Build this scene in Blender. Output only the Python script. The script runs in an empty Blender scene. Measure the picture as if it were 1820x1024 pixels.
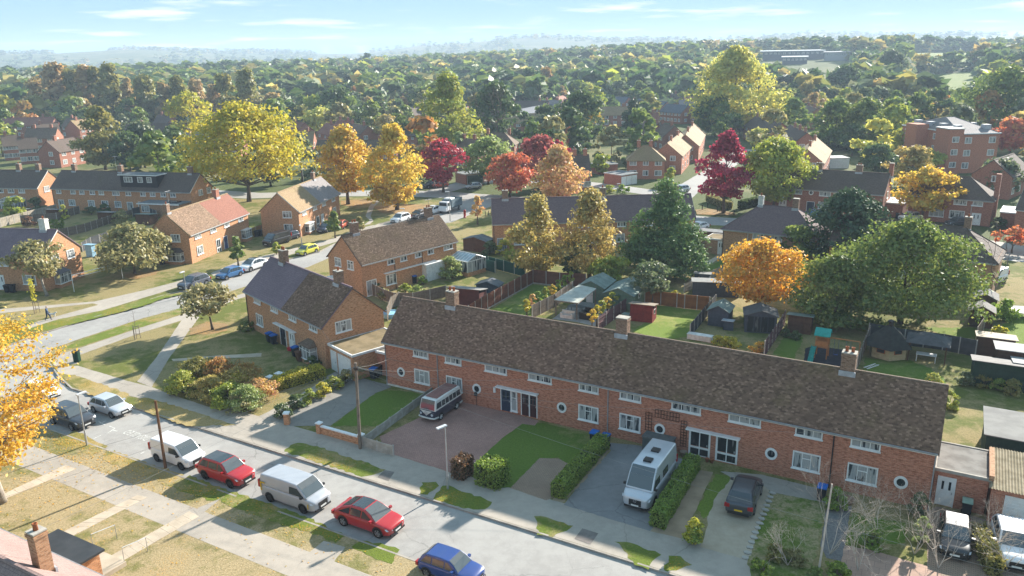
import bpy, math, random
import numpy as np
from mathutils import Vector, Matrix
R = math.radians
rnd = random.Random(7)
sc = bpy.context.scene
COL = sc.collection
F_PX, PITCH, ROLL, CAM_H = 1412.7, 0.286, -0.018, 29.5
cd = bpy.data.cameras.new('camera'); cam = bpy.data.objects.new('camera', cd); COL.objects.link(cam)
cd.sensor_fit = 'HORIZONTAL'; cd.sensor_width = 36; cd.lens = 36 * F_PX / 1820
cd.clip_start = 0.5; cd.clip_end = 20000
_cp, _sp, _cr, _sr = math.cos(PITCH), math.sin(PITCH), math.cos(ROLL), math.sin(ROLL)
_r0, _u0, _f0 = Vector((1, 0, 0)), Vector((0, _sp, _cp)), Vector((0, _cp, -_sp))
_rt, _up = _cr * _r0 + _sr * _u0, -_sr * _r0 + _cr * _u0
cam.matrix_world = Matrix(((_rt.x, _up.x, -_f0.x, 0), (_rt.y, _up.y, -_f0.y, 0), (_rt.z, _up.z, -_f0.z, CAM_H), (0, 0, 0, 1)))
sc.camera = cam
SUN_EL, SHADOW_DIR = 24.2, -131.0
sun_az = R(SHADOW_DIR + 180)                 # angle from +x of the direction towards the sun
w = bpy.data.worlds.new('World'); sc.world = w; w.use_nodes = True
nt = w.node_tree; nt.nodes.clear()
def wn(t, **k):
    n = nt.nodes.new(t)
    for a, b in k.items(): setattr(n, a, b)
    return n
out = wn('ShaderNodeOutputWorld'); bg = wn('ShaderNodeBackground')
sky = wn('ShaderNodeTexSky', sky_type='NISHITA', sun_disc=False)
sky.sun_elevation = R(SUN_EL); sky.sun_rotation = math.pi / 2 - sun_az
sky.altitude = 60; sky.air_density = 1.0; sky.dust_density = 0.35; sky.ozone_density = 3.2
tc = wn('ShaderNodeTexCoord'); sep = wn('ShaderNodeSeparateXYZ'); nt.links.new(tc.outputs['Generated'], sep.inputs[0])
zc = wn('ShaderNodeMath', operation='MAXIMUM'); zc.inputs[1].default_value = 0.012; nt.links.new(sep.outputs[2], zc.inputs[0])
zp = wn('ShaderNodeMath', operation='ADD'); zp.inputs[1].default_value = 0.05; nt.links.new(zc.outputs[0], zp.inputs[0])
dx = wn('ShaderNodeMath', operation='DIVIDE'); dy = wn('ShaderNodeMath', operation='DIVIDE')
nt.links.new(sep.outputs[0], dx.inputs[0]); nt.links.new(zp.outputs[0], dx.inputs[1])
nt.links.new(sep.outputs[1], dy.inputs[0]); nt.links.new(zp.outputs[0], dy.inputs[1])
cmb = wn('ShaderNodeCombineXYZ'); nt.links.new(dx.outputs[0], cmb.inputs[0]); nt.links.new(dy.outputs[0], cmb.inputs[1])
noi = wn('ShaderNodeTexNoise'); noi.inputs['Scale'].default_value = 0.62; noi.inputs['Detail'].default_value = 7; noi.inputs['Roughness'].default_value = 0.55
cmap = wn('ShaderNodeMapping'); cmap.inputs['Location'].default_value = (3.1, 1.7, 0); nt.links.new(cmb.outputs[0], cmap.inputs[0]); nt.links.new(cmap.outputs[0], noi.inputs['Vector'])
ramp = wn('ShaderNodeValToRGB'); ramp.color_ramp.elements[0].position = 0.545; ramp.color_ramp.elements[1].position = 0.66
nt.links.new(noi.outputs['Fac'], ramp.inputs[0])
cf = wn('ShaderNodeMath', operation='MULTIPLY'); cf.inputs[1].default_value = 0.75; nt.links.new(ramp.outputs[0], cf.inputs[0])
mixc = wn('ShaderNodeMixRGB'); mixc.inputs[2].default_value = (1.3, 1.27, 1.25, 1)
den = wn('ShaderNodeMixRGB', blend_type='MULTIPLY'); den.inputs[0].default_value = 1; den.inputs[2].default_value = (7.9, 4.4, 3.25, 1)
one = wn('ShaderNodeMixRGB', blend_type='ADD'); one.inputs[0].default_value = 1; one.inputs[2].default_value = (1, 1, 1, 1)
div = wn('ShaderNodeMixRGB', blend_type='DIVIDE'); div.inputs[0].default_value = 1
nt.links.new(sky.outputs[0], den.inputs[1]); nt.links.new(den.outputs[0], one.inputs[1]); nt.links.new(sky.outputs[0], div.inputs[1]); nt.links.new(one.outputs[0], div.inputs[2])
gain = wn('ShaderNodeMixRGB', blend_type='MULTIPLY'); gain.inputs[0].default_value = 1; gain.inputs[2].default_value = (3.1, 3.0, 2.95, 1); nt.links.new(div.outputs[0], gain.inputs[1])
nt.links.new(gain.outputs[0], mixc.inputs[1]); nt.links.new(cf.outputs[0], mixc.inputs[0])
nt.links.new(mixc.outputs[0], bg.inputs[0]); bg.inputs[1].default_value = 0.15
nt.links.new(bg.outputs[0], out.inputs[0])
sl = bpy.data.lights.new('sun', 'SUN'); sl.energy = 2.2; sl.angle = R(0.8); sl.color = (1.0, 0.94, 0.85)
so = bpy.data.objects.new('sun', sl); COL.objects.link(so)
_sd = Vector((-math.cos(sun_az) * math.cos(R(SUN_EL)), -math.sin(sun_az) * math.cos(R(SUN_EL)), -math.sin(R(SUN_EL))))
so.rotation_euler = _sd.to_track_quat('-Z', 'Y').to_euler(); so.location = (60, 70, 80)
vs = sc.view_settings; vs.view_transform = 'Standard'; vs.look = 'None'; vs.gamma = 1; vs.exposure = 2.75; vs.use_curve_mapping = False
sc.cycles.max_bounces = 6; sc.cycles.diffuse_bounces = 3; sc.cycles.glossy_bounces = 2; sc.cycles.transmission_bounces = 3; sc.cycles.volume_bounces = 0
sc.cycles.use_denoising = True
CR = dict(Z=(0, 0, 1), A=(0, 0, 2.935), B=(600, 0, 2.935), C=(1200, 0, 2.935), D=(0, 270, 3.939), E=(420, 270, 3.939), F=(850, 270, 3.939),
          G=(1280, 270, 3.370), H=(0, 500, 3.939), I=(420, 480, 3.657), J=(850, 440, 3.657), K=(1280, 480, 3.370), L=(0, 740, 3.607),
          M=(420, 740, 3.607), N=(850, 700, 3.161), O=(1280, 740, 3.370), P=(680, 520, 3.64))
def px(c, x, y):
    a, b, k = CR[c]; return a + x / k, b + y / k
def ray(x, y):
    u, v = x - 910, y - 512
    u, v = _cr * u + _sr * v, -_sr * u + _cr * v
    return np.array([u, F_PX * _cp - v * _sp, -F_PX * _sp - v * _cp])
def G(x, y, z=0.0):
    d = ray(x, y); t = (z - CAM_H) / d[2]
    return Vector((d[0] * t, d[1] * t, z))
def GQ(c, x, y, z=0.0): return G(*px(c, x, y), z)
def at_dist(x, y, dist):
    """point along a pixel's direction at a horizontal distance (for things whose foot does not show)"""
    d = ray(x, y); t = dist / math.hypot(d[0], d[1]); return Vector((d[0] * t, d[1] * t, CAM_H + d[2] * t))
def pts(c, s, z=0.0): return [GQ(c, *map(float, p.split(',')), z) for p in s.split()]
def sstep(a, b, x):
    t = min(1, max(0, (x - a) / (b - a))); return t * t * (3 - 2 * t)
def terr(x, y):
    r = math.hypot(x, y); az = math.atan2(x, y)
    h = -0.12
    h += 13 * sstep(380, 1000, r) * (0.75 + 0.95 * sstep(-0.1, 0.38, az))
    h += 7 * math.sin(x * 0.0042 + 1.0) * sstep(650, 1400, r)
    h -= 8 * sstep(1300, 1900, r)
    h += (66 + 13 * math.sin(az * 7.3 + 0.6) + 9 * math.sin(az * 17 + 2.0) + 4 * math.sin(az * 41)) * sstep(2000, 3700, r)
    h += 5 * math.sin(r * 0.004 + az * 9) * sstep(2000, 2600, r)
    return h
class MB:
    def __init__(s): s.v = []; s.f = []; s.m = []
    def face(s, ps, m=0):
        b = len(s.v); s.v += [tuple(p) for p in ps]; s.f.append(tuple(range(b, b + len(ps)))); s.m.append(m)
    def box(s, x0, y0, z0, x1, y1, z1, m=0, bottom=True):
        b = len(s.v)
        s.v += [(x0, y0, z0), (x1, y0, z0), (x1, y1, z0), (x0, y1, z0), (x0, y0, z1), (x1, y0, z1), (x1, y1, z1), (x0, y1, z1)]
        fs = [(4, 5, 6, 7), (0, 1, 5, 4), (1, 2, 6, 5), (2, 3, 7, 6), (3, 0, 4, 7)]
        if bottom: fs.append((3, 2, 1, 0))
        for f in fs: s.f.append(tuple(b + i for i in f)); s.m.append(m)
    def obox(s, c, ax, ay, az, hx, hy, hz, m=0):
        c, ax, ay, az = map(Vector, (c, ax, ay, az)); b = len(s.v)
        for k in (-1, 1):
            for i, j in ((-1, -1), (1, -1), (1, 1), (-1, 1)): s.v.append(tuple(c + ax * (i * hx) + ay * (j * hy) + az * (k * hz)))
        for f in [(4, 5, 6, 7), (0, 1, 5, 4), (1, 2, 6, 5), (2, 3, 7, 6), (3, 0, 4, 7), (3, 2, 1, 0)]: s.f.append(tuple(b + i for i in f)); s.m.append(m)
    def prism(s, poly, z0, z1, m=0):
        """vertical prism from a 2-D polygon (counter-clockwise)"""
        n = len(poly); b = len(s.v)
        s.v += [(p[0], p[1], z0) for p in poly] + [(p[0], p[1], z1) for p in poly]
        s.f.append(tuple(b + n + i for i in range(n))); s.m.append(m)
        s.f.append(tuple(b + i for i in reversed(range(n)))); s.m.append(m)
        for i in range(n):
            j = (i + 1) % n; s.f.append((b + i, b + j, b + n + j, b + n + i)); s.m.append(m)
    def xprism(s, prof, x0, x1, m=0):
        """profile in (y,z) extruded along x"""
        n = len(prof); b = len(s.v)
        s.v += [(x0, p[0], p[1]) for p in prof] + [(x1, p[0], p[1]) for p in prof]
        s.f.append(tuple(b + i for i in reversed(range(n)))); s.m.append(m)
        s.f.append(tuple(b + n + i for i in range(n))); s.m.append(m)
        for i in range(n):
            j = (i + 1) % n; s.f.append((b + i, b + j, b + n + j, b + n + i)); s.m.append(m)
    def tube(s, path, radii, n=8, m=0, cap=True):
        path = [Vector(p) for p in path]
        if not hasattr(radii, '__len__'): radii = [radii] * len(path)
        b = len(s.v); up = Vector((0, 0, 1))
        for i, p in enumerate(path):
            d = (path[min(i + 1, len(path) - 1)] - path[max(i - 1, 0)])
            if d.length < 1e-9: d = Vector((0, 0, 1))
            d.normalize()
            a = d.cross(up if abs(d.z) < 0.95 else Vector((1, 0, 0))).normalized(); c = d.cross(a)
            for k in range(n):
                t = 2 * math.pi * k / n; s.v.append(tuple(p + (a * math.cos(t) + c * math.sin(t)) * radii[i]))
        for i in range(len(path) - 1):
            for k in range(n):
                k2 = (k + 1) % n
                s.f.append((b + i * n + k, b + (i + 1) * n + k, b + (i + 1) * n + k2, b + i * n + k2)); s.m.append(m)
        if cap:
            s.f.append(tuple(b + k for k in range(n))); s.m.append(m)
            e = b + (len(path) - 1) * n; s.f.append(tuple(e + k for k in reversed(range(n)))); s.m.append(m)
    def lathe(s, prof, n=16, c=(0, 0, 0), m=0):
        b = len(s.v)
        for r, z in prof:
            for k in range(n):
                t = 2 * math.pi * k / n; s.v.append((c[0] + r * math.cos(t), c[1] + r * math.sin(t), c[2] + z))
        for i in range(len(prof) - 1):
            for k in range(n):
                k2 = (k + 1) % n; s.f.append((b + i * n + k, b + i * n + k2, b + (i + 1) * n + k2, b + (i + 1) * n + k)); s.m.append(m)
    def mesh(s, name, mats, smooth=False):
        me = bpy.data.meshes.new(name); me.from_pydata(s.v, [], s.f)
        if not isinstance(mats, (list, tuple)): mats = [mats]
        for x in mats: me.materials.append(x)
        if len(mats) > 1: me.polygons.foreach_set('material_index', s.m)
        if smooth: me.polygons.foreach_set('use_smooth', [True] * len(s.f))
        me.update(); auto_uv(me); return me
    def build(s, name, mats, parent=None, loc=None, rotz=0, smooth=False):
        return link(name, s.mesh(name, mats, smooth), parent, loc, rotz)
def auto_uv(me):
    n = len(me.loops)
    if n == 0: return
    uvl = me.uv_layers.new(name='UVMap')
    nv = len(me.vertices); co = np.empty(nv * 3); me.vertices.foreach_get('co', co); co = co.reshape(-1, 3)
    lv = np.empty(n, dtype=np.int32); me.loops.foreach_get('vertex_index', lv)
    npg = len(me.polygons); pn = np.empty(npg * 3); me.polygons.foreach_get('normal', pn); pn = pn.reshape(-1, 3)
    lt = np.empty(npg, dtype=np.int32); me.polygons.foreach_get('loop_total', lt)
    nn = np.repeat(pn, lt, axis=0); p = co[lv]
    flat = np.abs(nn[:, 2]) > 0.96
    t = np.stack([-nn[:, 1], nn[:, 0], np.zeros(n)], 1); l = np.linalg.norm(t, axis=1); l[l < 1e-6] = 1; t /= l[:, None]
    b = np.cross(nn, t)
    u = np.where(flat, p[:, 0], (p * t).sum(1)); v = np.where(flat, p[:, 1], (p * b).sum(1))
    uvl.data.foreach_set('uv', np.stack([u, v], 1).astype(np.float32).ravel())
def link(name, me, parent=None, loc=None, rotz=0):
    o = bpy.data.objects.new(name, me); COL.objects.link(o)
    if parent is not None: o.parent = parent
    if loc is not None: o.location = loc
    if rotz: o.rotation_euler = (0, 0, rotz)
    return o
def tag(o, label=None, cat=None, group=None, kind=None):
    if label: o['label'] = label
    if cat: o['category'] = cat
    if group: o['group'] = group
    if kind: o['kind'] = kind
    return o
def thing(name, label, cat, loc=(0, 0, 0), rotz=0, group=None):
    o = bpy.data.objects.new(name, None); COL.objects.link(o); o.location = loc; o.rotation_euler = (0, 0, rotz); o.empty_display_size = 0.3
    return tag(o, label, cat, group)
def copy_tree(o, parent=None):
    c = o.copy(); COL.objects.link(c); c.parent = parent
    for ch in list(o.children): copy_tree(ch, c)
    return c
class NT:
    def __init__(s, name):
        s.m = bpy.data.materials.new(name); s.m.use_nodes = True; s.t = s.m.node_tree; s.t.nodes.clear()
        s.out = s.n('ShaderNodeOutputMaterial'); s.b = s.n('ShaderNodeBsdfPrincipled'); s.l(s.b.outputs[0], s.out.inputs[0])
    def n(s, t, **k):
        x = s.t.nodes.new(t)
        for a, b in k.items(): setattr(x, a, b)
        return x
    def l(s, a, b): s.t.links.new(a, b)
    def pos(s): return s.n('ShaderNodeNewGeometry').outputs['Position']
    def uv(s): return s.n('ShaderNodeTexCoord').outputs['UV']
    def noise(s, vec, scale, detail=4, rough=0.55, out='Fac', stretch=None):
        if stretch:
            mp = s.n('ShaderNodeMapping'); mp.inputs['Scale'].default_value = stretch; s.l(vec, mp.inputs[0]); vec = mp.outputs[0]
        x = s.n('ShaderNodeTexNoise'); x.inputs['Scale'].default_value = scale; x.inputs['Detail'].default_value = detail; x.inputs['Roughness'].default_value = rough
        s.l(vec, x.inputs['Vector']); return x.outputs[out]
    def ramp(s, f, a, b):
        r = s.n('ShaderNodeMapRange', interpolation_type='SMOOTHSTEP'); r.inputs[1].default_value = a; r.inputs[2].default_value = b; s.l(f, r.inputs[0]); return r.outputs[0]
    def mix(s, f, a, b, mode='MIX'):
        x = s.n('ShaderNodeMixRGB', blend_type=mode)
        for i, q in ((0, f), (1, a), (2, b)):
            if isinstance(q, (int, float)): x.inputs[i].default_value = q
            elif isinstance(q, tuple): x.inputs[i].default_value = (*q, 1) if len(q) == 3 else q
            else: s.l(q, x.inputs[i])
        return x.outputs[0]
    def math(s, op, a, b=None):
        x = s.n('ShaderNodeMath', operation=op)
        for i, q in ((0, a), (1, b)):
            if q is None: continue
            if isinstance(q, (int, float)): x.inputs[i].default_value = q
            else: s.l(q, x.inputs[i])
        return x.outputs[0]
    def bump(s, h, strength=0.4, dist=0.02):
        x = s.n('ShaderNodeBump'); x.inputs['Strength'].default_value = strength; x.inputs['Distance'].default_value = dist
        s.l(h, x.inputs['Height']); s.l(x.outputs[0], s.b.inputs['Normal'])
    def col(s, c): s.l(c, s.b.inputs['Base Color']) if not isinstance(c, tuple) else setattr(s.b.inputs['Base Color'], 'default_value', (*c, 1))
    def rough(s, r): s.b.inputs['Roughness'].default_value = r
    def spec(s, r): s.b.inputs['Specular IOR Level'].default_value = r
MC = {}
def plain(name, col, rough=0.75, col2=None, scale=3.0, metal=0, bump=0, spec=None, coord='obj'):
    if name in MC: return MC[name]
    t = NT(name); t.rough(rough); t.b.inputs['Metallic'].default_value = metal
    t.spec(spec if spec is not None else (.5 if rough < .5 else .12))
    v = t.n('ShaderNodeTexCoord').outputs['Object'] if coord == 'obj' else t.pos()
    f = t.noise(v, scale, 5)
    c2 = col2 or tuple(x * 0.78 for x in col)
    t.col(t.mix(t.ramp(f, 0.35, 0.68), col, c2))
    if bump: t.bump(t.noise(v, scale * 6, 4), bump, 0.02)
    MC[name] = t.m; return t.m
def brick(name, c1, c2, mortar=(0.33, 0.29, 0.24), bw=0.235, bh=0.085):
    if name in MC: return MC[name]
    t = NT(name); t.rough(0.9); t.spec(0.2); uv = t.uv()
    b = t.n('ShaderNodeTexBrick'); b.inputs['Scale'].default_value = 1; b.inputs['Brick Width'].default_value = bw; b.inputs['Row Height'].default_value = bh
    b.inputs['Mortar Size'].default_value = 0.008; b.inputs['Mortar Smooth'].default_value = 0.3; b.inputs['Bias'].default_value = 0.0
    b.inputs['Color1'].default_value = (*c1, 1); b.inputs['Color2'].default_value = (*c2, 1); b.inputs['Mortar'].default_value = (*mortar, 1)
    t.l(uv, b.inputs['Vector'])
    n1 = t.noise(uv, 1.0, 3, 0.7, stretch=(3.2, 9.5, 1)); n2 = t.noise(uv, 0.45, 5)
    c = t.mix(t.ramp(n1, 0.42, 0.72), b.outputs['Color'], tuple(x * 0.45 for x in c1))
    c = t.mix(t.math('MULTIPLY', t.ramp(n1, 0.40, 0.25), 0.5), c, tuple(min(1, x * 1.5) for x in c2))
    c = t.mix(t.math('MULTIPLY', t.ramp(n2, 0.5, 0.75), 0.35), c, tuple(x * 0.6 + 0.05 for x in c1))
    t.col(c); t.bump(b.outputs['Fac'], -0.5, 0.012) if False else None
    MC[name] = t.m; return t.m
def roofmat(name, c1, c2, moss=None, amount=0.5, tw=0.24, th=0.15, island=False):
    if name in MC: return MC[name]
    t = NT(name); t.rough(0.85); t.spec(0.25); uv = t.uv(); ps = t.pos()
    if island:
        rn = t.n('ShaderNodeNewGeometry').outputs['Random Per Island']
        wn_ = t.n('ShaderNodeTexWhiteNoise', noise_dimensions='1D'); t.l(rn, wn_.inputs['W'])
        c = t.mix(t.ramp(rn, 0.0, 1.0), c1, c2)
        c = t.mix(t.ramp(wn_.outputs[0], 0.78, 0.97), c, tuple(min(1, x * 1.3 + 0.015) for x in c2))
        c = t.mix(t.ramp(wn_.outputs[0], 0.30, 0.05), c, tuple(x * 0.72 for x in c1))
    else:
        b = t.n('ShaderNodeTexBrick'); b.inputs['Scale'].default_value = 1; b.inputs['Brick Width'].default_value = tw; b.inputs['Row Height'].default_value = th
        b.inputs['Mortar Size'].default_value = 0.010; b.inputs['Mortar Smooth'].default_value = 0.6
        b.inputs['Color1'].default_value = (*c1, 1); b.inputs['Color2'].default_value = (*c2, 1); b.inputs['Mortar'].default_value = (*[x * 0.45 for x in c1], 1)
        t.l(uv, b.inputs['Vector'])
        n1 = t.noise(uv, 2.0, 4, 0.75, stretch=(3.0, 4.0, 1))
        c = t.mix(t.ramp(n1, 0.45, 0.8), b.outputs['Color'], tuple(x * 0.5 for x in c1))
        c = t.mix(t.math('MULTIPLY', t.ramp(n1, 0.45, 0.25), 0.5), c, tuple(min(1, x * 1.45) for x in c2))
        t.bump(b.outputs['Fac'], 0.5, 0.02)
    if moss:
        n2 = t.noise(ps, 0.35, 6, 0.65); n3 = t.noise(ps, 3.5, 4, 0.7)
        f = t.math('MULTIPLY', t.ramp(n2, 0.62 - 0.25 * amount, 0.85 - 0.2 * amount), t.ramp(n3, 0.30, 0.6))
        c = t.mix(t.math('MULTIPLY', f, 0.55), c, moss)
    n4 = t.noise(ps, 0.22, 4); c = t.mix(t.math('MULTIPLY', t.ramp(n4, 0.45, 0.72), 0.3), c, tuple(x * 0.55 for x in c1))
    t.col(c); MC[name] = t.m; return t.m
def grassmat(name, green, dry, dryness=0.5, litter=None, lit_amt=0.0, scale=1.0):
    if name in MC: return MC[name]
    t = NT(name); t.rough(0.95); t.spec(0.1); ps = t.pos()
    n1 = t.noise(ps, 0.10 * scale, 5, 0.6); n2 = t.noise(ps, 0.9 * scale, 5, 0.65); n3 = t.noise(ps, 7, 3, 0.7); n4 = t.noise(ps, 0.33 * scale, 4)
    s = t.math('ADD', t.math('MULTIPLY', n1, 0.62), t.math('MULTIPLY', n2, 0.38))
    c = t.mix(t.ramp(s, 0.62 - 0.28 * dryness, 0.74 - 0.28 * dryness), green, dry)
    c = t.mix(t.ramp(n3, 0.35, 0.7), c, t.mix(0.5, c, tuple(x * 0.45 for x in green)))
    c = t.mix(t.math('MULTIPLY', t.ramp(n4, 0.55, 0.75), 0.45), c, tuple(x * 0.62 for x in green))
    if litter:
        n5 = t.noise(ps, 9, 3, 0.8); n6 = t.noise(ps, 0.25, 4)
        f = t.math('MULTIPLY', t.ramp(n5, 0.60 - 0.2 * lit_amt, 0.68 - 0.2 * lit_amt), t.ramp(n6, 0.62 - 0.4 * lit_amt, 0.75 - 0.35 * lit_amt))
        c = t.mix(f, c, litter)
    t.col(c); t.bump(t.noise(ps, 11, 4, 0.7), 0.7, 0.06)
    MC[name] = t.m; return t.m
def tarmac(name, c, c2, crack=True, patchy=0.5):
    if name in MC: return MC[name]
    t = NT(name); t.rough(0.9); t.spec(0.25); ps = t.pos()
    n1 = t.noise(ps, 0.12, 6, 0.65); n2 = t.noise(ps, 1.3, 5, 0.7); n3 = t.noise(ps, 22, 3, 0.7)
    s = t.math('ADD', t.math('MULTIPLY', n1, 0.6), t.math('MULTIPLY', n2, 0.4))
    k = t.mix(t.ramp(s, 0.5 - 0.2 * patchy, 0.5 + 0.2 * patchy), c, c2)
    k = t.mix(t.math('MULTIPLY', t.ramp(n3, 0.5, 0.75), 0.35), k, tuple(x * 0.5 for x in c))
    if crack:
        v = t.n('ShaderNodeTexVoronoi', feature='DISTANCE_TO_EDGE'); v.inputs['Scale'].default_value = 0.21
        wv = t.mix(1.6, ps, t.noise(ps, 0.5, 6, 0.7, out='Color'), 'ADD'); t.l(wv, v.inputs['Vector'])
        k = t.mix(t.math('MULTIPLY', t.math('MULTIPLY', t.ramp(v.outputs['Distance'], 0.010, 0.003), t.ramp(n1, 0.45, 0.6)), 0.5), k, tuple(x * 0.35 for x in c))
    t.col(k); t.bump(n3, 0.35, 0.01); MC[name] = t.m; return t.m
def slabs(name, c1, c2, bw, bh, mortar, ms=0.012, rot=0.0):
    """flat paving pattern, laid in metres of the sheet's own frame"""
    if name in MC: return MC[name]
    t = NT(name); t.rough(0.88); t.spec(0.25); ps = t.pos()
    mp = t.n('ShaderNodeMapping'); mp.inputs['Rotation'].default_value = (0, 0, rot); t.l(ps, mp.inputs[0])
    b = t.n('ShaderNodeTexBrick'); b.inputs['Scale'].default_value = 1; b.inputs['Brick Width'].default_value = bw; b.inputs['Row Height'].default_value = bh
    b.inputs['Mortar Size'].default_value = ms; b.inputs['Color1'].default_value = (*c1, 1); b.inputs['Color2'].default_value = (*c2, 1); b.inputs['Mortar'].default_value = (*mortar, 1)
    t.l(mp.outputs[0], b.inputs['Vector'])
    n1 = t.noise(ps, 0.4, 6, 0.7); n2 = t.noise(ps, 5, 4, 0.7)
    c = t.mix(t.math('MULTIPLY', t.ramp(n1, 0.42, 0.7), 0.5), b.outputs['Color'], tuple(x * 0.5 for x in c1))
    c = t.mix(t.math('MULTIPLY', t.ramp(n2, 0.5, 0.75), 0.3), c, tuple(min(1, x * 1.3) for x in c2))
    t.col(c); t.bump(b.outputs['Fac'], -0.3, 0.01) if False else None
    MC[name] = t.m; return t.m
def leafmat(name, c1, c2, c3=None, trans=0.45):
    if name in MC: return MC[name]
    t = NT(name); t.t.nodes.remove(t.b)
    rn = t.n('ShaderNodeNewGeometry').outputs['Random Per Island']
    at = t.n('ShaderNodeAttribute', attribute_name='tint'); oi = t.n('ShaderNodeObjectInfo')
    c = t.mix(t.ramp(at.outputs['Fac'], 0.1, 0.9), c1, c2)
    if c3: c = t.mix(t.ramp(rn, 0.72, 0.95), c, c3)
    hs = t.n('ShaderNodeHueSaturation'); t.l(c, hs.inputs['Color'])
    t.l(t.math('ADD', t.math('MULTIPLY', rn, 0.45), 1.08), hs.inputs['Value'])
    t.l(t.math('ADD', t.math('MULTIPLY', oi.outputs['Random'], 0.016), 0.492), hs.inputs['Hue'])
    d = t.n('ShaderNodeBsdfDiffuse'); tr = t.n('ShaderNodeBsdfTranslucent'); mx = t.n('ShaderNodeMixShader'); mx.inputs[0].default_value = trans
    gl = t.n('ShaderNodeBsdfGlossy'); gl.inputs['Roughness'].default_value = 0.5; mg = t.n('ShaderNodeMixShader'); mg.inputs[0].default_value = 0.04
    t.l(hs.outputs[0], d.inputs[0]); t.l(hs.outputs[0], tr.inputs[0])
    t.l(d.outputs[0], mx.inputs[1]); t.l(tr.outputs[0], mx.inputs[2]); t.l(mx.outputs[0], mg.inputs[1]); t.l(gl.outputs[0], mg.inputs[2])
    t.l(mg.outputs[0], t.out.inputs[0]); MC[name] = t.m; return t.m
WHITE = plain('white_upvc', (0.78, 0.78, 0.76), 0.4, (0.68, 0.68, 0.66), 2)
OFFWHITE = plain('old_white_paint', (0.66, 0.65, 0.61), 0.6, (0.5, 0.49, 0.45), 2)
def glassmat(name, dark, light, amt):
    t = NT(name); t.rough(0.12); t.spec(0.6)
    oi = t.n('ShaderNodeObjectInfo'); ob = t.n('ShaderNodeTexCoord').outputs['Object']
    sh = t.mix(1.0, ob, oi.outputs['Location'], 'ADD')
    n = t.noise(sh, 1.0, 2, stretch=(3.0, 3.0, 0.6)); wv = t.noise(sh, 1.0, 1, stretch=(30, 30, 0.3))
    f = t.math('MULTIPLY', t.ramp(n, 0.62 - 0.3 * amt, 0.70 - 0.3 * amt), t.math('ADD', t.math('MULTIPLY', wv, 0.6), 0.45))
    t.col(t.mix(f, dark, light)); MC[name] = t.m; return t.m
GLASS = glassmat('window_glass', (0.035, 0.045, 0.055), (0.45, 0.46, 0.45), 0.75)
DGLASS = glassmat('dark_glass', (0.02, 0.025, 0.03), (0.2, 0.2, 0.2), 0.1)
BLACKP = plain('black_plastic', (0.012, 0.012, 0.013), 0.45)
STEEL = plain('galvanised_steel', (0.45, 0.46, 0.47), 0.45, (0.35, 0.36, 0.37), 2, metal=0.6)
LEAD = plain('lead_flashing', (0.42, 0.43, 0.45), 0.6)
CONC = plain('concrete', (0.42, 0.39, 0.34), 0.9, (0.30, 0.28, 0.24), 1.5, bump=0.3)
WOODG = plain('weathered_wood', (0.20, 0.165, 0.13), 0.9, (0.13, 0.105, 0.085), 3, bump=0.3)
WOODR = plain('red_brown_fence', (0.17, 0.068, 0.04), 0.85, (0.115, 0.045, 0.028), 2, bump=0.3)
WOODO = plain('orange_fence', (0.27, 0.115, 0.04), 0.85, (0.19, 0.08, 0.03), 2, bump=0.3)
FELT = plain('grey_felt', (0.20, 0.21, 0.21), 0.95, (0.14, 0.145, 0.15), 1.2, bump=0.2)
FELTG = plain('green_felt', (0.22, 0.27, 0.24), 0.95, (0.15, 0.19, 0.17), 1.2, bump=0.2)
TERRA = plain('terracotta', (0.38, 0.13, 0.06), 0.8)
TYAW = R(-30.1); TO = G(688, 683.5)
tux = Vector((math.cos(TYAW), math.sin(TYAW), 0)); tnf = Vector((math.sin(TYAW), -math.cos(TYAW), 0))
def TP(u, n, z=0.0): return Vector((TO.x, TO.y, 0)) + tux * u + tnf * n + Vector((0, 0, z))
GR_FAR = grassmat('far_ground', (0.10, 0.12, 0.04), (0.24, 0.21, 0.10), 0.5, scale=0.12)
GR_MIX = grassmat('worn_lawn', (0.135, 0.15, 0.035), (0.31, 0.245, 0.115), 0.70)
GR_DRY = grassmat('dry_leafy_lawn', (0.19, 0.18, 0.06), (0.40, 0.31, 0.175), 0.8, (0.45, 0.27, 0.09), 0.3)
GR_LIT = grassmat('leaf_littered_grass', (0.19, 0.18, 0.045), (0.40, 0.30, 0.14), 0.75, (0.46, 0.27, 0.06), 0.45)
GR_VERGE = grassmat('green_verge', (0.145, 0.185, 0.03), (0.31, 0.25, 0.11), 0.5, (0.42, 0.21, 0.03), 0.35, 1.6)
GR_GREEN = grassmat('green_lawn', (0.125, 0.185, 0.03), (0.26, 0.25, 0.085), 0.38)
GR_PATCH = grassmat('patchy_lawn', (0.125, 0.175, 0.03), (0.36, 0.29, 0.16), 0.62, scale=2.2)
GR_LUSH = grassmat('lush_lawn', (0.16, 0.22, 0.035), (0.30, 0.29, 0.09), 0.42)
LITTER = grassmat('orange_leaf_litter', (0.23, 0.17, 0.075), (0.34, 0.23, 0.12), 0.75, (0.40, 0.22, 0.07), 0.5)
SOIL = plain('bare_soil', (0.36, 0.27, 0.18), 0.95, (0.26, 0.195, 0.13), 0.8, bump=0.5, coord='w')
ROADM = tarmac('road_asphalt', (0.34, 0.325, 0.30), (0.285, 0.27, 0.25), True, 0.45)
PAVE = tarmac('footpath_asphalt', (0.40, 0.35, 0.29), (0.31, 0.275, 0.23), True, 0.6)
XOVER = tarmac('crossover_concrete', (0.36, 0.32, 0.27), (0.29, 0.26, 0.22), True, 0.6)
DRIVEG = tarmac('grey_drive', (0.27, 0.25, 0.22), (0.20, 0.185, 0.165), True, 0.7)
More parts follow.
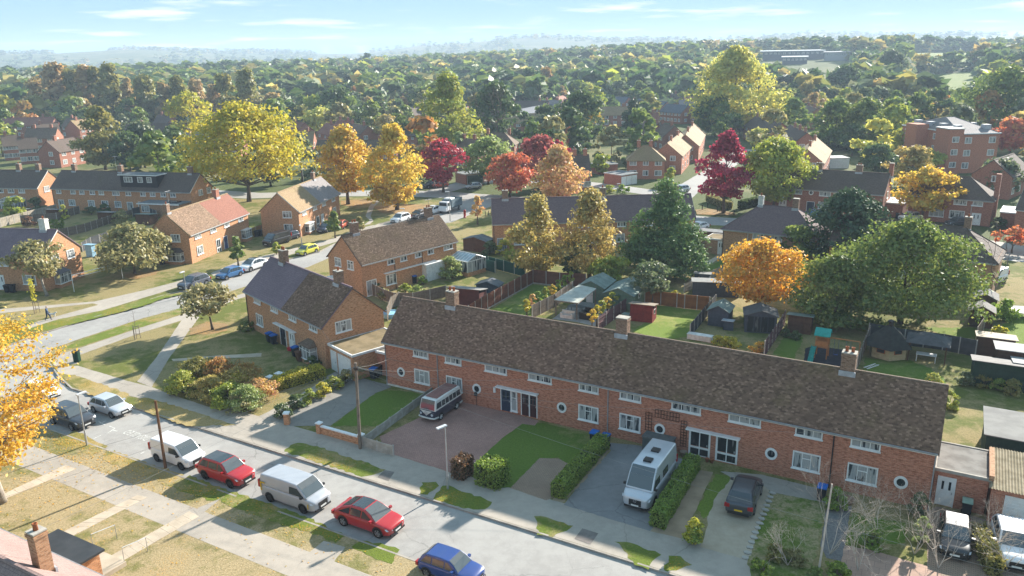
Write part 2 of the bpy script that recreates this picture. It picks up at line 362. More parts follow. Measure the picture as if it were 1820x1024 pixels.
DRIVED = tarmac('dark_imprinted_drive', (0.255, 0.25, 0.245), (0.185, 0.182, 0.18), True, 0.8)
CONCP = tarmac('concrete_drive', (0.45, 0.38, 0.285), (0.34, 0.275, 0.195), False, 0.8)
REDPAVE = slabs('red_block_paving', (0.42, 0.24, 0.19), (0.35, 0.20, 0.16), 0.21, 0.105, (0.15, 0.10, 0.085), 0.008, R(30))
BRICKPAT = slabs('old_brick_patch', (0.40, 0.27, 0.20), (0.33, 0.225, 0.165), 0.23, 0.115, (0.14, 0.12, 0.075), 0.018, R(30))
PINKSLAB = slabs('pink_paving', (0.42, 0.27, 0.20), (0.36, 0.24, 0.18), 0.6, 0.6, (0.22, 0.15, 0.12), 0.012, R(28))
PATIO = slabs('pale_patio', (0.36, 0.34, 0.31), (0.31, 0.29, 0.27), 0.6, 0.6, (0.18, 0.17, 0.15), 0.012, R(25))
KERBM = plain('kerb_stone', (0.37, 0.33, 0.28), 0.9, (0.25, 0.22, 0.19), 0.7, bump=0.3, coord='w')
SLABM = plain('path_slab', (0.50, 0.42, 0.32), 0.9, (0.40, 0.33, 0.25), 0.9, bump=0.25, coord='w')
PAINT = plain('road_paint', (0.62, 0.61, 0.57), 0.8, (0.38, 0.37, 0.34), 4, coord='w')
def build_terrain():
    rs = [0, 60, 120, 200, 300, 380, 450, 520, 600, 700, 800, 950, 1100, 1300, 1500, 1750, 2000, 2250, 2500, 2800, 3100, 3400, 3700, 4000, 4400]
    na = 240; v = [(0, 0, -0.12)]; f = []
    for r in rs[1:]:
        for k in range(na):
            a = 2 * math.pi * k / na; x, y = r * math.sin(a), r * math.cos(a); v.append((x, y, terr(x, y)))
    for k in range(na): f.append((0, 1 + (k + 1) % na, 1 + k))
    for i in range(len(rs) - 2):
        for k in range(na):
            a, b = 1 + i * na + k, 1 + i * na + (k + 1) % na; f.append((a, b, b + na, a + na))
    me = bpy.data.meshes.new('ground'); me.from_pydata(v, [], f); me.materials.append(GR_FAR)
    me.polygons.foreach_set('use_smooth', [True] * len(f)); me.update()
    o = link('ground', me); tag(o, 'wide grassy ground rising to wooded hills far off', 'ground', kind='structure')
build_terrain()
def ccw(ps):
    a = sum(ps[i].x * ps[(i + 1) % len(ps)].y - ps[(i + 1) % len(ps)].x * ps[i].y for i in range(len(ps)))
    return ps if a > 0 else ps[::-1]
def sheet(name, mat, ps, z, label, cat=None):
    ps = ccw(ps); mb = MB(); mb.face([(p.x, p.y, z) for p in ps], 0)
    o = mb.build(name, mat); tag(o, label, cat or name.split('_')[-1], kind='structure'); return o
def slab(name, mat, ps, z0, z1, label, cat=None):
    ps = ccw(ps); mb = MB(); mb.prism(ps, z0, z1); o = mb.build(name, mat); tag(o, label, cat or name, kind='structure'); return o
ZS = [0.004]
def ragged(ps, amp):
    """uneven natural edge for turf and soil"""
    out_ = []; rr = random.Random(len(ps) * 97 + int(abs(ps[0].x * 10)))
    for i, a in enumerate(ps):
        b = ps[(i + 1) % len(ps)]; d = b - a; n = max(1, min(60, int(d.length / .35))); nn = Vector((-d.y, d.x, 0)).normalized() if d.length > 1e-6 else Vector()
        for k in range(n): out_.append(a.lerp(b, k / n) + nn * rr.uniform(-amp, amp))
    return out_
def patch(name, mat, c, s, label, lev=1):
    ps = pts(c, s)
    if math.hypot(ps[0].x, ps[0].y) < 150: ps = ragged(ps, .13 if name in ('verge', 'leaf_litter', 'lawn', 'flower_bed') else .03)
    return sheet(name, mat, ps, 0.004 * lev + 0.0004 * (len(bpy.data.objects) % 7), label)
def kerb(ps, label, off=0.0, wid=0.14, top=0.012):
    """kerb stones along a line, each about 0.9 m, as one thing with a stone per piece where they are near"""
    ps = [Vector((p.x, p.y, 0)) for p in ps]; mb = MB()
    for a, b in zip(ps[:-1], ps[1:]):
        d = b - a; L = d.length
        if L < 0.05: continue
        n = max(1, int(round(L / 0.95))); d.normalize(); nn = Vector((-d.y, d.x, 0))
        for i in range(n):
            c = a + d * (L * (i + 0.5) / n) + nn * off
            mb.obox((c.x, c.y, -0.06 + rnd.uniform(-.004, .004)), d, nn, (0, 0, 1), L / n / 2 - 0.008, wid / 2, 0.06 + top)
    o = mb.build('kerb', KERBM); tag(o, label, 'kerb', kind='structure'); return o
R2near = [(94, 619)] + [px('H', *p) for p in ((580, 395), (1000, 258), (1290, 185))] + [(406, 519), (470, 498), px('E', 500, 806), px('E', 650, 742), (650, 433), (730, 408), px('E', 1510, 492), px('E', 1770, 385), (905, 360)]
R2far = [(-60, 640), px('H', 240, 380), px('H', 660, 250), px('H', 1140, 98), (345, 511), (406, 496), px('E', 80, 832), px('E', 410, 738), px('E', 580, 697), px('E', 680, 645), px('E', 1000, 502), px('E', 1250, 440), px('E', 1340, 425), (800, 358)]
R3s_l = [(800, 358), (700, 350), (560, 351), (450, 355), (370, 350), (250, 338), (100, 322)]
R3s_r = [(905, 360), (1000, 372), (1130, 386), (1235, 398), (1310, 403), (1500, 428), (1700, 452), (1900, 476)]
blockA = [TP(75, 14.55), TP(-22.5, 14.55), G(128, 690), G(104, 668), G(88, 645), G(86, 630)] + [G(*p) for p in R2near] + [G(*p) for p in R3s_r] + [Vector((150, 60, 0)), TP(110, -20)]
blockB = [TP(80, 20.62), TP(80, 75), TP(-60, 75), TP(-60, 20.62)]
blockC = [G(*p) for p in R2far] + [G(*p) for p in R3s_l] + [Vector((-190, 190, 0)), Vector((-190, 90, 0)), G(-160, 668)]
slab('lawn', GR_MIX, blockA, -0.14, 0.0, 'worn grass and garden ground of the block behind the main road')
slab('lawn', GR_DRY, blockB, -0.14, 0.0, 'dry leaf strewn lawn on the near side of the main road')
slab('lawn', GR_MIX, blockC, -0.14, 0.0, 'patchy grass block beyond the curving side road')
sheet('road', ROADM, [TP(80, 14.4), TP(80, 20.8), TP(-60, 20.8), TP(-60, 14.4)], -0.112, 'worn grey asphalt street passing in front of the red brick terrace')
r2 = [G(*p) for p in R2near]; r2f = [G(*p) for p in R2far]
sheet('road', ROADM, r2 + [G(860, 350)] + r2f[::-1] + [TP(-40, 17), TP(-22, 17)], -0.116, 'grey side road with parked cars curving away past brick houses')
def ribbon(ps, wid):
    l = []; r = []
    for i, p in enumerate(ps):
        d = (ps[min(i + 1, len(ps) - 1)] - ps[max(i - 1, 0)]).normalized(); n = Vector((-d.y, d.x, 0)); l.append(p + n * wid / 2); r.append(p - n * wid / 2)
    return l + r[::-1]
R3 = [Vector((-190, 205, 0)), G(100, 316), G(250, 331), G(370, 342), G(450, 347), G(560, 344), G(700, 342), G(800, 346), G(900, 353), G(1000, 364), G(1130, 378), G(1235, 390), G(1310, 394), G(1500, 419), G(1700, 443), G(1900, 466)]
sheet('road', ROADM, ribbon(R3, 7.5), -0.108, 'long grey road running between the trees and far brick houses')
SIDE = [G(1180, 372), G(1215, 340), G(1240, 320), G(1290, 285)]
sheet('road', ROADM, ribbon([G(1180, 372, -.1), G(1222, 335), G(1262, 310), G(1330, 265)], 6), -0.104, 'narrow road running up beside the hipped brick houses')
sheet('road', ROADM, ribbon([G(760, 345), G(830, 325), G(900, 320), G(1000, 322), G(1080, 330), G(1180, 345)], 6), -0.100, 'leafy service road behind the crimson maple trees')
NRM = 'grey asphalt footpath '
sheet('pavement', PAVE, [TP(75, 10.6), TP(75, 14.4), TP(-9.2, 14.4), TP(-9.2, 10.6)], 0.004, NRM + 'in front of the terrace front gardens')
patch('pavement', PAVE, 'H', '360,560 400,595 545,592 900,700 1060,740 1160,780 1700,960 1900,1035 1850,1090 1640,1010 1090,850 900,800 640,700 410,645', NRM + 'along the street beside the open lawn', 2)
patch('pavement', PAVE, 'H', '380,520 520,480 940,340 1290,228 1420,185 1650,100 1812,60 1812,80 1650,130 1440,210 1310,262 960,370 560,515 545,575 400,600 350,560', NRM + 'following the curving side road', 1)
patch('path', PAVE, 'H', '960,703 1062,742 1180,545 1395,250 1290,245 1180,410 1090,540', 'worn asphalt path cutting diagonally across the open lawn', 3)
patch('path', SLABM, 'H', '1200,545 1540,520 1830,503 1830,528 1540,542 1212,560', 'thin concrete path across the lawn to the corner house', 3)
patch('pavement', PAVE, 'H', '0,195 660,142 1000,65 1230,5 1300,-20 1330,10 1230,45 1130,78 720,203 400,268 200,332 130,322 380,250 690,165 650,155 0,224', NRM + 'forking past the far lawn', 1)
patch('pavement', PAVE, 'E', '-180,850 0,772 300,702 640,617 900,525 1200,470 1330,420 1345,442 1100,502 660,642 300,742 0,802 -160,870', NRM + 'along the far kerb of the side road', 1)
patch('path', PAVE, 'E', '890,515 935,480 905,450 930,380 990,330 1000,350 965,385 940,450 960,485 935,505', 'path crossing the leafy green under yellow trees', 2)
sheet('pavement', PAVE, [TP(75, 23.1), TP(75, 25.5), TP(-50, 25.5), TP(-50, 23.1)], 0.004, NRM + 'on the near side of the street')
for s, l in (('350,1040 430,905 560,800 700,840 610,950 545,1040', 'asphalt path leading off the near footpath'),):
    patch('path', PAVE, 'M', s, l, 3)
patch('path', XOVER, 'L', '1240,600 1275,645 1460,490 1420,525', 'short crossing path joining kerb and near footpath', 3)
def slab_path(c, a0, a1, b0, b1, n, label):
    """path between left edge a0-a1 and right edge b0-b1 cut into n slabs"""
    A0, A1, B0, B1 = (GQ(c, *p) for p in (a0, a1, b0, b1))
    root = thing('garden_path', label, 'path'); root['kind'] = 'structure'
    for i in range(n):
        s, t = (i + 0.008) / n, (i + 0.992) / n
        q = ccw([A0.lerp(A1, s), A0.lerp(A1, t), B0.lerp(B1, t), B0.lerp(B1, s)])
        mb = MB(); mb.prism(q, -0.05, 0.018 + rnd.uniform(-.006, .006)); mb.build('slab', SLABM, root)
slab_path('L', (-120, 565), (420, 313), (-110, 590), (492, 337), 11, 'pale concrete slab path beside the white tree trunk')
slab_path('L', (240, 822), (880, 506), (390, 808), (945, 520), 12, 'pale concrete slab path leading to the porch with black roof')
slab_path('L', (715, 893), (1215, 608), (775, 935), (1278, 642), 10, 'pale concrete slab path leading to the steps with handrails')
k = 0
for c, s, l, m in (('M', '300,225 345,185 400,168 520,192 955,340 905,368 800,385', 'rough grass verge strip before the low brick wall', GR_VERGE),
        ('M', '1190,418 1280,420 1295,445 1225,505 1180,500', 'small scrap of verge in the dropped kerb', GR_VERGE),
        ('M', '1330,440 1450,478 1640,550 1590,602 1450,592 1265,532', 'grass verge at the foot of the white lamp post', GR_VERGE),
        ('N', '315,685 420,705 540,745 420,805 335,792', 'triangle of grass verge by the second driveway', GR_VERGE),
        ('N', '768,825 900,850 1018,902 960,985 880,962', 'worn grass verge by the manhole covers', GR_VERGE),
        ('N', '1070,908 1130,915 1200,960 1045,1005', 'tiny triangle of verge near the yellow hedge ball', GR_VERGE),
        ('H', '400,640 560,665 900,788 880,832 640,800 540,745', 'leafy verge behind the silver hatchback', GR_LIT),
        ('H', '985,815 1090,828 1400,930 1660,1010 1300,1015 945,885', 'dry verge along the kerb beside the leaning pole', GR_LIT),
        ('L', '330,175 480,90 690,190 590,258 470,205', 'leaf covered verge under the orange tree', GR_LIT),
        ('L', '730,218 870,272 1180,375 1085,440 830,345 648,280', 'leaf covered verge under the leaning pole', GR_LIT),
        ('L', '1085,435 1210,380 1465,475 1415,535 1330,537 1030,432', 'green verge beside the red sport utility car', GR_VERGE),
        ('M', '-70,480 0,490 440,640 690,762 640,812 470,742 300,700 0,592 -100,550', 'green verge beside the silver van and red car', GR_VERGE),
        ('M', '800,800 920,815 1042,855 990,952 870,900 740,842', 'short green verge before the blue hatchback', GR_VERGE),
        ('H', '330,345 660,262 1000,175 1150,120 1290,88 1400,60 1120,100 720,205 420,265 200,335 200,345', 'thin green verge along the far kerb', GR_VERGE),
        ('H', '400,500 520,470 900,350 1260,235 1270,185 1000,262 600,400 480,450', 'thin green verge along the side road kerb', GR_VERGE)):
    patch('verge', m, c, s, l, 2 if c != 'H' else 3)
patch('leaf_litter', LITTER, 'H', '1330,330 1450,280 1600,300 1590,345 1480,370 1330,375', 'ring of fallen orange leaves under the small tree', 3)
patch('leaf_litter', LITTER, 'E', '730,340 960,330 950,365 880,375 800,385 730,372', 'fallen orange leaves under the golden tree', 2)
patch('leaf_litter', LITTER, 'E', '960,385 1080,365 1340,370 1330,400 1180,440 1010,428', 'fallen orange leaves under the taller golden tree', 2)
patch('leaf_litter', LITTER, 'D', '870,855 960,850 1110,830 1090,860 960,890 880,885', 'bare leafy patch under the willow leaved tree', 2)
patch('leaf_litter', LITTER, 'F', '1520,405 1600,395 1790,425 1812,445 1530,438', 'fallen red leaves on the bank by the crimson tree', 2)
kerb([TP(-22.5 + i * 7, 14.5) for i in range(15)], 'far kerb of the street in front of the terrace')
kerb([TP(-45 + i * 7, 20.68) for i in range(18)], 'near kerb of the street beside the leafy verge')
kerb(r2, 'kerb of the side road by the open lawn', 0.0)
kerb(r2f[:12], 'kerb of the side road under the parked cars', 0.0)
kerb([TP(-22.5, 14.5), G(128, 690), G(104, 668), G(88, 645), G(86, 630), G(94, 619)], 'curved kerb at the road junction')
for c, s in (('N', '585,757 675,785 630,848 540,815'), ('M', '950,345 1015,358 975,415 905,390')):
    sheet('utility_patch', plain('patch_slab', (0.22, 0.19, 0.17), 0.9, (0.17, 0.15, 0.13), 2), pts(c, s), 0.0165, 'square utility patch in the footpath ' + ('by the silver camper drive' if c == 'N' else 'by the red drive mouth'), 'patch')
def road_text(txt, p, ang, size):
    cu = bpy.data.curves.new('lettering', 'FONT'); cu.body = txt; cu.size = size; cu.align_x = 'CENTER'; cu.align_y = 'CENTER'; cu.space_character = 1.1
    tmp = bpy.data.objects.new('tmp', cu); COL.objects.link(tmp); dg = bpy.context.evaluated_depsgraph_get()
    me = bpy.data.meshes.new_from_object(tmp.evaluated_get(dg)); bpy.data.objects.remove(tmp); bpy.data.curves.remove(cu)
    me.materials.clear(); me.materials.append(PAINT)
    o = link('road_lettering', me, None, (p.x, p.y, -0.106), ang); o.scale = (1, 1.7, 1)
    tag(o, 'faded white DISABLED lettering painted on the road', 'road marking', kind='structure')
road_text('DISABLED', GQ('L', 880, 112), TYAW + math.pi, 0.62)
for i, (a, b) in enumerate((((690, 100), (735, 70)), ((735, 70), (700, 55)), ((720, 80), (750, 88)), ((595, 138), (645, 115)), ((900, 232), (925, 220)), ((630, 25), (672, 50)), ((640, 40), (680, 20)))):
    A, B = GQ('L', *a), GQ('L', *b); d = (B - A).normalized(); n = Vector((-d.y, d.x, 0)) * 0.05
    sheet('bay_marking', PAINT, [A + n, B + n, B - n, A - n], -0.106 + 0.0006 * i, 'white painted parking bay mark ' + ('tee', 'corner', 'tick', 'bar', 'dash', 'edge', 'cross')[i] + ' on the road', 'road marking')
patch('driveway', DRIVEG, 'I', '590,690 660,655 750,672 830,705 900,725 985,746 1010,760 905,800 610,1012 350,1015 265,985 400,900 560,810', 'grey concrete drive between hedge and small front lawn', 2)
patch('path', XOVER, 'I', '150,950 330,860 560,720 640,665 660,690 560,770 330,905 270,985 180,975', 'pale concrete drive to the white garage door', 3)
patch('lawn', GR_GREEN, 'I', '905,800 1010,780 1245,805 1160,870 905,1015 620,1012', 'small green front lawn behind the low brick wall', 2)
patch('driveway', REDPAVE, 'P', '-20,932 250,805 505,700 590,722 905,800 1010,830 985,862 905,850 770,946 620,1085 480,1180 330,1130 20,1035', 'red block paved drive with the two tone camper', 3)
patch('lawn', GR_GREEN, 'N', '30,335 195,190 260,165 350,165 640,225 640,265 720,270 540,405 450,360 350,360 180,530 100,525 0,430', 'front lawn between red drive and clipped hedge', 2)
patch('driveway', BRICKPAT, 'N', '180,530 345,362 450,365 530,405 420,585 380,600', 'old brick parking patch worn into the front lawn', 3)
patch('flower_bed', SOIL, 'N', '420,600 540,480 720,310 745,320 560,520 470,615', 'narrow soil strip beside the clipped hedge', 3)
patch('driveway', DRIVED, 'N', '480,625 560,520 745,320 730,275 900,290 1140,365 1225,360 1180,480 965,772', 'dark imprinted drive with the silver camper van', 2)
patch('driveway', SOIL, 'N', '965,772 1230,430 1320,440 1225,650 1145,815', 'bare earth strip beside the second clipped hedge', 3)
patch('lawn', GR_LUSH, 'N', '1225,650 1330,452 1420,460 1330,600 1275,700', 'bright green strip of grass beside earth strip', 3)
patch('driveway', CONCP, 'N', '1250,860 1290,740 1420,470 1500,470 1640,520 1530,910 1400,905', 'stained concrete drive under the dark grey car', 2)
patch('driveway', CONCP, 'O', '-80,510 -60,480 80,370 270,420 300,460 150,860 -70,790', 'stained concrete drive edged with stepping stones', 2)
patch('lawn', GR_PATCH, 'O', '155,865 310,455 560,500 640,520 600,700 550,960 200,1000', 'patchy front lawn with bare centre', 2)
patch('path', plain('slate_chips', (0.20, 0.19, 0.18), 0.8, (0.14, 0.135, 0.13), 6, coord='w'), 'O', '640,520 700,540 790,540 770,620 735,870 640,850 600,780', 'dark slate chip path beside the bush', 3)
patch('lawn', GR_GREEN, 'O', '785,580 1115,640 1115,760 950,780 745,770', 'small lawn behind the bare branched shrubs', 2)
patch('driveway', PINKSLAB, 'O', '745,775 900,800 1250,900 1400,960 1000,1100 700,1000', 'pink paved garden floor under bare shrubs', 3)
patch('driveway', BRICKPAT, 'O', '1240,570 1300,540 1560,610 1830,700 1830,1100 1400,1000 1240,900', 'brown block drive under the black hatchback and white car', 4)
patch('path', XOVER, 'O', '0,330 250,350 620,440 640,520 310,455 240,400 70,370', 'mossy stone apron along the terrace wall', 3)
BR_RED = brick('red_brick', (0.46, 0.165, 0.095), (0.53, 0.21, 0.125), (0.45, 0.31, 0.23))
BR_ORG = brick('orange_brick', (0.505, 0.231, 0.105), (0.589, 0.294, 0.147), (0.519, 0.378, 0.267))
BR_BRN = brick('brown_brick', (0.421, 0.217, 0.113), (0.505, 0.274, 0.147), (0.448, 0.351, 0.253))
BR_FAR = brick('far_red_brick', (0.351, 0.133, 0.084), (0.421, 0.175, 0.113), (0.378, 0.267, 0.210))
MOSS = (0.10, 0.085, 0.025)
RF_BRN = roofmat('brown_tiles', (0.150, 0.101, 0.073), (0.227, 0.160, 0.113), MOSS, 0.5)
RF_DRK = roofmat('dark_tiles', (0.109, 0.081, 0.065), (0.168, 0.120, 0.095), MOSS, 0.4)
RF_PUR = roofmat('purple_tiles', (0.195, 0.137, 0.153), (0.231, 0.164, 0.179), None, 0, 0.3, 0.24)
RF_TAN = roofmat('tan_tiles', (0.282, 0.191, 0.100), (0.382, 0.264, 0.146), (0.237, 0.209, 0.055), 0.5)
RF_RED = roofmat('red_tiles', (0.260, 0.107, 0.072), (0.325, 0.143, 0.098), None)
RF_GRY = roofmat('grey_tiles', (0.240, 0.215, 0.208), (0.293, 0.260, 0.254), None)
RF_PNK = roofmat('pink_tiles', (0.27, 0.185, 0.165), (0.31, 0.215, 0.19), None, 0, 0.3, 0.26)
RF_SLT = roofmat('slate_blue', (0.111, 0.124, 0.150), (0.150, 0.163, 0.189), None)
RF_PLM = roofmat('plum_tiles', (0.160, 0.105, 0.105), (0.215, 0.146, 0.138), None)
TI_BRN = roofmat('brown_tile_pieces', (0.185, 0.112, 0.078), (0.255, 0.16, 0.112), (0.18, 0.14, 0.06), 0.5, island=True)
TI_DRK = roofmat('dark_tile_pieces', (0.165, 0.104, 0.072), (0.235, 0.150, 0.104), (0.16, 0.125, 0.05), 0.55, island=True)
TI_TAN = roofmat('tan_tile_pieces', (0.215, 0.14, 0.09), (0.265, 0.175, 0.115), (0.2, 0.15, 0.06), 0.35, island=True)
TI_PUR = roofmat('purple_tile_pieces', (0.189, 0.133, 0.151), (0.224, 0.159, 0.177), None, 0, island=False, tw=0.3, th=0.24)
_win = {}
def win_meshes(w, h, cols, top, surround):
    key = (round(w, 2), round(h, 2), cols, top, surround)
    if key in _win: return _win[key]
    fr = MB(); s = 0.09 if surround else 0.055; b = 0.05
    x0, x1 = -w / 2, w / 2
    fr.box(x0 - s + .03, -0.07, 0, x0 + .03, 0.02, h); fr.box(x1 - .03, -0.07, 0, x1 + s - .03, 0.02, h)
    fr.box(x0 - s + .03, -0.075, h - .03, x1 + s - .03, 0.02, h + s - .03); fr.box(x0 - s + .03, -0.075, -s + .03, x1 + s - .03, 0.02, 0.03)
    panes = []; cw = w / cols
    for i in range(1, cols): fr.box(x0 + cw * i - b / 2, -0.062, 0.03, x0 + cw * i + b / 2, 0.02, h - .03)
    for i in range(cols):
        a, e = x0 + cw * i + (0.03 if i == 0 else b / 2), x0 + cw * (i + 1) - (0.03 if i == cols - 1 else b / 2)
        if top and (cols < 3 or i == cols // 2):
            zt = h * 0.66; fr.box(a, -0.060, zt - b / 2, e, 0.02, zt + b / 2)
            panes += [(a, e, 0.03, zt - b / 2), (a, e, zt + b / 2, h - .03)]
        else: panes.append((a, e, 0.03, h - .03))
    pm = []
    for a, e, z0, z1 in panes:
        g = MB(); g.box(a, -0.03, z0, e, 0.015, z1); pm.append(g.mesh('pane', GLASS))
    si = MB(); si.box(x0 - s - .02, -0.16, -s - .03, x1 + s + .02, 0.0, -s + .03)
    _win[key] = (fr.mesh('window', WHITE), pm, si.mesh('sill', WHITE)); return _win[key]
_far = {}
def far_win(w, h, cols):
    key = (round(w, 1), round(h, 1), cols)
    if key in _far: return _far[key]
    fr = MB(); x0 = -w / 2; s = 0.10
    fr.box(x0 - s, -0.05, -s, x0 + .02, 0.02, h + s); fr.box(-x0 - .02, -0.05, -s, -x0 + s, 0.02, h + s)
    fr.box(x0 + .02, -0.05, h - .02, -x0 - .02, 0.02, h + s); fr.box(x0 + .02, -0.05, -s, -x0 - .02, 0.02, .03)
    for i in range(1, cols): fr.box(x0 + w / cols * i - .035, -0.045, .03, x0 + w / cols * i + .035, 0.02, h - .02)
    g = MB(); g.box(x0 + .02, -0.025, 0.03, -x0 - .02, 0.015, h - .02)
    _far[key] = (fr.mesh('window', WHITE), g.mesh('pane', GLASS)); return _far[key]
_door = {}
def door_meshes(w, h, mat, style):
    key = (w, h, mat.name, style)
    if key in _door: return _door[key]
    fr = MB(); s = 0.07; x0 = -w / 2
    fr.box(x0 - s, -0.06, 0, x0, 0.02, h + s); fr.box(-x0, -0.06, 0, -x0 + s, 0.02, h + s); fr.box(x0, -0.06, h, -x0, 0.02, h + s)
    lf = MB(); panes = []
    if style == 'panel':
        lf.box(x0, -0.035, 0.02, -x0, 0.02, h)
        for a in (-0.22, 0.22): panes.append((a * w - .07, a * w + .07, h * .58, h * .88))
        for a in (-0.22, 0.22): lf.box(a * w - .12, -0.045, h * .1, a * w + .12, -0.02, h * .42)
    elif style == 'glazed':
        b = .07
        for a, e in ((x0, x0 + b), (-b / 2, b / 2), (-x0 - b, -x0)): lf.box(a, -0.04, 0, e, 0.02, h)
        for z in (0, h * .30, h * .34, h - b): lf.box(x0 + b, -0.037, z, -b / 2, 0.02, z + b); lf.box(b / 2, -0.037, z, -x0 - b, 0.02, z + b)
        panes = [(x0 + b, -b / 2, .07, h * .30), (b / 2, -x0 - b, .07, h * .30), (x0 + b, -b / 2, h * .40, h - b), (b / 2, -x0 - b, h * .40, h - b)]
    else:
        lf.box(x0, -0.035, 0, -x0, 0.02, h)
        if style == 'garage':
            for i in range(1, 9): lf.box(x0 + .05, -0.045, h * i / 9 - .012, -x0 - .05, -0.02, h * i / 9 + .012)
    pm = []
    for a, e, z0, z1 in panes:
        g = MB(); g.box(a, -0.042 if style == 'panel' else -0.02, z0, e, 0.012, z1); pm.append(g.mesh('pane', DGLASS))
    hd = MB(); hd.box(w * .36, -0.09, h * .45, w * .42, -0.035, h * .52)
    _door[key] = (fr.mesh('frame', WHITE), lf.mesh('door', mat), pm, hd.mesh('handle', STEEL)); return _door[key]
class House:
    """local frame: x along the length 0..L, y depth 0..D (front at y = 0 faces -y), z up"""
    def __init__(s, name, label, cat, O, yaw, L, D, he, hr, wall, roof, kind='gable', split=None, hip=None, tiles=None, group=None, ov=0.3, og=0.12, fast=False):
        s.L, s.D, s.he, s.hr, s.yaw, s.O, s.fast = L, D, he, hr, yaw, Vector(O), fast
        s.root = thing(name, label, cat, O, yaw, group); s.wallm = wall
        s.ux = Vector((math.cos(yaw), math.sin(yaw), 0)); s.uy = Vector((-math.sin(yaw), math.cos(yaw), 0))
        wm = MB()
        if kind == 'gable':
            prof = [(0, 0), (D, 0), (D, he), (D / 2, hr - 0.12), (0, he)]
            wm.xprism(prof, 0, L)
        else: wm.box(0, 0, 0, L, D, he)
        wm.build('wall', wall, s.root)
        sl = (hr - he) / (D / 2); ze = he - ov * sl; th = 0.13
        mats = roof if isinstance(roof, (list, tuple)) else [roof]
        if kind == 'gable':
            cuts = [-og] + ([split] if split else []) + [L + og]
            for i in range(len(cuts) - 1):
                a, b = cuts[i], cuts[i + 1] - (0.004 if i < len(cuts) - 2 else 0); rm = MB()
                rm.xprism([(-ov, ze - th), (-ov, ze + .01), (D / 2, hr), (D + ov, ze + .01), (D + ov, ze - th), (D / 2, hr - th * 1.25)], a, b)
                ro = rm.build('roof', mats[min(i, len(mats) - 1)], s.root)
            rg = MB(); n = int((L + 2 * og) / 0.45) if not fast else 1
            for i in range(n):
                a, b = -og + (L + 2 * og) * i / n, -og + (L + 2 * og) * (i + 1) / n - (0.015 if n > 1 else 0)
                rg.xprism([(D / 2 - .14, hr - .06), (D / 2 + .14, hr - .06), (D / 2 + .07, hr + .07), (D / 2 - .07, hr + .07)], a, b)
            rg.build('ridge_tiles', mats[0] if not fast else mats[-1], s.root)
            if not fast:
                for xx in (-og - .02, L + og - .03):
                    bm = MB(); bm.xprism([(-ov - .02, ze - th - .06), (-ov - .02, ze - th + .12), (D / 2, hr - .02), (D / 2, hr - .2)], xx, xx + .05)
                    bm.build('bargeboard', mats[0] if tiles else OFFWHITE, s.root)
        else:
            hp = hip if hip is not None else D / 2; rm = MB()
            e = [(-ov, -ov, ze), (L + ov, -ov, ze), (L + ov, D + ov, ze), (-ov, D + ov, ze)]; l, r = (hp, D / 2, hr), (L - hp, D / 2, hr)
            if kind == 'hipR': l = (-og, D / 2, hr); e[0] = (-og, -ov, ze); e[3] = (-og, D + ov, ze)
            if kind == 'hipL': r = (L + og, D / 2, hr); e[1] = (L + og, -ov, ze); e[2] = (L + og, D + ov, ze)
            rm.face([e[0], e[1], r, l]); rm.face([e[2], e[3], l, r]); rm.face([e[1], e[2], r]); rm.face([e[3], e[0], l])
            rm.face([(p[0], p[1], ze - .12) for p in e][::-1])
            for i in range(4):
                j = (i + 1) % 4; rm.face([(e[i][0], e[i][1], ze - .12), (e[j][0], e[j][1], ze - .12), e[j], e[i]])
            rm.build('roof', mats[0], s.root)
            if kind == 'hipR':
                g = MB(); g.xprism([(0, he), (D, he), (D / 2, hr - .12)], 0, 0.2); g.build('gable_wall', wall, s.root)
            if kind == 'hipL':
                g = MB(); g.xprism([(0, he), (D, he), (D / 2, hr - .12)], L - .2, L); g.build('gable_wall', wall, s.root)
            hm = MB()
            for a, b in ((l, r), (l, e[0]), (l, e[3]), (r, e[1]), (r, e[2])): hm.tube([a, b], 0.09, 5)
            hm.build('ridge_tiles', mats[0], s.root)
        s.ze, s.ov = ze, ov
        if tiles is not None:
            for (u0, u1, m) in tiles: s.tile_slope(u0, u1, m)
        if not fast:
            for yy in (-ov - .05, D + ov + .05):
                g = MB(); g.tube([(-.05, yy, ze - .06), (L + .05, yy, ze - .06)], 0.06, 6); g.build('gutter', plain('grey_gutter', (0.30, 0.30, 0.30), .5), s.root)
            fb = MB(); fb.box(-.02, -ov + .02, ze - .22, L + .02, -ov + .06, ze - .02); fb.build('fascia', OFFWHITE, s.root)
    def tile_slope(s, u0, u1, mat, tw=0.205, gauge=0.125):
        """real tiles on the front slope, each tilted and chipped a little"""
        D, he, hr = s.D, s.he, s.hr; y0, z0 = -s.ov, s.ze + .01; y1, z1 = D / 2, hr
        ln = math.hypot(y1 - y0, z1 - z0); dy, dz = (y1 - y0) / ln, (z1 - z0) / ln; ny, nz = -dz, dy
        rows = int(ln / gauge); cols = int((u1 - u0) / tw); tw = (u1 - u0) / cols
        rg = np.random.default_rng(int(u0 * 10 + cols)); 
        I, Jc = np.meshgrid(np.arange(rows), np.arange(cols), indexing='ij'); I = I.ravel(); Jc = Jc.ravel(); n = len(I)
        x0 = u0 + Jc * tw + (I % 2) * tw * 0.5; x1 = x0 + tw * rg.uniform(.93, .985, n); x1 = np.minimum(x1, u1); x0 = np.minimum(x0, u1 - .02)
        s0 = I * gauge + rg.normal(0, .004, n); s1 = s0 + gauge * 1.5; lo = 0.042 + np.abs(rg.normal(0, .010, n)); hi = 0.006
        tl = rg.normal(0, .007, n)
        def P(x, sv, h): return np.stack([x, y0 + dy * sv + ny * h, z0 + dz * sv + nz * h], 1)
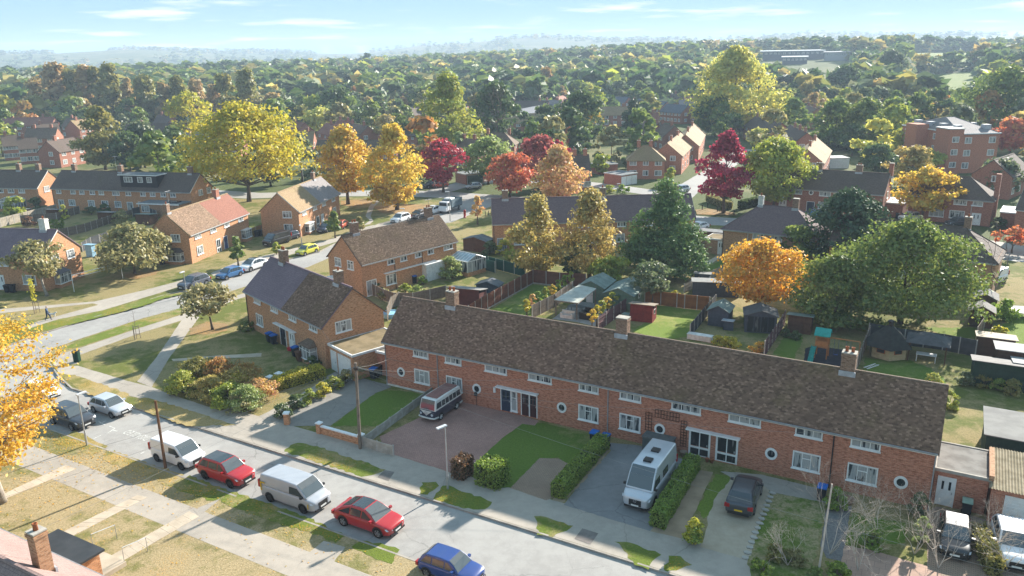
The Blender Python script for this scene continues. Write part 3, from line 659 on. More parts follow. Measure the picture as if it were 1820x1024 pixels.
        V = np.stack([P(x0, s0, lo + tl), P(x1, s0, lo - tl), P(x1, s1, hi + 0 * lo), P(x0, s1, hi + 0 * lo), P(x0, s0, 0 * lo), P(x1, s0, 0 * lo)], 1).reshape(-1, 3)
        base = (np.arange(n) * 6)[:, None]
        q = np.concatenate([base + np.array([[0, 1, 2, 3]]), base + np.array([[4, 5, 1, 0]])], 0)
        me = bpy.data.meshes.new('roof_tiles'); me.vertices.add(len(V)); me.vertices.foreach_set('co', V.astype(np.float32).ravel())
        me.loops.add(q.size); me.loops.foreach_set('vertex_index', q.astype(np.int32).ravel()); me.polygons.add(len(q))
        me.polygons.foreach_set('loop_start', np.arange(0, q.size, 4, dtype=np.int32)); me.polygons.foreach_set('loop_total', np.full(len(q), 4, dtype=np.int32))
        me.materials.append(mat); me.update(calc_edges=True); auto_uv(me)
        o = link('roof_tiles', me, s.root); o['kind'] = 'stuff'
    def side(s, side, u, z):
        """local position and rotation of something on a wall; u runs left to right seen from outside"""
        if side == 'front': return (u, -0.004, z), 0
        if side == 'back': return (s.L - u, s.D + 0.004, z), math.pi
        if side == 'right': return (s.L + 0.004, u, z), math.pi / 2
        return (-0.004, s.D - u, z), -math.pi / 2
    def fac(s, side, x, y):
        """where a pixel's direction meets one of the walls -> (u, z)"""
        d = ray(x, y)
        o, t = {'front': (s.O, s.ux), 'back': (s.O + s.ux * s.L + s.uy * s.D, -s.ux), 'right': (s.O + s.ux * s.L, s.uy), 'left': (s.O + s.uy * s.D, -s.uy)}[side]
        n = np.array([t.y, -t.x]); k = (n @ np.array([o.x, o.y])) / (n @ d[:2]); p = d * k
        return (p[0] - o.x) * t.x + (p[1] - o.y) * t.y, p[2] + CAM_H
    def win(s, side, u, z, w=1.25, h=1.05, cols=3, top=True, surround=True, detail=None):
        loc, rz = s.side(side, u, z)
        if detail is None: detail = not s.fast
        if not detail:
            f, g = far_win(w, h, min(cols, 2)); o = link('window', f, s.root, loc, rz); link('pane', g, o); return o
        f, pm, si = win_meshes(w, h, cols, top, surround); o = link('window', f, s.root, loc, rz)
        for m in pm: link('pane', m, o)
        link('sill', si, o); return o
    def wins(s, side, c, txt, w=1.25, h=1.05, zs=None, **k):
        """windows at pixel centres; height snapped to a storey's sill"""
        for p in txt.split():
            x, y = map(float, p.split(',')); u, z = s.fac(side, *px(c, x, y))
            if zs: z = min(zs, key=lambda q: abs(q + h / 2 - z))
            else: z = z - h / 2
            s.win(side, u, z, w, h, **k)
    def door(s, side, u, w=0.95, h=2.02, mat=None, style='panel', z=0.05, label=None):
        loc, rz = s.side(side, u, z); fr, lf, pm, hd = door_meshes(w, h, mat or WHITE, style)
        o = link('door', lf, s.root, loc, rz); link('frame', fr, o); link('handle', hd, o)
        for m in pm: link('pane', m, o)
        if label: o['label'] = label
        return o
    def doorpx(s, side, c, x, y, **k):
        u, _ = s.fac(side, *px(c, x, y)); return s.door(side, u, **k)
    def chimney(s, u, dy=0.0, w=0.95, d=0.6, h=1.35, pots=1, mat=None, potm=None):
        y = s.D / 2 + dy; zb = s.hr - abs(dy) * (s.hr - s.he) / (s.D / 2) - 0.45; zt = zb + 0.45 + h; m = MB()
        m.box(u - w / 2, y - d / 2, zb, u + w / 2, y + d / 2, zt); m.box(u - w / 2 - .04, y - d / 2 - .04, zt - .22, u + w / 2 + .04, y + d / 2 + .04, zt - .08)
        m.box(u - w / 2 - .02, y - d / 2 - .02, zt + .001, u + w / 2 + .02, y + d / 2 + .02, zt + .07, 1)
        o = m.build('chimney', [mat or s.wallm, CONC], s.root)
        if not s.fast:
            f = MB(); sl = (s.hr - s.he) / (s.D / 2); f.box(u - w / 2 - .08, y - d / 2 - .10, zb + .05, u + w / 2 + .08, y - d / 2 + .002, zb + .42); f.build('flashing', LEAD, o)
        for i in range(pots):
            p = MB(); xx = u + (i - (pots - 1) / 2) * 0.4; p.lathe([(0, 0), (.12, 0), (.10, .3), (.13, .32), (.13, .36), (.09, .37), (.085, .2), (0, .2)], 10, (xx, y, zt + .06)); p.build('chimney_pot', potm or TERRA, o, smooth=True)
        return o
    def downpipe(s, side, u, mat=None):
        loc, rz = s.side(side, u, 0); m = MB(); m.tube([(0, -0.06, 0), (0, -0.06, s.ze - .2)], 0.045, 6); m.build('downpipe', mat or plain('grey_pipe', (0.32, 0.32, 0.32), .5), s.root, loc, rz)
    def bay(s, side, u, w=2.0, d=0.75, h=1.35, z=0.55, roofm=None, flat=False):
        """box bay window: brick plinth, glazed front and sides, small roof"""
        loc, rz = s.side(side, u, 0); b = thing('bay_window', None, None, loc, rz); b.parent = s.root
        m = MB(); m.box(-w / 2, -d, 0, w / 2, 0, z); m.build('plinth', s.wallm, b)
        f = MB(); p = .055
        for x in (-w / 2, -w / 6, w / 6, w / 2): f.box(x - p / 2, -d - p / 2, z, x + p / 2, -d + p / 2, z + h)
        for x in (-w / 2, w / 2): f.box(x - p / 2, -p, z, x + p / 2, 0, z + h)
        for zz in (z, z + h * .68, z + h - p):
            f.box(-w / 2 - p / 2 - .002, -d - p / 2 - .002, zz, w / 2 + p / 2 + .002, -d + p / 2 - .004, zz + p)
            for x in (-w / 2, w / 2): f.box(x - p / 2 - .003, -d, zz, x + p / 2 + .003, 0, zz + p)
        f.box(-w / 2 - .1, -d - .1, z - .05, w / 2 + .1, 0, z); f.build('frame', WHITE, b)
        for i in range(3): g = MB(); x = -w / 2 + w / 3 * i; g.box(x + .03, -d - .01, z + .05, x + w / 3 - .03, -d + .01, z + h - .05); g.build('pane', GLASS, b)
        for x in (-w / 2, w / 2): g = MB(); g.box(x - .01, -d + .03, z + .05, x + .01, -.06, z + h - .05); g.build('pane', GLASS, b)
        r = MB(); o = .12
        if flat: r.box(-w / 2 - o, -d - o, z + h, w / 2 + o, 0, z + h + .12)
        else:
            a = [(-w / 2 - o, -d - o, z + h), (w / 2 + o, -d - o, z + h), (w / 2 + o, 0, z + h), (-w / 2 - o, 0, z + h)]; l, q = (-w / 2 + .45, 0, z + h + .55), (w / 2 - .45, 0, z + h + .55)
            r.face([a[0], a[1], q, l]); r.face([a[1], a[2], q]); r.face([a[3], a[0], l]); r.face(a[::-1])
        r.build('bay_roof', roofm or WHITE, b); return b
    def porch_strip(s, side, u0, u1, z=2.28):
        loc, rz = s.side(side, (u0 + u1) / 2, z); m = MB(); m.box(-(u1 - u0) / 2, -.42, 0, (u1 - u0) / 2, 0, .11); m.build('door_canopy', WHITE, s.root, loc, rz)
    def aerial(s, u, dy=0, h=1.6):
        m = MB(); z = s.hr + 0.9; y = s.D / 2 + dy; m.tube([(u, y, s.hr - .3), (u, y, z + h)], .025, 5); m.tube([(u - .6, y, z + h - .1), (u + .6, y, z + h - .1)], .018, 4)
        for i in range(7): m.tube([(u - .55 + i * .18, y - .28, z + h - .1), (u - .55 + i * .18, y + .28, z + h - .1)], .010, 3)
        m.build('aerial', STEEL, s.root)
def ridge_house(name, label, cat, a, b, D, he, hr, wall, roof, inset=None, **k):
    """a house from the two pixel ends of its ridge at a known ridge height"""
    A, B = G(*a, hr), G(*b, hr); d = B - A; d.z = 0; L = d.length; d.normalize(); yaw = math.atan2(d.y, d.x); uy = Vector((-d.y, d.x, 0))
    e = k.pop('ext', (0, 0)); og = k.get('og', 0.12)
    ins = inset or (og, og); O = A + d * (ins[0] - e[0]) - uy * (D / 2); O.z = k.pop('z0', 0.0)
    return House(name, label, cat, O, yaw, L - ins[0] - ins[1] + e[0] + e[1], D, he, hr, wall, roof, **k)
T = House('brick_terrace', 'long red brick terrace with mossy brown tiled roof facing the street', 'terrace', (TO.x, TO.y, 0), TYAW, 45.35, 6.6, 4.62, 7.72,
          BR_RED, [RF_BRN, RF_DRK], split=23.0, tiles=[(-.12, 20.5, TI_BRN), (20.5, 45.47, TI_DRK)])
UP, LO = 3.55, 1.0
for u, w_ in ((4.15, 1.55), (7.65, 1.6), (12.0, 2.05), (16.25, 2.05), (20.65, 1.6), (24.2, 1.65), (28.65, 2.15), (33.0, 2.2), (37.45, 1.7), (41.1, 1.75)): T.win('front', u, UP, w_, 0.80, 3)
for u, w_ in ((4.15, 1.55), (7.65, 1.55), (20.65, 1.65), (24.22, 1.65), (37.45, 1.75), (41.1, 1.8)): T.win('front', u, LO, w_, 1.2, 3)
def oval(h, u, z):
    m = MB(); n = 20; ri, ro = .27, .43
    for k in range(n):
        a, b = 2 * math.pi * k / n, 2 * math.pi * (k + 1) / n
        q = lambda r, t, y: (r * math.cos(t), y, r * 1.08 * math.sin(t))
        m.face([q(ri, a, -.06), q(ro, a, -.06), q(ro, b, -.06), q(ri, b, -.06)][::-1]); m.face([q(ro, a, -.06), q(ro, a, .01), q(ro, b, .01), q(ro, b, -.06)][::-1]); m.face([q(ri, b, -.06), q(ri, b, .01), q(ri, a, .01), q(ri, a, -.06)][::-1])
    loc, rz = h.side('front', u, z); o = m.build('round_window', WHITE, h.root, loc, rz)
    g = MB(); g.face([(ri * 1.02 * math.cos(-2 * math.pi * k / n), -.02, ri * 1.1 * math.sin(-2 * math.pi * k / n)) for k in range(n)][::-1]); g.build('pane', DGLASS, o)
for u in (1.77, 10.0, 18.25, 26.66, 35.04, 43.5): oval(T, u, 1.60)
NAVY = plain('navy_door', (0.015, 0.035, 0.075), .4); MAROON = plain('maroon_door', (0.05, 0.012, 0.014), .4)
T.door('front', 12.95, 0.9, 2.05, NAVY, 'panel', .12, 'navy blue door with glazed lights'); T.win('front', 13.75, .35, .5, 1.75, 1, True)
T.door('front', 14.85, .72, 2.05, MAROON, 'panel', .12, 'dark maroon door'); T.door('front', 15.58, .66, 2.05, MAROON, 'panel', .12, 'dark maroon side panel')
T.door('front', 29.8, 1.5, 2.0, WHITE, 'glazed', .10, 'white glazed porch doors'); T.door('front', 31.85, 1.5, 2.0, WHITE, 'glazed', .10, 'white glazed porch doors')
T.porch_strip('front', 12.1, 16.1); T.porch_strip('front', 28.8, 32.8, 2.22)
for u in (5.93, 22.34, 0.08): T.downpipe('front', u)
T.downpipe('front', 39.1, BLACKP); T.downpipe('front', 45.3)
def chpx(ho, c, x, y, **k):
    """chimney whose base on the ridge shows at a pixel"""
    p = G(*px(c, x, y), ho.hr); u = (p - ho.O).x * ho.ux.x + (p - ho.O).y * ho.ux.y; return ho.chimney(u, **k)
BR_STACK = brick('stack_brick', (0.24, 0.135, 0.085), (0.30, 0.18, 0.115), (0.33, 0.29, 0.24))
for x, pots in ((807, 2), (1108, 0), (1507, 2)): 
    c_ = chpx(T, 'Z', x, 540 if x < 900 else (590 if x < 1300 else 657), w=0.95, d=0.75, h=1.25, pots=pots, mat=BR_STACK)
TRELLIS = plain('brown_trellis', (0.07, 0.04, 0.025), .9)
def trellis(h, u, z, w, hh):
    m = MB(); n = max(2, int(w / .22)); k = max(2, int(hh / .22))
    for i in range(n + 1): m.box(u - w / 2 + w * i / n - .02, -.05, z, u - w / 2 + w * i / n + .02, -.02, z + hh)
    for i in range(k + 1): m.box(u - w / 2, -.035, z + hh * i / k - .02, u + w / 2, -.015, z + hh * i / k + .02)
    m.build('trellis', TRELLIS, h.root)
trellis(T, 25.75, 1.3, .5, 1.5); trellis(T, 27.2, 2.55, 1.9, .65); trellis(T, 28.55, .6, .45, 2.1)
m = MB(); m.tube([(9.98, -.1, .05), (9.98, -.1, 1.0)], .02, 5); m.lathe([(0, 0), (.14, .02), (.16, .2), (.1, .36), (0, .38)], 10, (9.98, -.2, 1.0)); m.build('wall_meter', BLACKP, T.root)
m = MB(); m.box(11.75, -.14, 1.65, 11.95, 0, 2.15); m.build('wall_lantern', WHITE, T.root)
m = MB(); m.box(0.05, -.05, 2.62, 5.9, 0, 2.68); m.build('wall_conduit', plain('faded_brick_band', (.33, .2, .15), .9), T.root)
m = MB(); m.box(-.02, -.05, 0, 5.9, -.003, .16); m.build('white_plinth', OFFWHITE, T.root)
A = ridge_house('semi_detached_house', 'orange brick pair of houses, roof half smooth purple tiles half mossy brown', 'house', (481, 456), (626, 511), 6.9, 4.62, 7.7, BR_ORG, [RF_PUR, RF_BRN], split=9.3, tiles=[(9.3, 17.75, TI_DRK)])
k_ = 4.268
def cA(p): return (420 + p[0] / k_, 440 + p[1] / k_)
def winpx(h, side, plist, w, hh, z, conv, **kw):
    for p in plist:
        u, _ = h.fac(side, *conv(p)); h.win(side, u, z, w, hh, **kw)
winpx(A, 'front', [(160, 400), (290, 465), (428, 530), (585, 605)], 1.5, .80, 3.55, cA); winpx(A, 'front', [(180, 553)], 1.5, 1.2, 1.0, cA)
A.doorpx('front', 'Z', *cA((358, 672)), w=1.2, mat=plain('charcoal_door', (.02, .022, .025), .4), style='panel', label='charcoal double door'); A.doorpx('front', 'Z', *cA((425, 700)), w=1.2, mat=WHITE, style='panel')
u0, _ = A.fac('front', *cA((303, 582))); u1, _ = A.fac('front', *cA((450, 650))); A.porch_strip('front', u0, u1 + .2)
ub, _ = A.fac('front', *cA((575, 790))); A.bay('front', ub, 2.1, .8, 1.35, .5, RF_BRN)
ur, zr = A.fac('right', *cA((812, 597))); A.win('right', ur, 3.45, 1.7, 1.05, 3)
chpx(A, 'Z', 500, 466, w=.95, d=.75, h=1.3, pots=2, mat=BR_STACK); chpx(A, 'Z', 603, 502, w=.9, d=.7, h=1.2, pots=1, mat=BR_STACK)
A.downpipe('front', .05, BLACKP); m = MB(); m.lathe([(.0, 0), (.22, .03), (.34, .12)], 12); o = m.build('satellite_dish', BLACKP, A.root, (-.3, .6, 3.6)); o.rotation_euler = (R(90), 0, R(40))
GRAVEL = plain('mossy_gravel', (0.25, 0.19, 0.11), 0.95, (0.17, 0.13, 0.07), 1.0, bump=.4)
def flat_block(name, label, cat, O, yaw, L, D, h, wall, roofm, trim=WHITE):
    r = thing(name, label, cat, O, yaw); m = MB(); m.box(0, 0, 0, L, D, h - .02); m.build('wall', wall, r)
    m = MB(); m.box(.06, .06, h - .02, L - .06, D - .06, h + .05); m.build('flat_roof', roofm, r)
    m = MB(); t = .1
    m.box(-t, -t, h - .12, L + t, .05, h + .1); m.box(-t, D - .05, h - .12, L + t, D + t, h + .1); m.box(-t, .051, h - .12, .05, D - .051, h + .1); m.box(L - .05, .051, h - .12, L + t, D - .051, h + .1)
    m.build('fascia', trim, r); return r
gO = A.O + A.ux * (A.L + .02) + A.uy * .35
ga = flat_block('garage', 'flat roofed orange brick garage with two white doors', 'garage', gO, A.yaw, 4.55, 6.5, 2.55, BR_ORG, GRAVEL)
def put_door(root, x, w, h, mat, style, label=None, y=-.004, z=.03):
    fr, lf, pm, hd = door_meshes(w, h, mat, style); o = link('door', lf, root, (x, y, z)); link('frame', fr, o); link('handle', hd, o)
    for q in pm: link('pane', q, o)
    if label: o['label'] = label
put_door(ga, 1.0, .95, 2.0, WHITE, 'flush', 'plain white side door'); put_door(ga, 3.0, 2.2, 2.0, WHITE, 'garage', 'white ribbed garage door')
lp = T.O + T.ux * -2.35 + T.uy * 1.6
lk = flat_block('side_lobby', 'low red brick lobby with pale flat roof beside terrace end', 'lobby', lp, T.yaw, 2.3, 3.2, 2.35, BR_RED, plain('pale_felt', (.27, .24, .20), .9))
eO = T.O + T.ux * 45.40 + T.uy * 1.1
el = flat_block('side_lobby', 'red brick side lobby with white door and silver painted flat roof', 'lobby', eO, T.yaw, 3.1, 4.2, 2.6, BR_RED, plain('silver_roof', (.24, .23, .21), .95, (.16, .15, .135), 1.2), CONC)
put_door(el, .75, .95, 2.05, WHITE, 'panel', 'white panelled front door')
m = MB(); m.box(3.05, -.15, 2.6, 3.35, 4.3, 2.95); m.build('parapet', BR_BRN, el)
gO2 = T.O + T.ux * 48.65 + T.uy * .4
gr = thing('garage', 'brick garage with white ribbed door and corrugated tan roof', 'garage', gO2, T.yaw)
m = MB(); m.box(0, 0, 0, 4.2, 5.5, 2.35); m.build('wall', BR_RED, gr); put_door(gr, 2.1, 2.5, 2.0, WHITE, 'garage', 'white ribbed up and over door')
m = MB(); nc = 26
for i in range(nc):
    a, b, c = 4.5 * i / nc - .15, 4.5 * (i + .5) / nc - .15, 4.5 * (i + 1) / nc - .15
    m.face([(a, -.2, 2.42), (b, -.2, 2.50), (b, 5.6, 2.75), (a, 5.6, 2.67)]); m.face([(b, -.2, 2.50), (c, -.2, 2.42), (c, 5.6, 2.67), (b, 5.6, 2.75)])
m.build('corrugated_roof', plain('lichened_sheet', (.34, .29, .20), .95, (.22, .185, .12), 1.6), gr)
Cc = ridge_house('semi_detached_house', 'orange brick pair of houses with plain brown roof and rear conservatory', 'house', px('E', 735, 585), px('E', 1420, 440), 6.9, 4.62, 7.7, BR_ORG, [RF_BRN], tiles=[(-.12, 16.8, TI_TAN)])
Cc.wins('front', 'E', '1078,745 1168,722', 1.05, .85, [3.5], cols=2); Cc.wins('front', 'E', '1270,697 1358,674', 1.0, .85, [3.5], cols=2); Cc.wins('front', 'E', '1480,642', 1.6, .85, [3.5])
Cc.wins('front', 'E', '943,890', 1.5, 1.9, [.1], cols=2, top=False); Cc.wins('front', 'E', '1082,872', 1.6, 1.3, [.8]); Cc.wins('front', 'E', '1390,785', 1.4, 1.2, [.9])
Cc.wins('left', 'E', '712,753 800,780', 1.2, 1.05, [3.45], cols=2)
for x in (1105, 1300): u_, _ = Cc.fac('front', *px('E', x, 750)); Cc.downpipe('front', u_, BLACKP)
chpx(Cc, 'E', 848, 570, w=.95, d=.75, h=1.3, pots=2, mat=BR_STACK); chpx(Cc, 'E', 1338, 455, w=.95, d=.75, h=1.3, pots=2, mat=BR_STACK); Cc.aerial(15.2, .3)
ub, _ = Cc.fac('left', *px('E', 705, 880)); Cc.bay('left', min(max(ub, 1.2), 5.8), 1.9, .8, 1.3, .5, WHITE, True)
u0, _ = Cc.fac('front', *px('E', 1030, 850)); u1, _ = Cc.fac('front', *px('E', 1330, 770)); Cc.porch_strip('front', u0, u1 + 1.5, 2.4)
m = MB(); ul, _ = Cc.fac('front', *px('E', 1300, 830)); m.box(ul, -.9, 0, ul + 3.4, -.01, 2.35); m.build('rendered_extension', plain('white_render', (.68, .68, .66), .8), Cc.root)
def conservatory(parent, x, y, w, d, h=2.1, hr=2.9, roofm=None):
    """lean-to gabled glass room attached to a house; ridge along y"""
    b = thing('conservatory', None, None, (x, y, 0)); b.parent = parent; m = MB(); m.box(0, -d, 0, w, 0, .6); m.build('plinth', BR_ORG, b); f = MB(); p = .07
    for i in range(5):
        xx = w * i / 4; f.box(xx - p / 2, -d - p / 2, .6, xx + p / 2, -d + p / 2, h)
    for i in range(4):
        yy = -d * i / 4
        for xx in (0, w): f.box(xx - p / 2, yy - p / 2 - .002, .6, xx + p / 2, yy + p / 2 - .002, h)
    f.box(-.06, -d - .06, h, w + .06, -d + .04, h + .09); f.box(-.06, -d + .041, h, .04, 0, h + .09); f.box(w - .04, -d + .041, h, w + .06, 0, h + .09)
    n = 6
    for i in range(n + 1):
        yy = -d + d * i / n
        f.tube([(0, yy, h + .08), (w / 2, yy, hr), (w, yy, h + .08)], .035, 4)
    f.tube([(w / 2, -d, hr), (w / 2, 0, hr)], .06, 5); f.build('frame', WHITE, b)
    gm = roofm or plain('conservatory_glass', (.42, .50, .52), .15, (.30, .36, .38), 1)
    for xx, q in ((0, 1), (w, -1)):
        g = MB(); g.face([(xx, -d, h + .06), (w / 2, -d, hr - .02), (w / 2, 0, hr - .02), (xx, 0, h + .06)]); g.build('roof_glass', gm, b)
    g = MB(); g.box(.03, -d - .01, .62, w - .03, -d + .01, h); g.build('pane', GLASS, b)
    for xx in (0, w): g = MB(); g.box(xx - .01, -d + .03, .62, xx + .01, -.02, h); g.build('pane', GLASS, b)
    g = MB(); g.face([(0, -d, h + .06), (w, -d, h + .06), (w / 2, -d, hr - .02)]); g.build('gable_glass', GLASS, b)
uc, _ = Cc.fac('front', *px('E', 1500, 800)); conservatory(Cc.root, uc - .2, 0, 3.6, 3.6)
B1 = ridge_house('semi_detached_house', 'orange brick pair of houses, roof half tan half faded red', 'house', px('D', 1150, 430), px('D', 1590, 290), 6.9, 4.62, 7.7, BR_ORG, [RF_TAN, RF_RED], split=8.8, tiles=[(-.12, 8.8, TI_TAN)])
B1.wins('front', 'D', '1382,580 1490,540 1585,498 1683,462', 1.5, .85, [3.5]); B1.wins('front', 'D', '1400,690', 1.5, 1.2, [1.0])
B1.wins('left', 'D', '1112,600 1230,605', 1.4, 1.05, [3.4])
B1.doorpx('front', 'D', 1530, 655, mat=WHITE, style='glazed', w=1.1); B1.doorpx('front', 'D', 1580, 630, mat=plain('blue_panel_door', (.06, .08, .2), .4), w=1.0)
ub, _ = B1.fac('left', *px('D', 1245, 740)); B1.bay('left', min(max(ub, 1.3), 5.6), 2.1, .8, 1.35, .5, RF_DRK)
ub, _ = B1.fac('front', *px('D', 1712, 580)); B1.bay('front', min(ub, 16.4), 1.9, .8, 1.3, .6, WHITE, True)
chpx(B1, 'D', 1222, 425, w=.8, d=.6, h=1.2, mat=BR_STACK); chpx(B1, 'D', 1530, 315, w=.95, d=.7, h=1.2, mat=BR_FAR); B1.aerial(1.6, .2, 2.2)
B2 = ridge_house('semi_detached_house', 'orange brick pair of houses, roof half tan half pale grey', 'house', px('E', 285, 285), px('E', 590, 170), 6.9, 4.62, 7.7, BR_ORG, [RF_TAN, RF_GRY], split=9.0)
B2.wins('front', 'E', '473,410 547,377 610,345 677,318', 1.5, .85, [3.5]); B2.wins('front', 'E', '685,400', 1.5, 1.2, [1.0]); B2.wins('left', 'E', '355,425', 1.5, 1.05, [3.4]); B2.wins('left', 'E', '365,523', 1.5, 1.2, [1.0])
B2.doorpx('front', 'E', 570, 480, mat=WHITE, style='glazed', w=1.1); B2.doorpx('front', 'E', 602, 460, mat=WHITE, w=1.0)
ub, _ = B2.fac('front', *px('E', 497, 515)); B2.bay('front', max(ub, 1.3), 2.1, .8, 1.35, .5, WHITE, True)
chpx(B2, 'E', 552, 190, w=.8, d=.6, h=1.2, mat=BR_STACK); B2.aerial(11.5, .3)
lO = B1.O + B1.ux * (B1.L + 1.0) + B1.uy * 2.5
sh = flat_block('outbuilding', 'low dark roofed brick outbuilding between two orange houses', 'outbuilding', lO, B1.yaw, 2.6, 3.2, 2.3, BR_ORG, RF_DRK, BLACKP)
Eh = ridge_house('semi_detached_house', 'orange brick house with smooth plum roof behind the loose olive tree', 'house', (0, 405.8), (101.6, 408), 7.6, 4.62, 7.7, BR_ORG, [RF_PUR], ext=(14, 0))
ke = 6.4
def cE(p): return (p[0] / ke, 380 + p[1] / ke)
winpx(Eh, 'front', [(35, 550), (-120, 540)], 1.5, .95, 3.45, cE); winpx(Eh, 'front', [(340, 770)], 1.9, 1.2, 1.0, cE)
winpx(Eh, 'right', [(625, 505), (800, 450)], 1.35, 1.05, 3.35, cE)
ub, _ = Eh.fac('right', *cE((690, 740))); Eh.bay('right', min(max(ub, 1.4), 6), 2.2, .85, 1.4, .55, RF_SLT)
Eh.doorpx('front', 'Z', *cE((20, 800)), mat=WHITE, style='panel'); chpx(Eh, 'Z', *cE((460, 190)), w=.95, d=.75, h=1.4, mat=OFFWHITE)
Fh = ridge_house('brick_terrace', 'orange brick terrace with dark roof and a black clad dormer', 'terrace', px('D', 430, 128), px('D', 1400, 150), 7.2, 4.7, 7.7, BR_ORG, [RF_DRK])
Fh.wins('front', 'D', '410,268 510,270 572,272 645,272 708,275 897,280 1000,285 1068,285 1142,288 1210,290', 1.15, .95, [3.45], cols=2); Fh.wins('front', 'D', '810,278', 1.6, .95, [3.45])
Fh.wins('front', 'D', '430,355 912,375', 1.3, 1.95, [.1], cols=2, top=False); Fh.wins('front', 'D', '505,352 640,355 735,355 825,352 993,368', 1.5, 1.15, [1.0])
Fh.wins('right', 'D', '1403,278 1460,262', 1.2, 1.05, [3.4])
for x, y in ((497, 135), (835, 140), (1328, 150)): chpx(Fh, 'D', x, y, w=.9, d=.7, h=1.25, mat=BR_STACK)
Fh.aerial(13.5, .3, 2.2); Fh.downpipe('front', 15.6); Fh.downpipe('front', .2, BLACKP)
u0, _ = Fh.fac('front', *px('D', 850, 240)); u1, _ = Fh.fac('front', *px('D', 1105, 255)); u0 -= 0.4; u1 -= .4
m = MB(); m.box(u0, .45, 5.0, u1, 4.3, 7.45); dm = m.build('dormer', plain('black_cladding', (.035, .032, .036), .6), Fh.root)
m = MB(); m.box(u0 - .3, .1, 7.455, u1 + .3, 4.4, 7.62); m.build('dormer_roof', WHITE, dm); m = MB(); m.box(u0 - .1, .2, 7.625, u1 + .1, 4.3, 7.66); m.build('roof_felt', FELT, dm)
for x_, w_ in ((.22, 1.9), (.55, 1.1), (.8, 1.0)):
    f_, pm_, si_ = win_meshes(w_, 1.0, 3 if w_ > 1.5 else 2, False, True); o = link('window', f_, dm, (u0 + (u1 - u0) * x_, .446, 6.1))
    for q in pm_: link('pane', q, o)
u0, _ = Fh.fac('front', *px('D', 1060, 350)); ex = thing('rear_extension', None, None, (u0, -3.6, 0)); ex.parent = Fh.root
m = MB(); m.box(0, 0, 0, 9, 3.59, 2.5); m.build('wall', BR_BRN, ex); m = MB(); m.box(-.3, -.3, 2.52, 9.3, 3.55, 2.72); m.build('flat_roof', FELT, ex); m = MB(); m.box(-.33, -.34, 2.5, 9.33, -.3, 2.74); m.build('fascia', WHITE, ex); m = MB(); m.box(6, .8, 2.73, 8, 2.4, 2.95); m.build('roof_light', DGLASS, ex)
f_, pm_, si_ = win_meshes(1.7, 1.2, 3, True, True); o = link('window', f_, ex, (1.4, -.004, 1.0)); [link('pane', q, o) for q in pm_]
Gh = ridge_house('brick_terrace', 'orange brick terrace end with dark roof and white conservatory', 'terrace', px('D', 0, 125), px('D', 335, 128), 7.2, 4.7, 7.7, BR_ORG, [RF_DRK], ext=(16, 0))
Gh.wins('front', 'D', '75,258 150,262 0,255', 1.4, 1.0, [3.45]); Gh.wins('right', 'D', '325,253', 1.4, 1.05, [3.4])
for x, y in ((115, 130), (248, 132)): chpx(Gh, 'D', x, y, w=.9, d=.7, h=1.25, mat=BR_STACK)
uc, _ = Gh.fac('front', *px('D', 60, 350)); conservatory(Gh.root, uc, 0, 4.2, 3.2)
Dh = ridge_house('brick_terrace', 'orange brick terrace with plum roof behind the autumn trees', 'terrace', (872.8, 353.3), (1228, 344), 7.0, 4.62, 7.7, BR_ORG, [RF_PLM])
Dh.wins('front', 'F', '300,505 395,505 1005,488 700,495 800,490 1200,480 1300,478', 1.3, .95, [3.45]); Dh.wins('front', 'F', '165,615', 1.4, 1.95, [.1], cols=2, top=False); Dh.wins('front', 'F', '290,607 985,592 450,605 800,598 1200,590', 1.7, 1.2, [1.0])
for x, y in ((190, 335), (882, 320), (1388, 300)): chpx(Dh, 'F', x, y, w=.9, d=.7, h=1.25, mat=BR_STACK)
Dh.downpipe('front', .1, BLACKP)
Ih = ridge_house('semi_detached_house', 'brown brick house with dark hipped roof and two stacks', 'house', (1352.5, 364), (1414.6, 369.4), 7.4, 4.62, 7.7, BR_BRN, [RF_PLM], kind='hip', inset=(0, 0), ext=(4.2, 4.2), hip=4.2)
ki = 7.315
def cI(p): return (1280 + p[0] / ki, 340 + p[1] / ki)
winpx(Ih, 'front', [(500, 540), (735, 570)], 1.5, .95, 3.4, cI); winpx(Ih, 'front', [(275, 700)], 1.7, 1.25, .95, cI); winpx(Ih, 'front', [(470, 730)], 1.3, 1.9, .1, cI)
Ih.chimney(4.2, 0, .7, .6, 1.3, 1, OFFWHITE); Ih.chimney(Ih.L - 4.2, 0, .8, .7, 1.3, 0, BR_STACK); u_, _ = Ih.fac('front', *cI((360, 600))); Ih.downpipe('front', u_, OFFWHITE); Ih.downpipe('front', .1, BLACKP)
xO = Ih.O - Ih.ux * 3.2 + Ih.uy * 1.5
xl = flat_block('side_lobby', 'small brown lobby with white door beside hipped house', 'lobby', xO, Ih.yaw, 3.1, 3.5, 2.3, BR_BRN, GRAVEL, OFFWHITE); put_door(xl, 2.5, .8, 2.0, WHITE, 'panel')
Jh = ridge_house('brick_terrace', 'dark red brick houses with dark roof behind the pine', 'terrace', px('G', 520, 100), px('G', 1020, 130), 7.4, 4.62, 7.7, BR_FAR, [RF_DRK], ext=(7, 0))
Jh.wins('front', 'G', '628,252', 1.9, .95, [3.4]); Jh.wins('front', 'G', '722,262', 1.1, .95, [3.4], cols=2); Jh.wins('front', 'G', '622,327', 2.0, 1.2, [1.0]); Jh.wins('front', 'G', '460,240', 1.8, .95, [3.4]); Jh.wins('right', 'G', '1000,262', 1.2, 1.1, [3.3])
u_, _ = Jh.fac('front', *px('G', 545, 245)); oval(Jh, u_, 3.8); Jh.doorpx('front', 'G', 540, 330, mat=NAVY, w=1.3); Jh.doorpx('front', 'G', 375, 300, mat=WHITE, w=1.3)
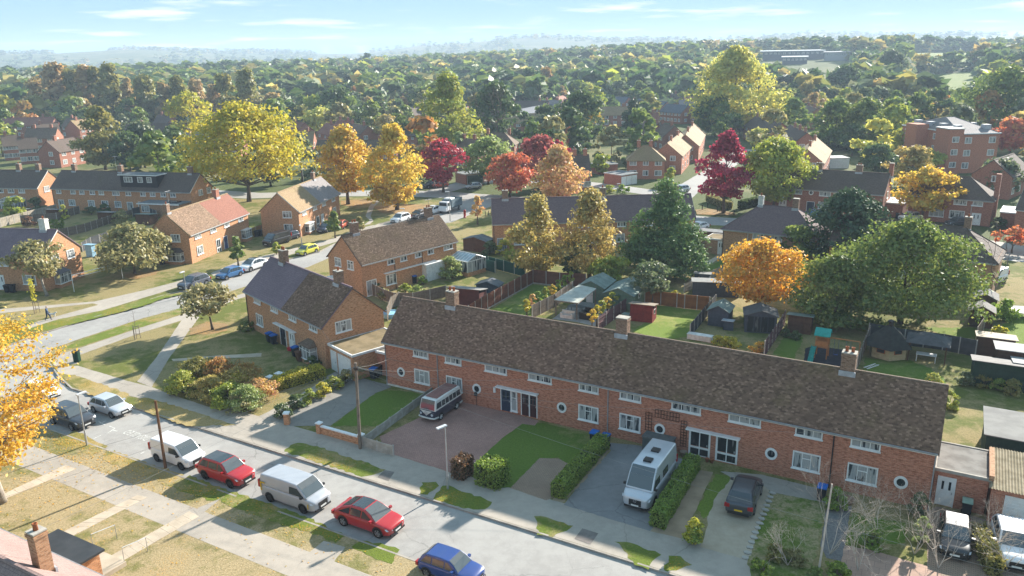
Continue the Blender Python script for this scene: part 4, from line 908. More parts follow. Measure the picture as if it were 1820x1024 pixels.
for x, y in ((593, 105), (815, 130)): chpx(Jh, 'G', x, y, w=1.1, d=.7, h=1.2, mat=BR_STACK, pots=2)
Jh.chimney(Jh.L + .15, .5, .7, .9, 2.2, 0, BR_FAR)
Kh = ridge_house('semi_detached_house', 'dark red brick house with hipped end and tall side stack', 'house', px('G', 1340, 140), px('G', 1500, 150), 7.4, 4.62, 7.7, BR_FAR, [RF_DRK], kind='hipR', inset=(0, 0), ext=(4.5, 4.2), hip=4.2)
Kh.wins('front', 'G', '1438,305', 1.9, .95, [3.4]); Kh.wins('front', 'G', '1543,317', 1.4, .95, [3.4], cols=2); Kh.wins('front', 'G', '1415,387 1293,380', 2.2, 1.25, [1.0]); Kh.doorpx('front', 'G', 1530, 410, mat=WHITE, w=1.3)
Kh.chimney(4.0, 0, .9, .7, 1.2, 2, BR_STACK); m = MB(); m.box(Kh.L - .3, 2.6, 0, Kh.L + .45, 3.6, 8.6); m.build('side_stack', BR_FAR, Kh.root)
gk = flat_block('garage', 'white roofed flat garage between the dark brick houses', 'garage', Kh.O + Kh.ux * -4.6 + Kh.uy * 1.0, Kh.yaw, 3.6, 6, 2.5, BR_FAR, plain('white_roof', (.7, .7, .68), .7))
gk2 = flat_block('side_extension', 'low brick extension with white flat roof beside the tall side stack', 'extension', Kh.O + Kh.ux * (Kh.L + 1.2) + Kh.uy * 1.0, Kh.yaw, 4.4, 6, 2.5, BR_FAR, plain('white_roof', (.7, .7, .68), .7))
Nr = ridge_house('semi_detached_house', 'dark brick house beyond the white roofed extension', 'house', (1822, 330), (1880, 335), 7.4, 4.62, 7.7, BR_FAR, [RF_DRK]); Nr.wins('left', 'Z', '1815,395', 1.2, 1.1, [3.3])
Mh = ridge_house('semi_detached_house', 'house with long dark roof and tan hip behind the big tree', 'house', (1577, 390), (1716, 403.5), 7.6, 4.62, 7.7, BR_BRN, [RF_DRK], kind='hipR', inset=(0, 0), ext=(6, 4.2), hip=4.2)
Mh.chimney(Mh.L - 4.0, .2, .8, .7, 1.4, 1, BR_STACK); Mh.win('front', 3, 3.4); Mh.win('front', 8, 3.4); Mh.win('front', 12, 3.4); Mh.win('front', 9, 1.0, 1.7, 1.2)
def semi(c, a, b, label, wall=BR_FAR, roof=RF_DRK, D=7.2, he=4.7, hr=7.7, kind='gable', nwin=4, rows=2, ch=(.2, .8), name='brick_house', cat='house', group=None, left=True, right=True, z0=-.1, **k):
    h = ridge_house(name, label, cat, px(c, *a), px(c, *b), D, he, hr, wall, [roof], kind=kind, fast=True, group=group, z0=z0, **k)
    for r in range(rows):
        for i in range(nwin): h.win('front', h.L * (i + .5) / nwin, .95 + 2.45 * r if rows < 4 else 0.9 + 2.6 * r, 1.5 if i % 2 == 0 else 1.15, 1.15, 2)
        if right: h.win('right', h.D * .35, .95 + 2.45 * r, 1.2, 1.1, 2)
        if left: h.win('left', h.D * .6, .95 + 2.45 * r, 1.2, 1.1, 2)
    for c_ in ch: h.chimney(h.L * c_, 0, .85, .6, 1.2, 1, wall)
    return h
N1 = semi('B', (1595, 757), (1625, 757), 'red brick hipped house with garage block, sunlit tan slope', BR_RED, RF_TAN, kind='hip', inset=(0, 0), ext=(3.8, 3.8), hip=3.8, nwin=3, ch=(.3, .62), D=7.6)
def away(c, a, b, label, wall=BR_RED, roof=RF_TAN, D=7.4, nwin=5, **k):
    """ridge from near end a to far end b; the sunlit long side is the house's front"""
    h = ridge_house(k.pop('name', 'brick_house'), label, k.pop('cat', 'house'), px(c, *a), px(c, *b), D, 4.7, k.pop('hr', 7.7), wall, [roof], fast=True, z0=-.1, **k)
    for r in range(2):
        for i in range(nwin): h.win('front', h.L * (i + .5) / nwin, .95 + 2.45 * r, 1.3, 1.1, 2)
        for f in (.3, .7): h.win('left', h.D * f, .95 + 2.45 * r, 1.2, 1.1, 2)
    h.chimney(h.L * .25, 0, .85, .6, 1.2, 1, wall); h.chimney(h.L * .75, 0, .85, .6, 1.2, 1, wall); return h
N2 = away('B', (1720, 745), (1790, 690), 'red brick house with sunlit tan roof beside the hipped house')
N3 = away('B', (1815, 700), (1860, 640), 'red brick house with tan roof furthest up the side road')
P1 = away('C', (690, 775), (740, 715), 'terrace with sunlit tan gable roof and red stacks', BR_RED, RF_TAN, nwin=6)
def along(c, a, b, label, **k): return semi(c, a, b, label, **k)
P2 = semi('C', (415, 605), (560, 640), 'long dark roofed terrace stepping down the slope', BR_FAR, RF_DRK, nwin=4, ch=(.1, .4, .8), name='brick_terrace', cat='terrace')
P3 = semi('C', (600, 650), (690, 690), 'dark roofed terrace end house with many stacks', BR_FAR, RF_DRK, nwin=3, ch=(.3, .6, .9))
Oh = semi('B', (1215, 805), (1312, 803), 'red brick house with dark roof half hidden by crimson maple', BR_RED, RF_DRK, nwin=3)
for i, (a, b, l, rf, kd) in enumerate((((800, 690), (880, 690), 'small house with brown hipped roof behind lime tree', RF_BRN, 'hip'), ((345, 565), (430, 555), 'brown roofed house beside the tall lime tree', RF_DRK, 'gable'),
        ((60, 640), (160, 655), 'brick house with brown roof behind golden trees', RF_BRN, 'gable'), ((0, 625), (70, 630), 'brick house with stacks behind the first golden tree', RF_RED, 'gable'),
        ((640, 720), (735, 725), 'house with brown roof between crimson maple and lime', RF_BRN, 'gable'), ((335, 640), (460, 655), 'dark gabled house in shade behind golden trees', RF_DRK, 'gable'))):
    semi('B', a, b, l, BR_FAR, rf, kind=kd, nwin=3, **({'inset': (0, 0), 'ext': (3, 3), 'hip': 3.6} if kd == 'hip' else {}))
for a, b, l in (((940, 570), (1060, 548), 'terrace with blue grey solar panel roof beside the silvery green tree'), ((1060, 545), (1120, 543), 'small house with blue grey roof joining the solar terrace'), ((1395, 500), (1520, 505), 'long terrace with blue grey roof and white windows'),
        ((1570, 513), (1720, 530), 'second long terrace with blue grey roof behind the dark conifer'), ((1715, 540), (1830, 548), 'blue grey roofed terrace end beside the big poplar'), ((1840, 541), (1990, 560), 'blue grey roofed block at the poplar foot')):
    semi('B', a, b, l, BR_FAR, RF_SLT, nwin=6, ch=())
for a, b, l in (((1605, 628), (1670, 645), 'dark roofed house with stack above the parked van'), ((1680, 640), (1760, 655), 'grey roofed house beside the car park'), ((1235, 475), (1330, 478), 'tan roofed hall far behind the orange tree'),):
    semi('B', a, b, l, BR_FAR, RF_BRN if 'tan' not in l else RF_TAN, nwin=3)
for a, b, l, rf in (((165, 648), (300, 640), 'dark brick house with front gable among the suburb houses', RF_BRN), ((0, 705), (85, 700), 'brick house with roof windows beside the pale panelled house', RF_BRN), ((85, 718), (190, 712), 'brown roofed house with pale wall panel among suburb houses', RF_BRN), ((240, 735), (385, 715), 'brick house with skylights in its roof', RF_DRK),
        ((345, 615), (445, 615), 'small dark roofed house behind the yellow bush', RF_BRN), ((380, 560), (530, 560), 'wide dark roofed house below the row of limes', RF_BRN), ((640, 558), (790, 555), 'brick house with tall front gable below the lime row', RF_BRN), ((820, 598), (900, 598), 'small dark roofed house beside the gabled one', RF_DRK),
        ((0, 600), (130, 600), 'wide dark roofed house beyond the roof window house', RF_DRK), ((165, 557), (240, 557), 'house with pale tiled roof below copper trees', RF_TAN), ((0, 565), (75, 565), 'tan roofed house beyond the wide dark roofed one', RF_TAN), ((1700, 640), (1790, 655), 'brick house with red roof behind the big yellow oak', RF_RED), ((1520, 632), (1590, 640), 'red roofed house peeping behind the yellow oak', RF_RED),
        ((1370, 410), (1440, 412), 'grey roofed house in the woodland', RF_GRY), ((1610, 410), (1740, 412), 'long brown roofed house in the woodland', RF_BRN), ((1380, 505), (1450, 508), 'dark roofed house deep among green trees', RF_DRK)):
    semi('A', a, b, l, BR_FAR, rf, nwin=3, ch=(.3,))
for a, b, l in (((975, 345), (1070, 340), 'large pale house with steep roofs far in the woods'), ((1230, 345), (1330, 345), 'pale roofed house beside the far orange tree'), ((1640, 345), (1700, 360), 'white house among trees far off'), ((1580, 350), (1640, 350), 'cream house on the wooded rise')):
    A_ = at_dist(*px('B', *a), 620); B_ = at_dist(*px('B', *b), 620); zz = terr(A_.x, A_.y); d = B_ - A_; 
    h = House('brick_house', l, 'house', (A_.x, A_.y, zz), math.atan2(d.y, d.x), math.hypot(d.x, d.y), 9, 5.2, 9.2, plain('cream_render', (.5, .44, .38), .9), [RF_GRY], fast=True)
    for i in range(4):
        for r in range(2): h.win('front', h.L * (i + .5) / 4, 1 + 2.7 * r, 1.5, 1.2, 2)
fl = G(*px('C', 1470, 878)); 
def flats():
    A0, B0 = GQ('C', 1470, 905, -.1), GQ('C', 1640, 900, -.1); d = (B0 - A0); d.z = 0; d.normalize(); yaw = math.atan2(d.y, d.x); 
    L = 9.4; h = House('apartment_block', 'three storey red brick flats with hipped slate roof and stair tower', 'flats', A0, yaw, L, 26, 9.4, 12.4, BR_RED, [RF_GRY], kind='hip', hip=3.6, fast=True, ov=.25)
    for r in range(3):
        for f in (.18, .82): h.win('front', L * f, 1.2 + 3.0 * r, 1.5, 1.3, 2)
        for i in range(6): h.win('left', 26 * (i + .5) / 6, 1.2 + 3 * r, 1.5, 1.3, 2); h.win('right', 26 * (i + .5) / 6, 1.2 + 3 * r, 1.5, 1.3, 2)
    m = MB(); m.box(-3.6, -.6, 0, -.01, 5, 10.6); tw = m.build('stair_tower', BR_RED, h.root); m = MB(); m.box(-3.75, -.75, 10.6, .12, 5.1, 10.85); m.build('parapet', OFFWHITE, tw)
    for r in range(3):
        f, g = far_win(1.5, 1.2, 2); o = link('window', f, tw, (-1.9, -.606, 1.6 + 3.0 * r)); link('pane', g, o)
    m = MB(); m.box(-3.2, 14, 0, -.01, 19, 10.6); m.build('stair_tower', BR_RED, h.root)
    m = MB(); m.box(-.25, -.25, 9.3, L + .25, -.15, 9.55); m.box(-.27, -.14, 9.3, -.15, 26.2, 9.55); m.box(L + .15, -.14, 9.3, L + .27, 26.2, 9.55); m.build('eaves_board', WHITE, h.root)
    for i in range(4):
        for s_ in (0, 1):
            m = MB(); y = 4 + i * 5.5; x = 1.0 if s_ == 0 else L - 1.0; m.box(x - .8, y - .8, 10, x + .8, y + .8, 11.2); m.build('dormer', LEAD, h.root)
flats()
semi('G', (1640, 45), (1760, 5), 'dark roofed brick house beside the flats', BR_FAR, RF_DRK, nwin=3, ch=())
def lowbox(c, a, b, D, h, label, wall, roof, name='garage', cat='garage', doors=0, doorm=None):
    A0, B0 = GQ(c, *a, -.1), GQ(c, *b, -.1); d = B0 - A0; L = d.length; r = flat_block(name, label, cat, A0, math.atan2(d.y, d.x), L, D, h, wall, roof, OFFWHITE)
    for i in range(doors): put_door(r, L * (i + .5) / doors, L / doors * .86, 2.0, doorm or WHITE, 'garage')
    return r
lowbox('F', (1000, 240), (1110, 222), 5.5, 2.5, 'row of three white garages with grey flat roof', BR_FAR, FELT, doors=3)
lowbox('F', (840, 160), (975, 150), 4, 2.4, 'grey roofed low garage behind the hipped house', BR_FAR, FELT)
lowbox('C', (785, 880), (905, 878), 5, 2.6, 'low white prefab with pale flat roof', WHITE, plain('white_roof', (.7, .7, .68), .7), 'prefab', 'prefab')
lowbox('E', (1610, 230), (1735, 215), 5, 2.4, 'green doored garage with grey flat roof by parked car', BR_FAR, FELT, doors=1, doorm=plain('green_garage_door', (.09, .14, .10), .6))
def far_block(a, b, dist, D, h, label, wall, roof, nw=14):
    for q in range(420, 1300, 10):
        e_ = at_dist(*px('C', *a), q)
        if e_.z - terr(e_.x, e_.y) < h: dist = q; break
    A_, B_ = at_dist(*px('C', *a), dist), at_dist(*px('C', *b), dist); d = B_ - A_; L = math.hypot(d.x, d.y); z = min(terr(A_.x, A_.y), terr(B_.x, B_.y)) - .3
    top = A_.z; r = thing('school_hall', label, 'hall', (A_.x, A_.y, z), math.atan2(d.y, d.x)); H_ = max(h, top - z)
    m = MB(); m.box(0, 0, 0, L, D, H_ - .6); m.build('wall', wall, r); m = MB(); m.xprism([(-1, H_ - .6), (D + 1, H_ - .6), (D + 1, H_ + .6), (-1, H_)], -1, L + 1); m.build('roof', roof, r)
    for i in range(nw):
        w_ = MB(); w_.box(L * (i + .15) / nw, -.05, H_ - 3.4, L * (i + .85) / nw, 0.02, H_ - 1.4); w_.build('window', GLASS, r)
PALE = plain('pale_metal_roof', (.72, .72, .70), .5)
far_block((440, 268), (780, 262), 640, 30, 9, 'long school hall with shining pale roof on the wooded rise', plain('dark_clad', (.10, .11, .13), .7), PALE)
far_block((560, 298), (690, 300), 600, 14, 7, 'lower pale roofed wing of the far school', plain('dark_clad', (.10, .11, .13), .7), PALE, 6)
far_block((780, 272), (915, 272), 660, 16, 8, 'plain grey block at the end of the far school', plain('grey_clad', (.32, .33, .34), .7), plain('grey_roof', (.4, .4, .4), .7), 6)
def near_house():
    p = GQ('L', -10, 715, 4.4); q = GQ('L', 650, 1018, 4.4)
    d = (p - q); d.z = 0; yaw = math.atan2(d.y, d.x); d.normalize(); uy = Vector((-d.y, d.x, 0))
    O = q - d * 9 + uy * 0.3; O.z = 0
    h = House('brick_house', 'near house showing only its pink tiled roof and stack', 'house', O, yaw, 24, 7.4, 4.62, 7.72, BR_BRN, [RF_PNK])
    for i in range(4): h.win('front', 3 + 5.5 * i, 3.5, 1.6, .9)
    c = GQ('L', 150, 890, 7.9)   # top of the stack against the sky-ward pixel, on the front slope
    v = c - h.O; h.chimney(v.x * h.ux.x + v.y * h.ux.y, -1.2, .62, .62, 2.0, 1, BR_BRN); u = v.x * h.ux.x + v.y * h.ux.y
    m = MB(); m.tube([(u + 1.5, 2.2, 6.2), (u + 1.5, 2.2, 7.9)], .03, 5); m.tube([(u + 1.3, 2.2, 7.85), (u + 1.7, 2.2, 7.85)], .02, 5); m.build('aerial', BLACKP, h.root)
    pl = GQ('L', 400, 860, 2.5); v = pl - h.O; u = v.x * h.ux.x + v.y * h.ux.y; n = -(v.x * h.uy.x + v.y * h.uy.y)
    m = MB(); m.box(u - 2.0, -n - .9, 0, u - 1.85, -.01, 2.45); m.box(u + 1.85, -n - .9, 0, u + 2.0, -.01, 2.45); m.build('porch_wall', BR_ORG, h.root)
    m = MB(); m.box(u - 2.2, -n - 1.15, 2.46, u + 2.2, -.02, 2.60); m.build('porch_roof', plain('black_rubber_roof', (.035, .04, .045), .6, (.05, .055, .06), 1), h.root)
    return h
NB = near_house()
st = GQ('L', 620, 960); yw = NB.yaw
stp = thing('entrance_steps', 'pale concrete entrance landing with metal handrails by near house', 'steps', st, yw)
m = MB(); m.box(-1.6, -.9, 0, 1.6, 1.2, .28); m.build('landing', SLABM, stp); m = MB(); m.box(1.6, -.8, 0, 2.0, 1.1, .14); m.build('step', SLABM, stp)
for i, (x, y) in enumerate(((-1.5, -.85), (1.5, -.85))):
    m = MB(); m.tube([(x, y, .28), (x, y, 1.25), (x, y - 1.6, 1.0), (x, y - 1.6, 0)], .025, 6); m.build('handrail', STEEL, stp)
LM = dict(
    yellow=leafmat('leaf_yellow', (0.52, 0.42, 0.03), (0.37, 0.34, 0.03), (0.24, 0.26, 0.035), .5),
    gold=leafmat('leaf_gold', (0.62, 0.40, 0.055), (0.52, 0.37, 0.055), (0.36, 0.32, 0.05), .5),
    orange=leafmat('leaf_orange', (0.62, 0.33, 0.035), (0.52, 0.33, 0.04), (0.34, 0.27, 0.05), .5),
    russet=leafmat('leaf_russet', (0.44, 0.185, 0.04), (0.32, 0.19, 0.05), (0.20, 0.18, 0.05)),
    crimson=leafmat('leaf_crimson', (0.36, 0.025, 0.06), (0.25, 0.02, 0.045), (0.42, 0.06, 0.07)),
    rose=leafmat('leaf_rose', (0.42, 0.09, 0.10), (0.32, 0.07, 0.075), (0.46, 0.17, 0.12)),
    scarlet=leafmat('leaf_scarlet', (0.52, 0.12, 0.06), (0.44, 0.15, 0.06), (0.42, 0.20, 0.06)),
    apricot=leafmat('leaf_apricot', (0.54, 0.33, 0.15), (0.50, 0.36, 0.10), (0.45, 0.19, 0.12)),
    lime=leafmat('leaf_lime', (0.31, 0.33, 0.045), (0.21, 0.26, 0.04), (0.33, 0.30, 0.04)),
    paleyellow=leafmat('leaf_pale_yellow', (0.58, 0.52, 0.10), (0.44, 0.42, 0.09), (0.24, 0.27, 0.07)),
    midgreen=leafmat('leaf_mid_green', (0.095, 0.145, 0.03), (0.155, 0.20, 0.04), (0.20, 0.22, 0.045)),
    darkgreen=leafmat('leaf_dark_green', (0.05, 0.088, 0.028), (0.085, 0.125, 0.036), (0.11, 0.14, 0.04)),
    pine=leafmat('leaf_pine', (0.030, 0.058, 0.026), (0.05, 0.082, 0.032), (0.075, 0.10, 0.04), .2),
    conifer=leafmat('leaf_conifer', (0.06, 0.11, 0.035), (0.10, 0.16, 0.045), (0.14, 0.20, 0.055), .3),
    olive=leafmat('leaf_olive', (0.27, 0.235, 0.09), (0.19, 0.185, 0.065), (0.34, 0.29, 0.13)),
    goldolive=leafmat('leaf_gold_olive', (0.40, 0.29, 0.08), (0.29, 0.24, 0.07), (0.46, 0.35, 0.11)),
    copper=leafmat('leaf_copper', (0.40, 0.26, 0.10), (0.34, 0.24, 0.09), (0.25, 0.20, 0.08)),
    bronze=leafmat('leaf_bronze', (0.27, 0.225, 0.055), (0.20, 0.185, 0.045), (0.15, 0.155, 0.04)),
    greygreen=leafmat('leaf_grey_green', (0.12, 0.145, 0.065), (0.08, 0.11, 0.045), (0.18, 0.19, 0.10)),
    palegreen=leafmat('leaf_pale_green', (0.26, 0.30, 0.09), (0.19, 0.24, 0.06), (0.33, 0.34, 0.13)),
    hedge=leafmat('leaf_hedge', (0.18, 0.26, 0.03), (0.14, 0.20, 0.025), (0.26, 0.31, 0.045)),
    goldhedge=leafmat('leaf_gold_hedge', (0.42, 0.36, 0.025), (0.30, 0.29, 0.03), (0.50, 0.42, 0.06)),
    purple=leafmat('leaf_purple', (0.10, 0.035, 0.05), (0.07, 0.03, 0.04), (0.14, 0.05, 0.06)),
    brownhedge=leafmat('leaf_brown', (0.16, 0.075, 0.035), (0.12, 0.07, 0.03), (0.20, 0.12, 0.05)))
BARK = plain('bark', (0.13, 0.10, 0.075), 0.95, (0.08, 0.062, 0.048), 4, bump=.5)
BARKP = plain('pale_bark', (0.36, 0.32, 0.27), 0.9, (0.24, 0.21, 0.18), 4, bump=.4)
def profile(shape, t):
    if shape == 'round': return np.sqrt(np.clip(1 - (2 * t - 1) ** 2, 0, 1)) * 0.95 + 0.05
    if shape == 'dome': return np.clip(np.sqrt(np.clip(1 - np.clip((t - .3) / .7, -1, 1) ** 2, 0, 1)), 0, 1) * np.clip(t / .12 + .62, 0, 1)
    if shape == 'egg': return np.sin(np.pi * np.clip(t, 0, 1) ** 0.62) ** 0.75 * .97 + .03
    if shape == 'cone': return (1 - t) ** 0.8 * 0.97 + 0.03
    if shape == 'column': return np.clip(1.15 - t, .05, 1) ** .5 * np.clip(.5 + t * 3, 0, 1)
    if shape == 'vase': return np.clip(.35 + t * .9, 0, 1) * np.sqrt(np.clip(1 - np.clip((t - .6) / .4, 0, 1) ** 2, 0.02, 1))
    return np.ones_like(t)
def quads_mesh(name, V, tint, mat):
    n = len(V) // 4; me = bpy.data.meshes.new(name); me.vertices.add(len(V)); me.vertices.foreach_set('co', V.astype(np.float32).ravel())
    me.loops.add(n * 4); me.loops.foreach_set('vertex_index', np.arange(n * 4, dtype=np.int32)); me.polygons.add(n)
    me.polygons.foreach_set('loop_start', np.arange(0, n * 4, 4, dtype=np.int32)); me.polygons.foreach_set('loop_total', np.full(n, 4, dtype=np.int32))
    if mat is not None: me.materials.append(mat)
    me.update(calc_edges=True)
    if tint is not None:
        a = me.attributes.new('tint', 'FLOAT', 'POINT'); a.data.foreach_set('value', np.repeat(tint, 4).astype(np.float32))
    return me
def leaf_quads(rg, P, N, size, aspect=.62):
    """diamond leaf sprays at P with rough normals N"""
    n = len(P); a = rg.normal(size=(n, 3)); N = N / (np.linalg.norm(N, axis=1)[:, None] + 1e-9)
    t = np.cross(N, a); t /= (np.linalg.norm(t, axis=1)[:, None] + 1e-9); b = np.cross(N, t); s = (size * rg.uniform(.6, 1.35, n))[:, None]
    bend = N * s * rg.uniform(-.25, .25, n)[:, None]
    return np.stack([P - t * s, P - b * s * aspect + bend, P + t * s, P + b * s * aspect + bend], 1).reshape(-1, 3)
def crown(rg, h, cb, w, shape, n, leaf, nclump=None, kr=.30, lo=.45, droop=0.0):
    nclump = nclump or int(np.clip(n / 55, 22, 260))
    if shape in ('cone',): t = 1 - np.sqrt(rg.uniform(0, 1, nclump)); t = np.clip(t, 0, .98)
    elif shape == 'column': t = rg.uniform(0, 1, nclump)
    else: t = np.clip(.5 + .5 * np.sin(rg.uniform(-1.4, 1.5, nclump)), 0, 1)
    ang = rg.uniform(0, 2 * np.pi, nclump); p1, p2 = rg.uniform(0, 6.28, 2)
    lob = 1 + .13 * np.sin(2 * ang + p1) + .10 * np.sin(3 * ang + p2 + 4 * t) + rg.normal(0, .05, nclump)
    pr = profile(shape, t) * lob; rc = np.minimum(w * .5 * kr, (h - cb) * kr * .85) * 1.1 * rg.uniform(.6, 1.25, nclump)
    if shape == 'cone': rc = np.minimum(rc, .15 * w + .30 * pr * w * .5)
    rr = np.sqrt(rg.uniform(.12, 1.0, nclump)); rad = np.clip(pr * w / 2 - rc * .55, 0, None) * rr
    C = np.stack([rad * np.cos(ang), rad * np.sin(ang), cb + t * (h - cb) - rc * (t - .5) * .9 - droop * rad * .4], 1); C[:, 2] += rg.normal(0, .02 * h, nclump)
    wgt = rc ** 2; idx = rg.choice(nclump, n, p=wgt / wgt.sum()); d = rg.normal(size=(n, 3)); d /= np.linalg.norm(d, axis=1)[:, None]
    d[:, 2] = np.where(d[:, 2] < -.3, -d[:, 2] * .6, d[:, 2])
    P = C[idx] + d * (rc[idx] * rg.uniform(lo, 1.08, n))[:, None] * np.array([1, 1, .82])
    N = d * .8 + rg.normal(size=(n, 3)) * .55; N[:, 2] += .25
    tint = np.clip(rg.uniform(0, 1, nclump)[idx] * .7 + (t[idx]) * .3, 0, 1)
    return leaf_quads(rg, P, N, leaf, .5 if shape == 'cone' else .62), tint, C, rc
def limbs(rg, mb, C, h, cb, r0, n, top=.62, sides=6, lean=(0, 0)):
    zt = cb + (h - cb) * top; k = 6
    path = [Vector((lean[0] * i / k + rg.normal(0, .01) * h * (i > 0) * .5, lean[1] * i / k + rg.normal(0, .01) * h * (i > 0) * .5, zt * i / k)) for i in range(k + 1)]
    mb.tube(path, [r0 * (1.35 if i == 0 else 1) * (1 - .8 * i / k) for i in range(k + 1)], sides + 2)
    order = rg.permutation(len(C))[:n]
    for j in order:
        c = Vector(C[j]); f = min(.95, max(.25, (c.z - .35 * math.hypot(c.x, c.y)) / zt * rg.uniform(.75, .95))); i = int(f * k); a = path[i].lerp(path[min(i + 1, k)], f * k - i)
        m1 = a.lerp(c, .45) + Vector((rg.normal(0, .03) * h, rg.normal(0, .03) * h, abs(rg.normal(0, .04)) * h)); rb = r0 * (1 - .75 * f) * .5
        mb.tube([a, m1, c], [rb, rb * .6, rb * .18], max(4, sides - 2), cap=False)
def tree(name, label, base, h, w, sp, shape='round', cb=.28, dens=2.4, leaf=None, nl=14, seed=None, cat='tree', group=None, bark=None, kr=.30, cap=15000, lo=.45, lean=(0, 0), droop=0.0):
    seed = seed if seed is not None else int(abs(base.x * 131 + base.y * 17)) % 100000; rg = np.random.default_rng(seed)
    dist = math.hypot(base.x, base.y); leaf = leaf or max(.085, dist * .0022); cbz = cb * h
    n = int(min(cap, max(250, dens * math.pi * w * (h - cbz) / (leaf * leaf * 1.1) * .85)))
    root = thing(name, label, cat, base, 0, group)
    V, tn, C, rc = crown(rg, h, cbz, w, shape, n, leaf, kr=kr, lo=lo, droop=droop)
    if lean[0] or lean[1]: f = (V[:, 2] / h)[:, None]; V[:, :2] += f * np.array(lean); C[:, :2] += (C[:, 2] / h)[:, None] * np.array(lean)
    link('crown', quads_mesh('crown', V, tn, LM[sp]), root)
    mb = MB(); limbs(rg, mb, C, h, cbz, .05 + h * .019, nl, .62 if shape not in ('cone', 'column') else .9, lean=lean); mb.build('trunk', bark or BARK, root, smooth=True)
    return root
def top_z(b, ytop):
    """height of a thing at ground point b whose top shows at pixel row ytop"""
    lo_, hi_ = 0.0, 80.0
    for _ in range(40):
        z = (lo_ + hi_) / 2; dz = z + b.z - CAM_H; fw = b.y * _cp - dz * _sp; up = b.y * _sp + dz * _cp; u, v = F_PX * b.x / fw, -F_PX * up / fw
        if 512 + _sr * u + _cr * v > ytop: lo_ = z
        else: hi_ = z
    return z
def depth(b): return b.y * _cp - (b.z - CAM_H) * _sp
def tpx(x, y, ytop, wpx, sp, label, shape='round', name='broadleaf_tree', z=-.1, **k):
    b = G(x, y, z if y < 360 else 0); h = top_z(b, ytop); w_ = 1.12 * wpx * depth(b) / F_PX
    return tree(name, label, b, h, w_, sp, shape, **k)
tpx(2, 893, 568, 300, 'orange', 'large orange tree with pale trunk leaning over the junction', 'round', cb=.22, bark=BARKP, nl=60, cap=15000, leaf=.125, dens=1.2, kr=.17, lo=.1)
tpx(378, 586, 508, 94, 'olive', 'small round olive brown tree on the open lawn', 'round', cb=.33, lean=(-.5, .2), dens=2.2)
tpx(240, 486, 402, 128, 'olive', 'broad drooping olive tree beside the swing frame', 'dome', cb=.22, droop=.3)
tpx(84, 526, 432, 92, 'olive', 'loose olive tree with slanting pale trunk before the plum roofed house', 'round', cb=.33, bark=BARKP, lean=(-.9, .2), dens=1.6, lo=.2)
tpx(424, 473, 418, 28, 'midgreen', 'slim green street tree by the blue parked car', 'egg', cb=.22, name='street_tree')
tpx(596, 423, 376, 32, 'midgreen', 'slim green street tree beside the dark convertible', 'egg', cb=.25, name='street_tree')
tpx(849, 399, 350, 26, 'apricot', 'thin apricot sapling near the red post box', 'egg', cb=.3, name='street_tree', dens=1.3)
tpx(492, 452, 432, 17, 'lime', 'little lime bush beside the plum roof stack', 'egg', cb=.1, name='street_tree')
tpx(640, 410, 387, 22, 'olive', 'small olive shrub tree behind the brown roof', 'egg', cb=.1, name='street_tree')
tpx(443, 359, 190, 218, 'yellow', 'huge spreading yellow oak towering over the orange houses', 'dome', cb=.22, nl=44, cap=24000, kr=.24, dens=2.0, lo=.3)
tpx(619, 363, 229, 112, 'gold', 'sparser golden yellow tree beside its denser golden twin', 'egg', cb=.12, nl=24, kr=.26)
tpx(706, 373, 226, 104, 'gold', 'dense golden orange tree on the leafy green', 'egg', cb=.07, nl=24, kr=.26)
tpx(788, 342, 251, 84, 'crimson', 'crimson maple behind the parked lorry', 'round', cb=.2, nl=18, kr=.26)
tpx(868, 328, 248, 88, 'palegreen', 'pale green tree between two red maples', 'round', cb=.15)
tpx(906, 352, 274, 86, 'scarlet', 'scarlet orange tree in front of the service road', 'round', cb=.12)
tpx(958, 338, 243, 72, 'rose', 'dusky rose maple behind the apricot tree', 'round', cb=.12)
tpx(992, 330, 252, 46, 'crimson', 'deep crimson maple peeping over the apricot tree', 'round', cb=.12)
tpx(992, 364, 262, 98, 'apricot', 'apricot and rose tree behind the plum roof', 'egg', cb=.08)
tpx(1286, 378, 240, 88, 'crimson', 'crimson maple leaning over the red leafed bank', 'egg', cb=.18, nl=18, kr=.26)
tpx(1374, 374, 250, 130, 'lime', 'full lime green tree beside the crimson maple', 'round', cb=.1, kr=.24)
tpx(1638, 394, 302, 110, 'gold', 'round golden tree before the dark brick houses', 'round', cb=.2, kr=.24)
tpx(1500, 480, 343, 146, 'pine', 'dark spreading pine behind the big green tree', 'dome', cb=.12, kr=.26, dens=2.8)
tpx(1600, 575, 400, 228, 'midgreen', 'massive green garden tree behind the black roofed hut', 'dome', cb=.10, cap=24000, kr=.22, dens=2.4)
tpx(1482, 580, 458, 140, 'midgreen', 'lower green tree merging with the massive one', 'dome', cb=.02, cap=14000, kr=.24)
tpx(1348, 555, 430, 142, 'orange', 'orange and yellow tree above the grey garden sheds', 'round', cb=.15, kr=.26, nl=24)
tpx(1412, 478, 404, 74, 'midgreen', 'light green tree beside the brown hipped house', 'round', cb=.15)
tpx(1180, 492, 314, 150, 'conifer', 'tall dark green cypress behind the garden sheds', 'cone', cb=.02, kr=.22, cap=20000, dens=3.2, name='conifer_tree')
tpx(955, 492, 352, 96, 'goldolive', 'gold and olive tree hiding the plum roofed terrace', 'egg', cb=.04, dens=1.7, lo=.2)
tpx(1048, 494, 343, 110, 'goldolive', 'taller thin gold tree beside the first gold olive tree', 'egg', cb=.04, dens=1.6, lo=.2)
tpx(1020, 488, 425, 60, 'darkgreen', 'dark green shrub tree between the gold trees', 'round', cb=.02)
tpx(1084, 504, 458, 68, 'lime', 'bright lime bush behind the green sheds', 'round', cb=.02, name='garden_bush', cat='bush')
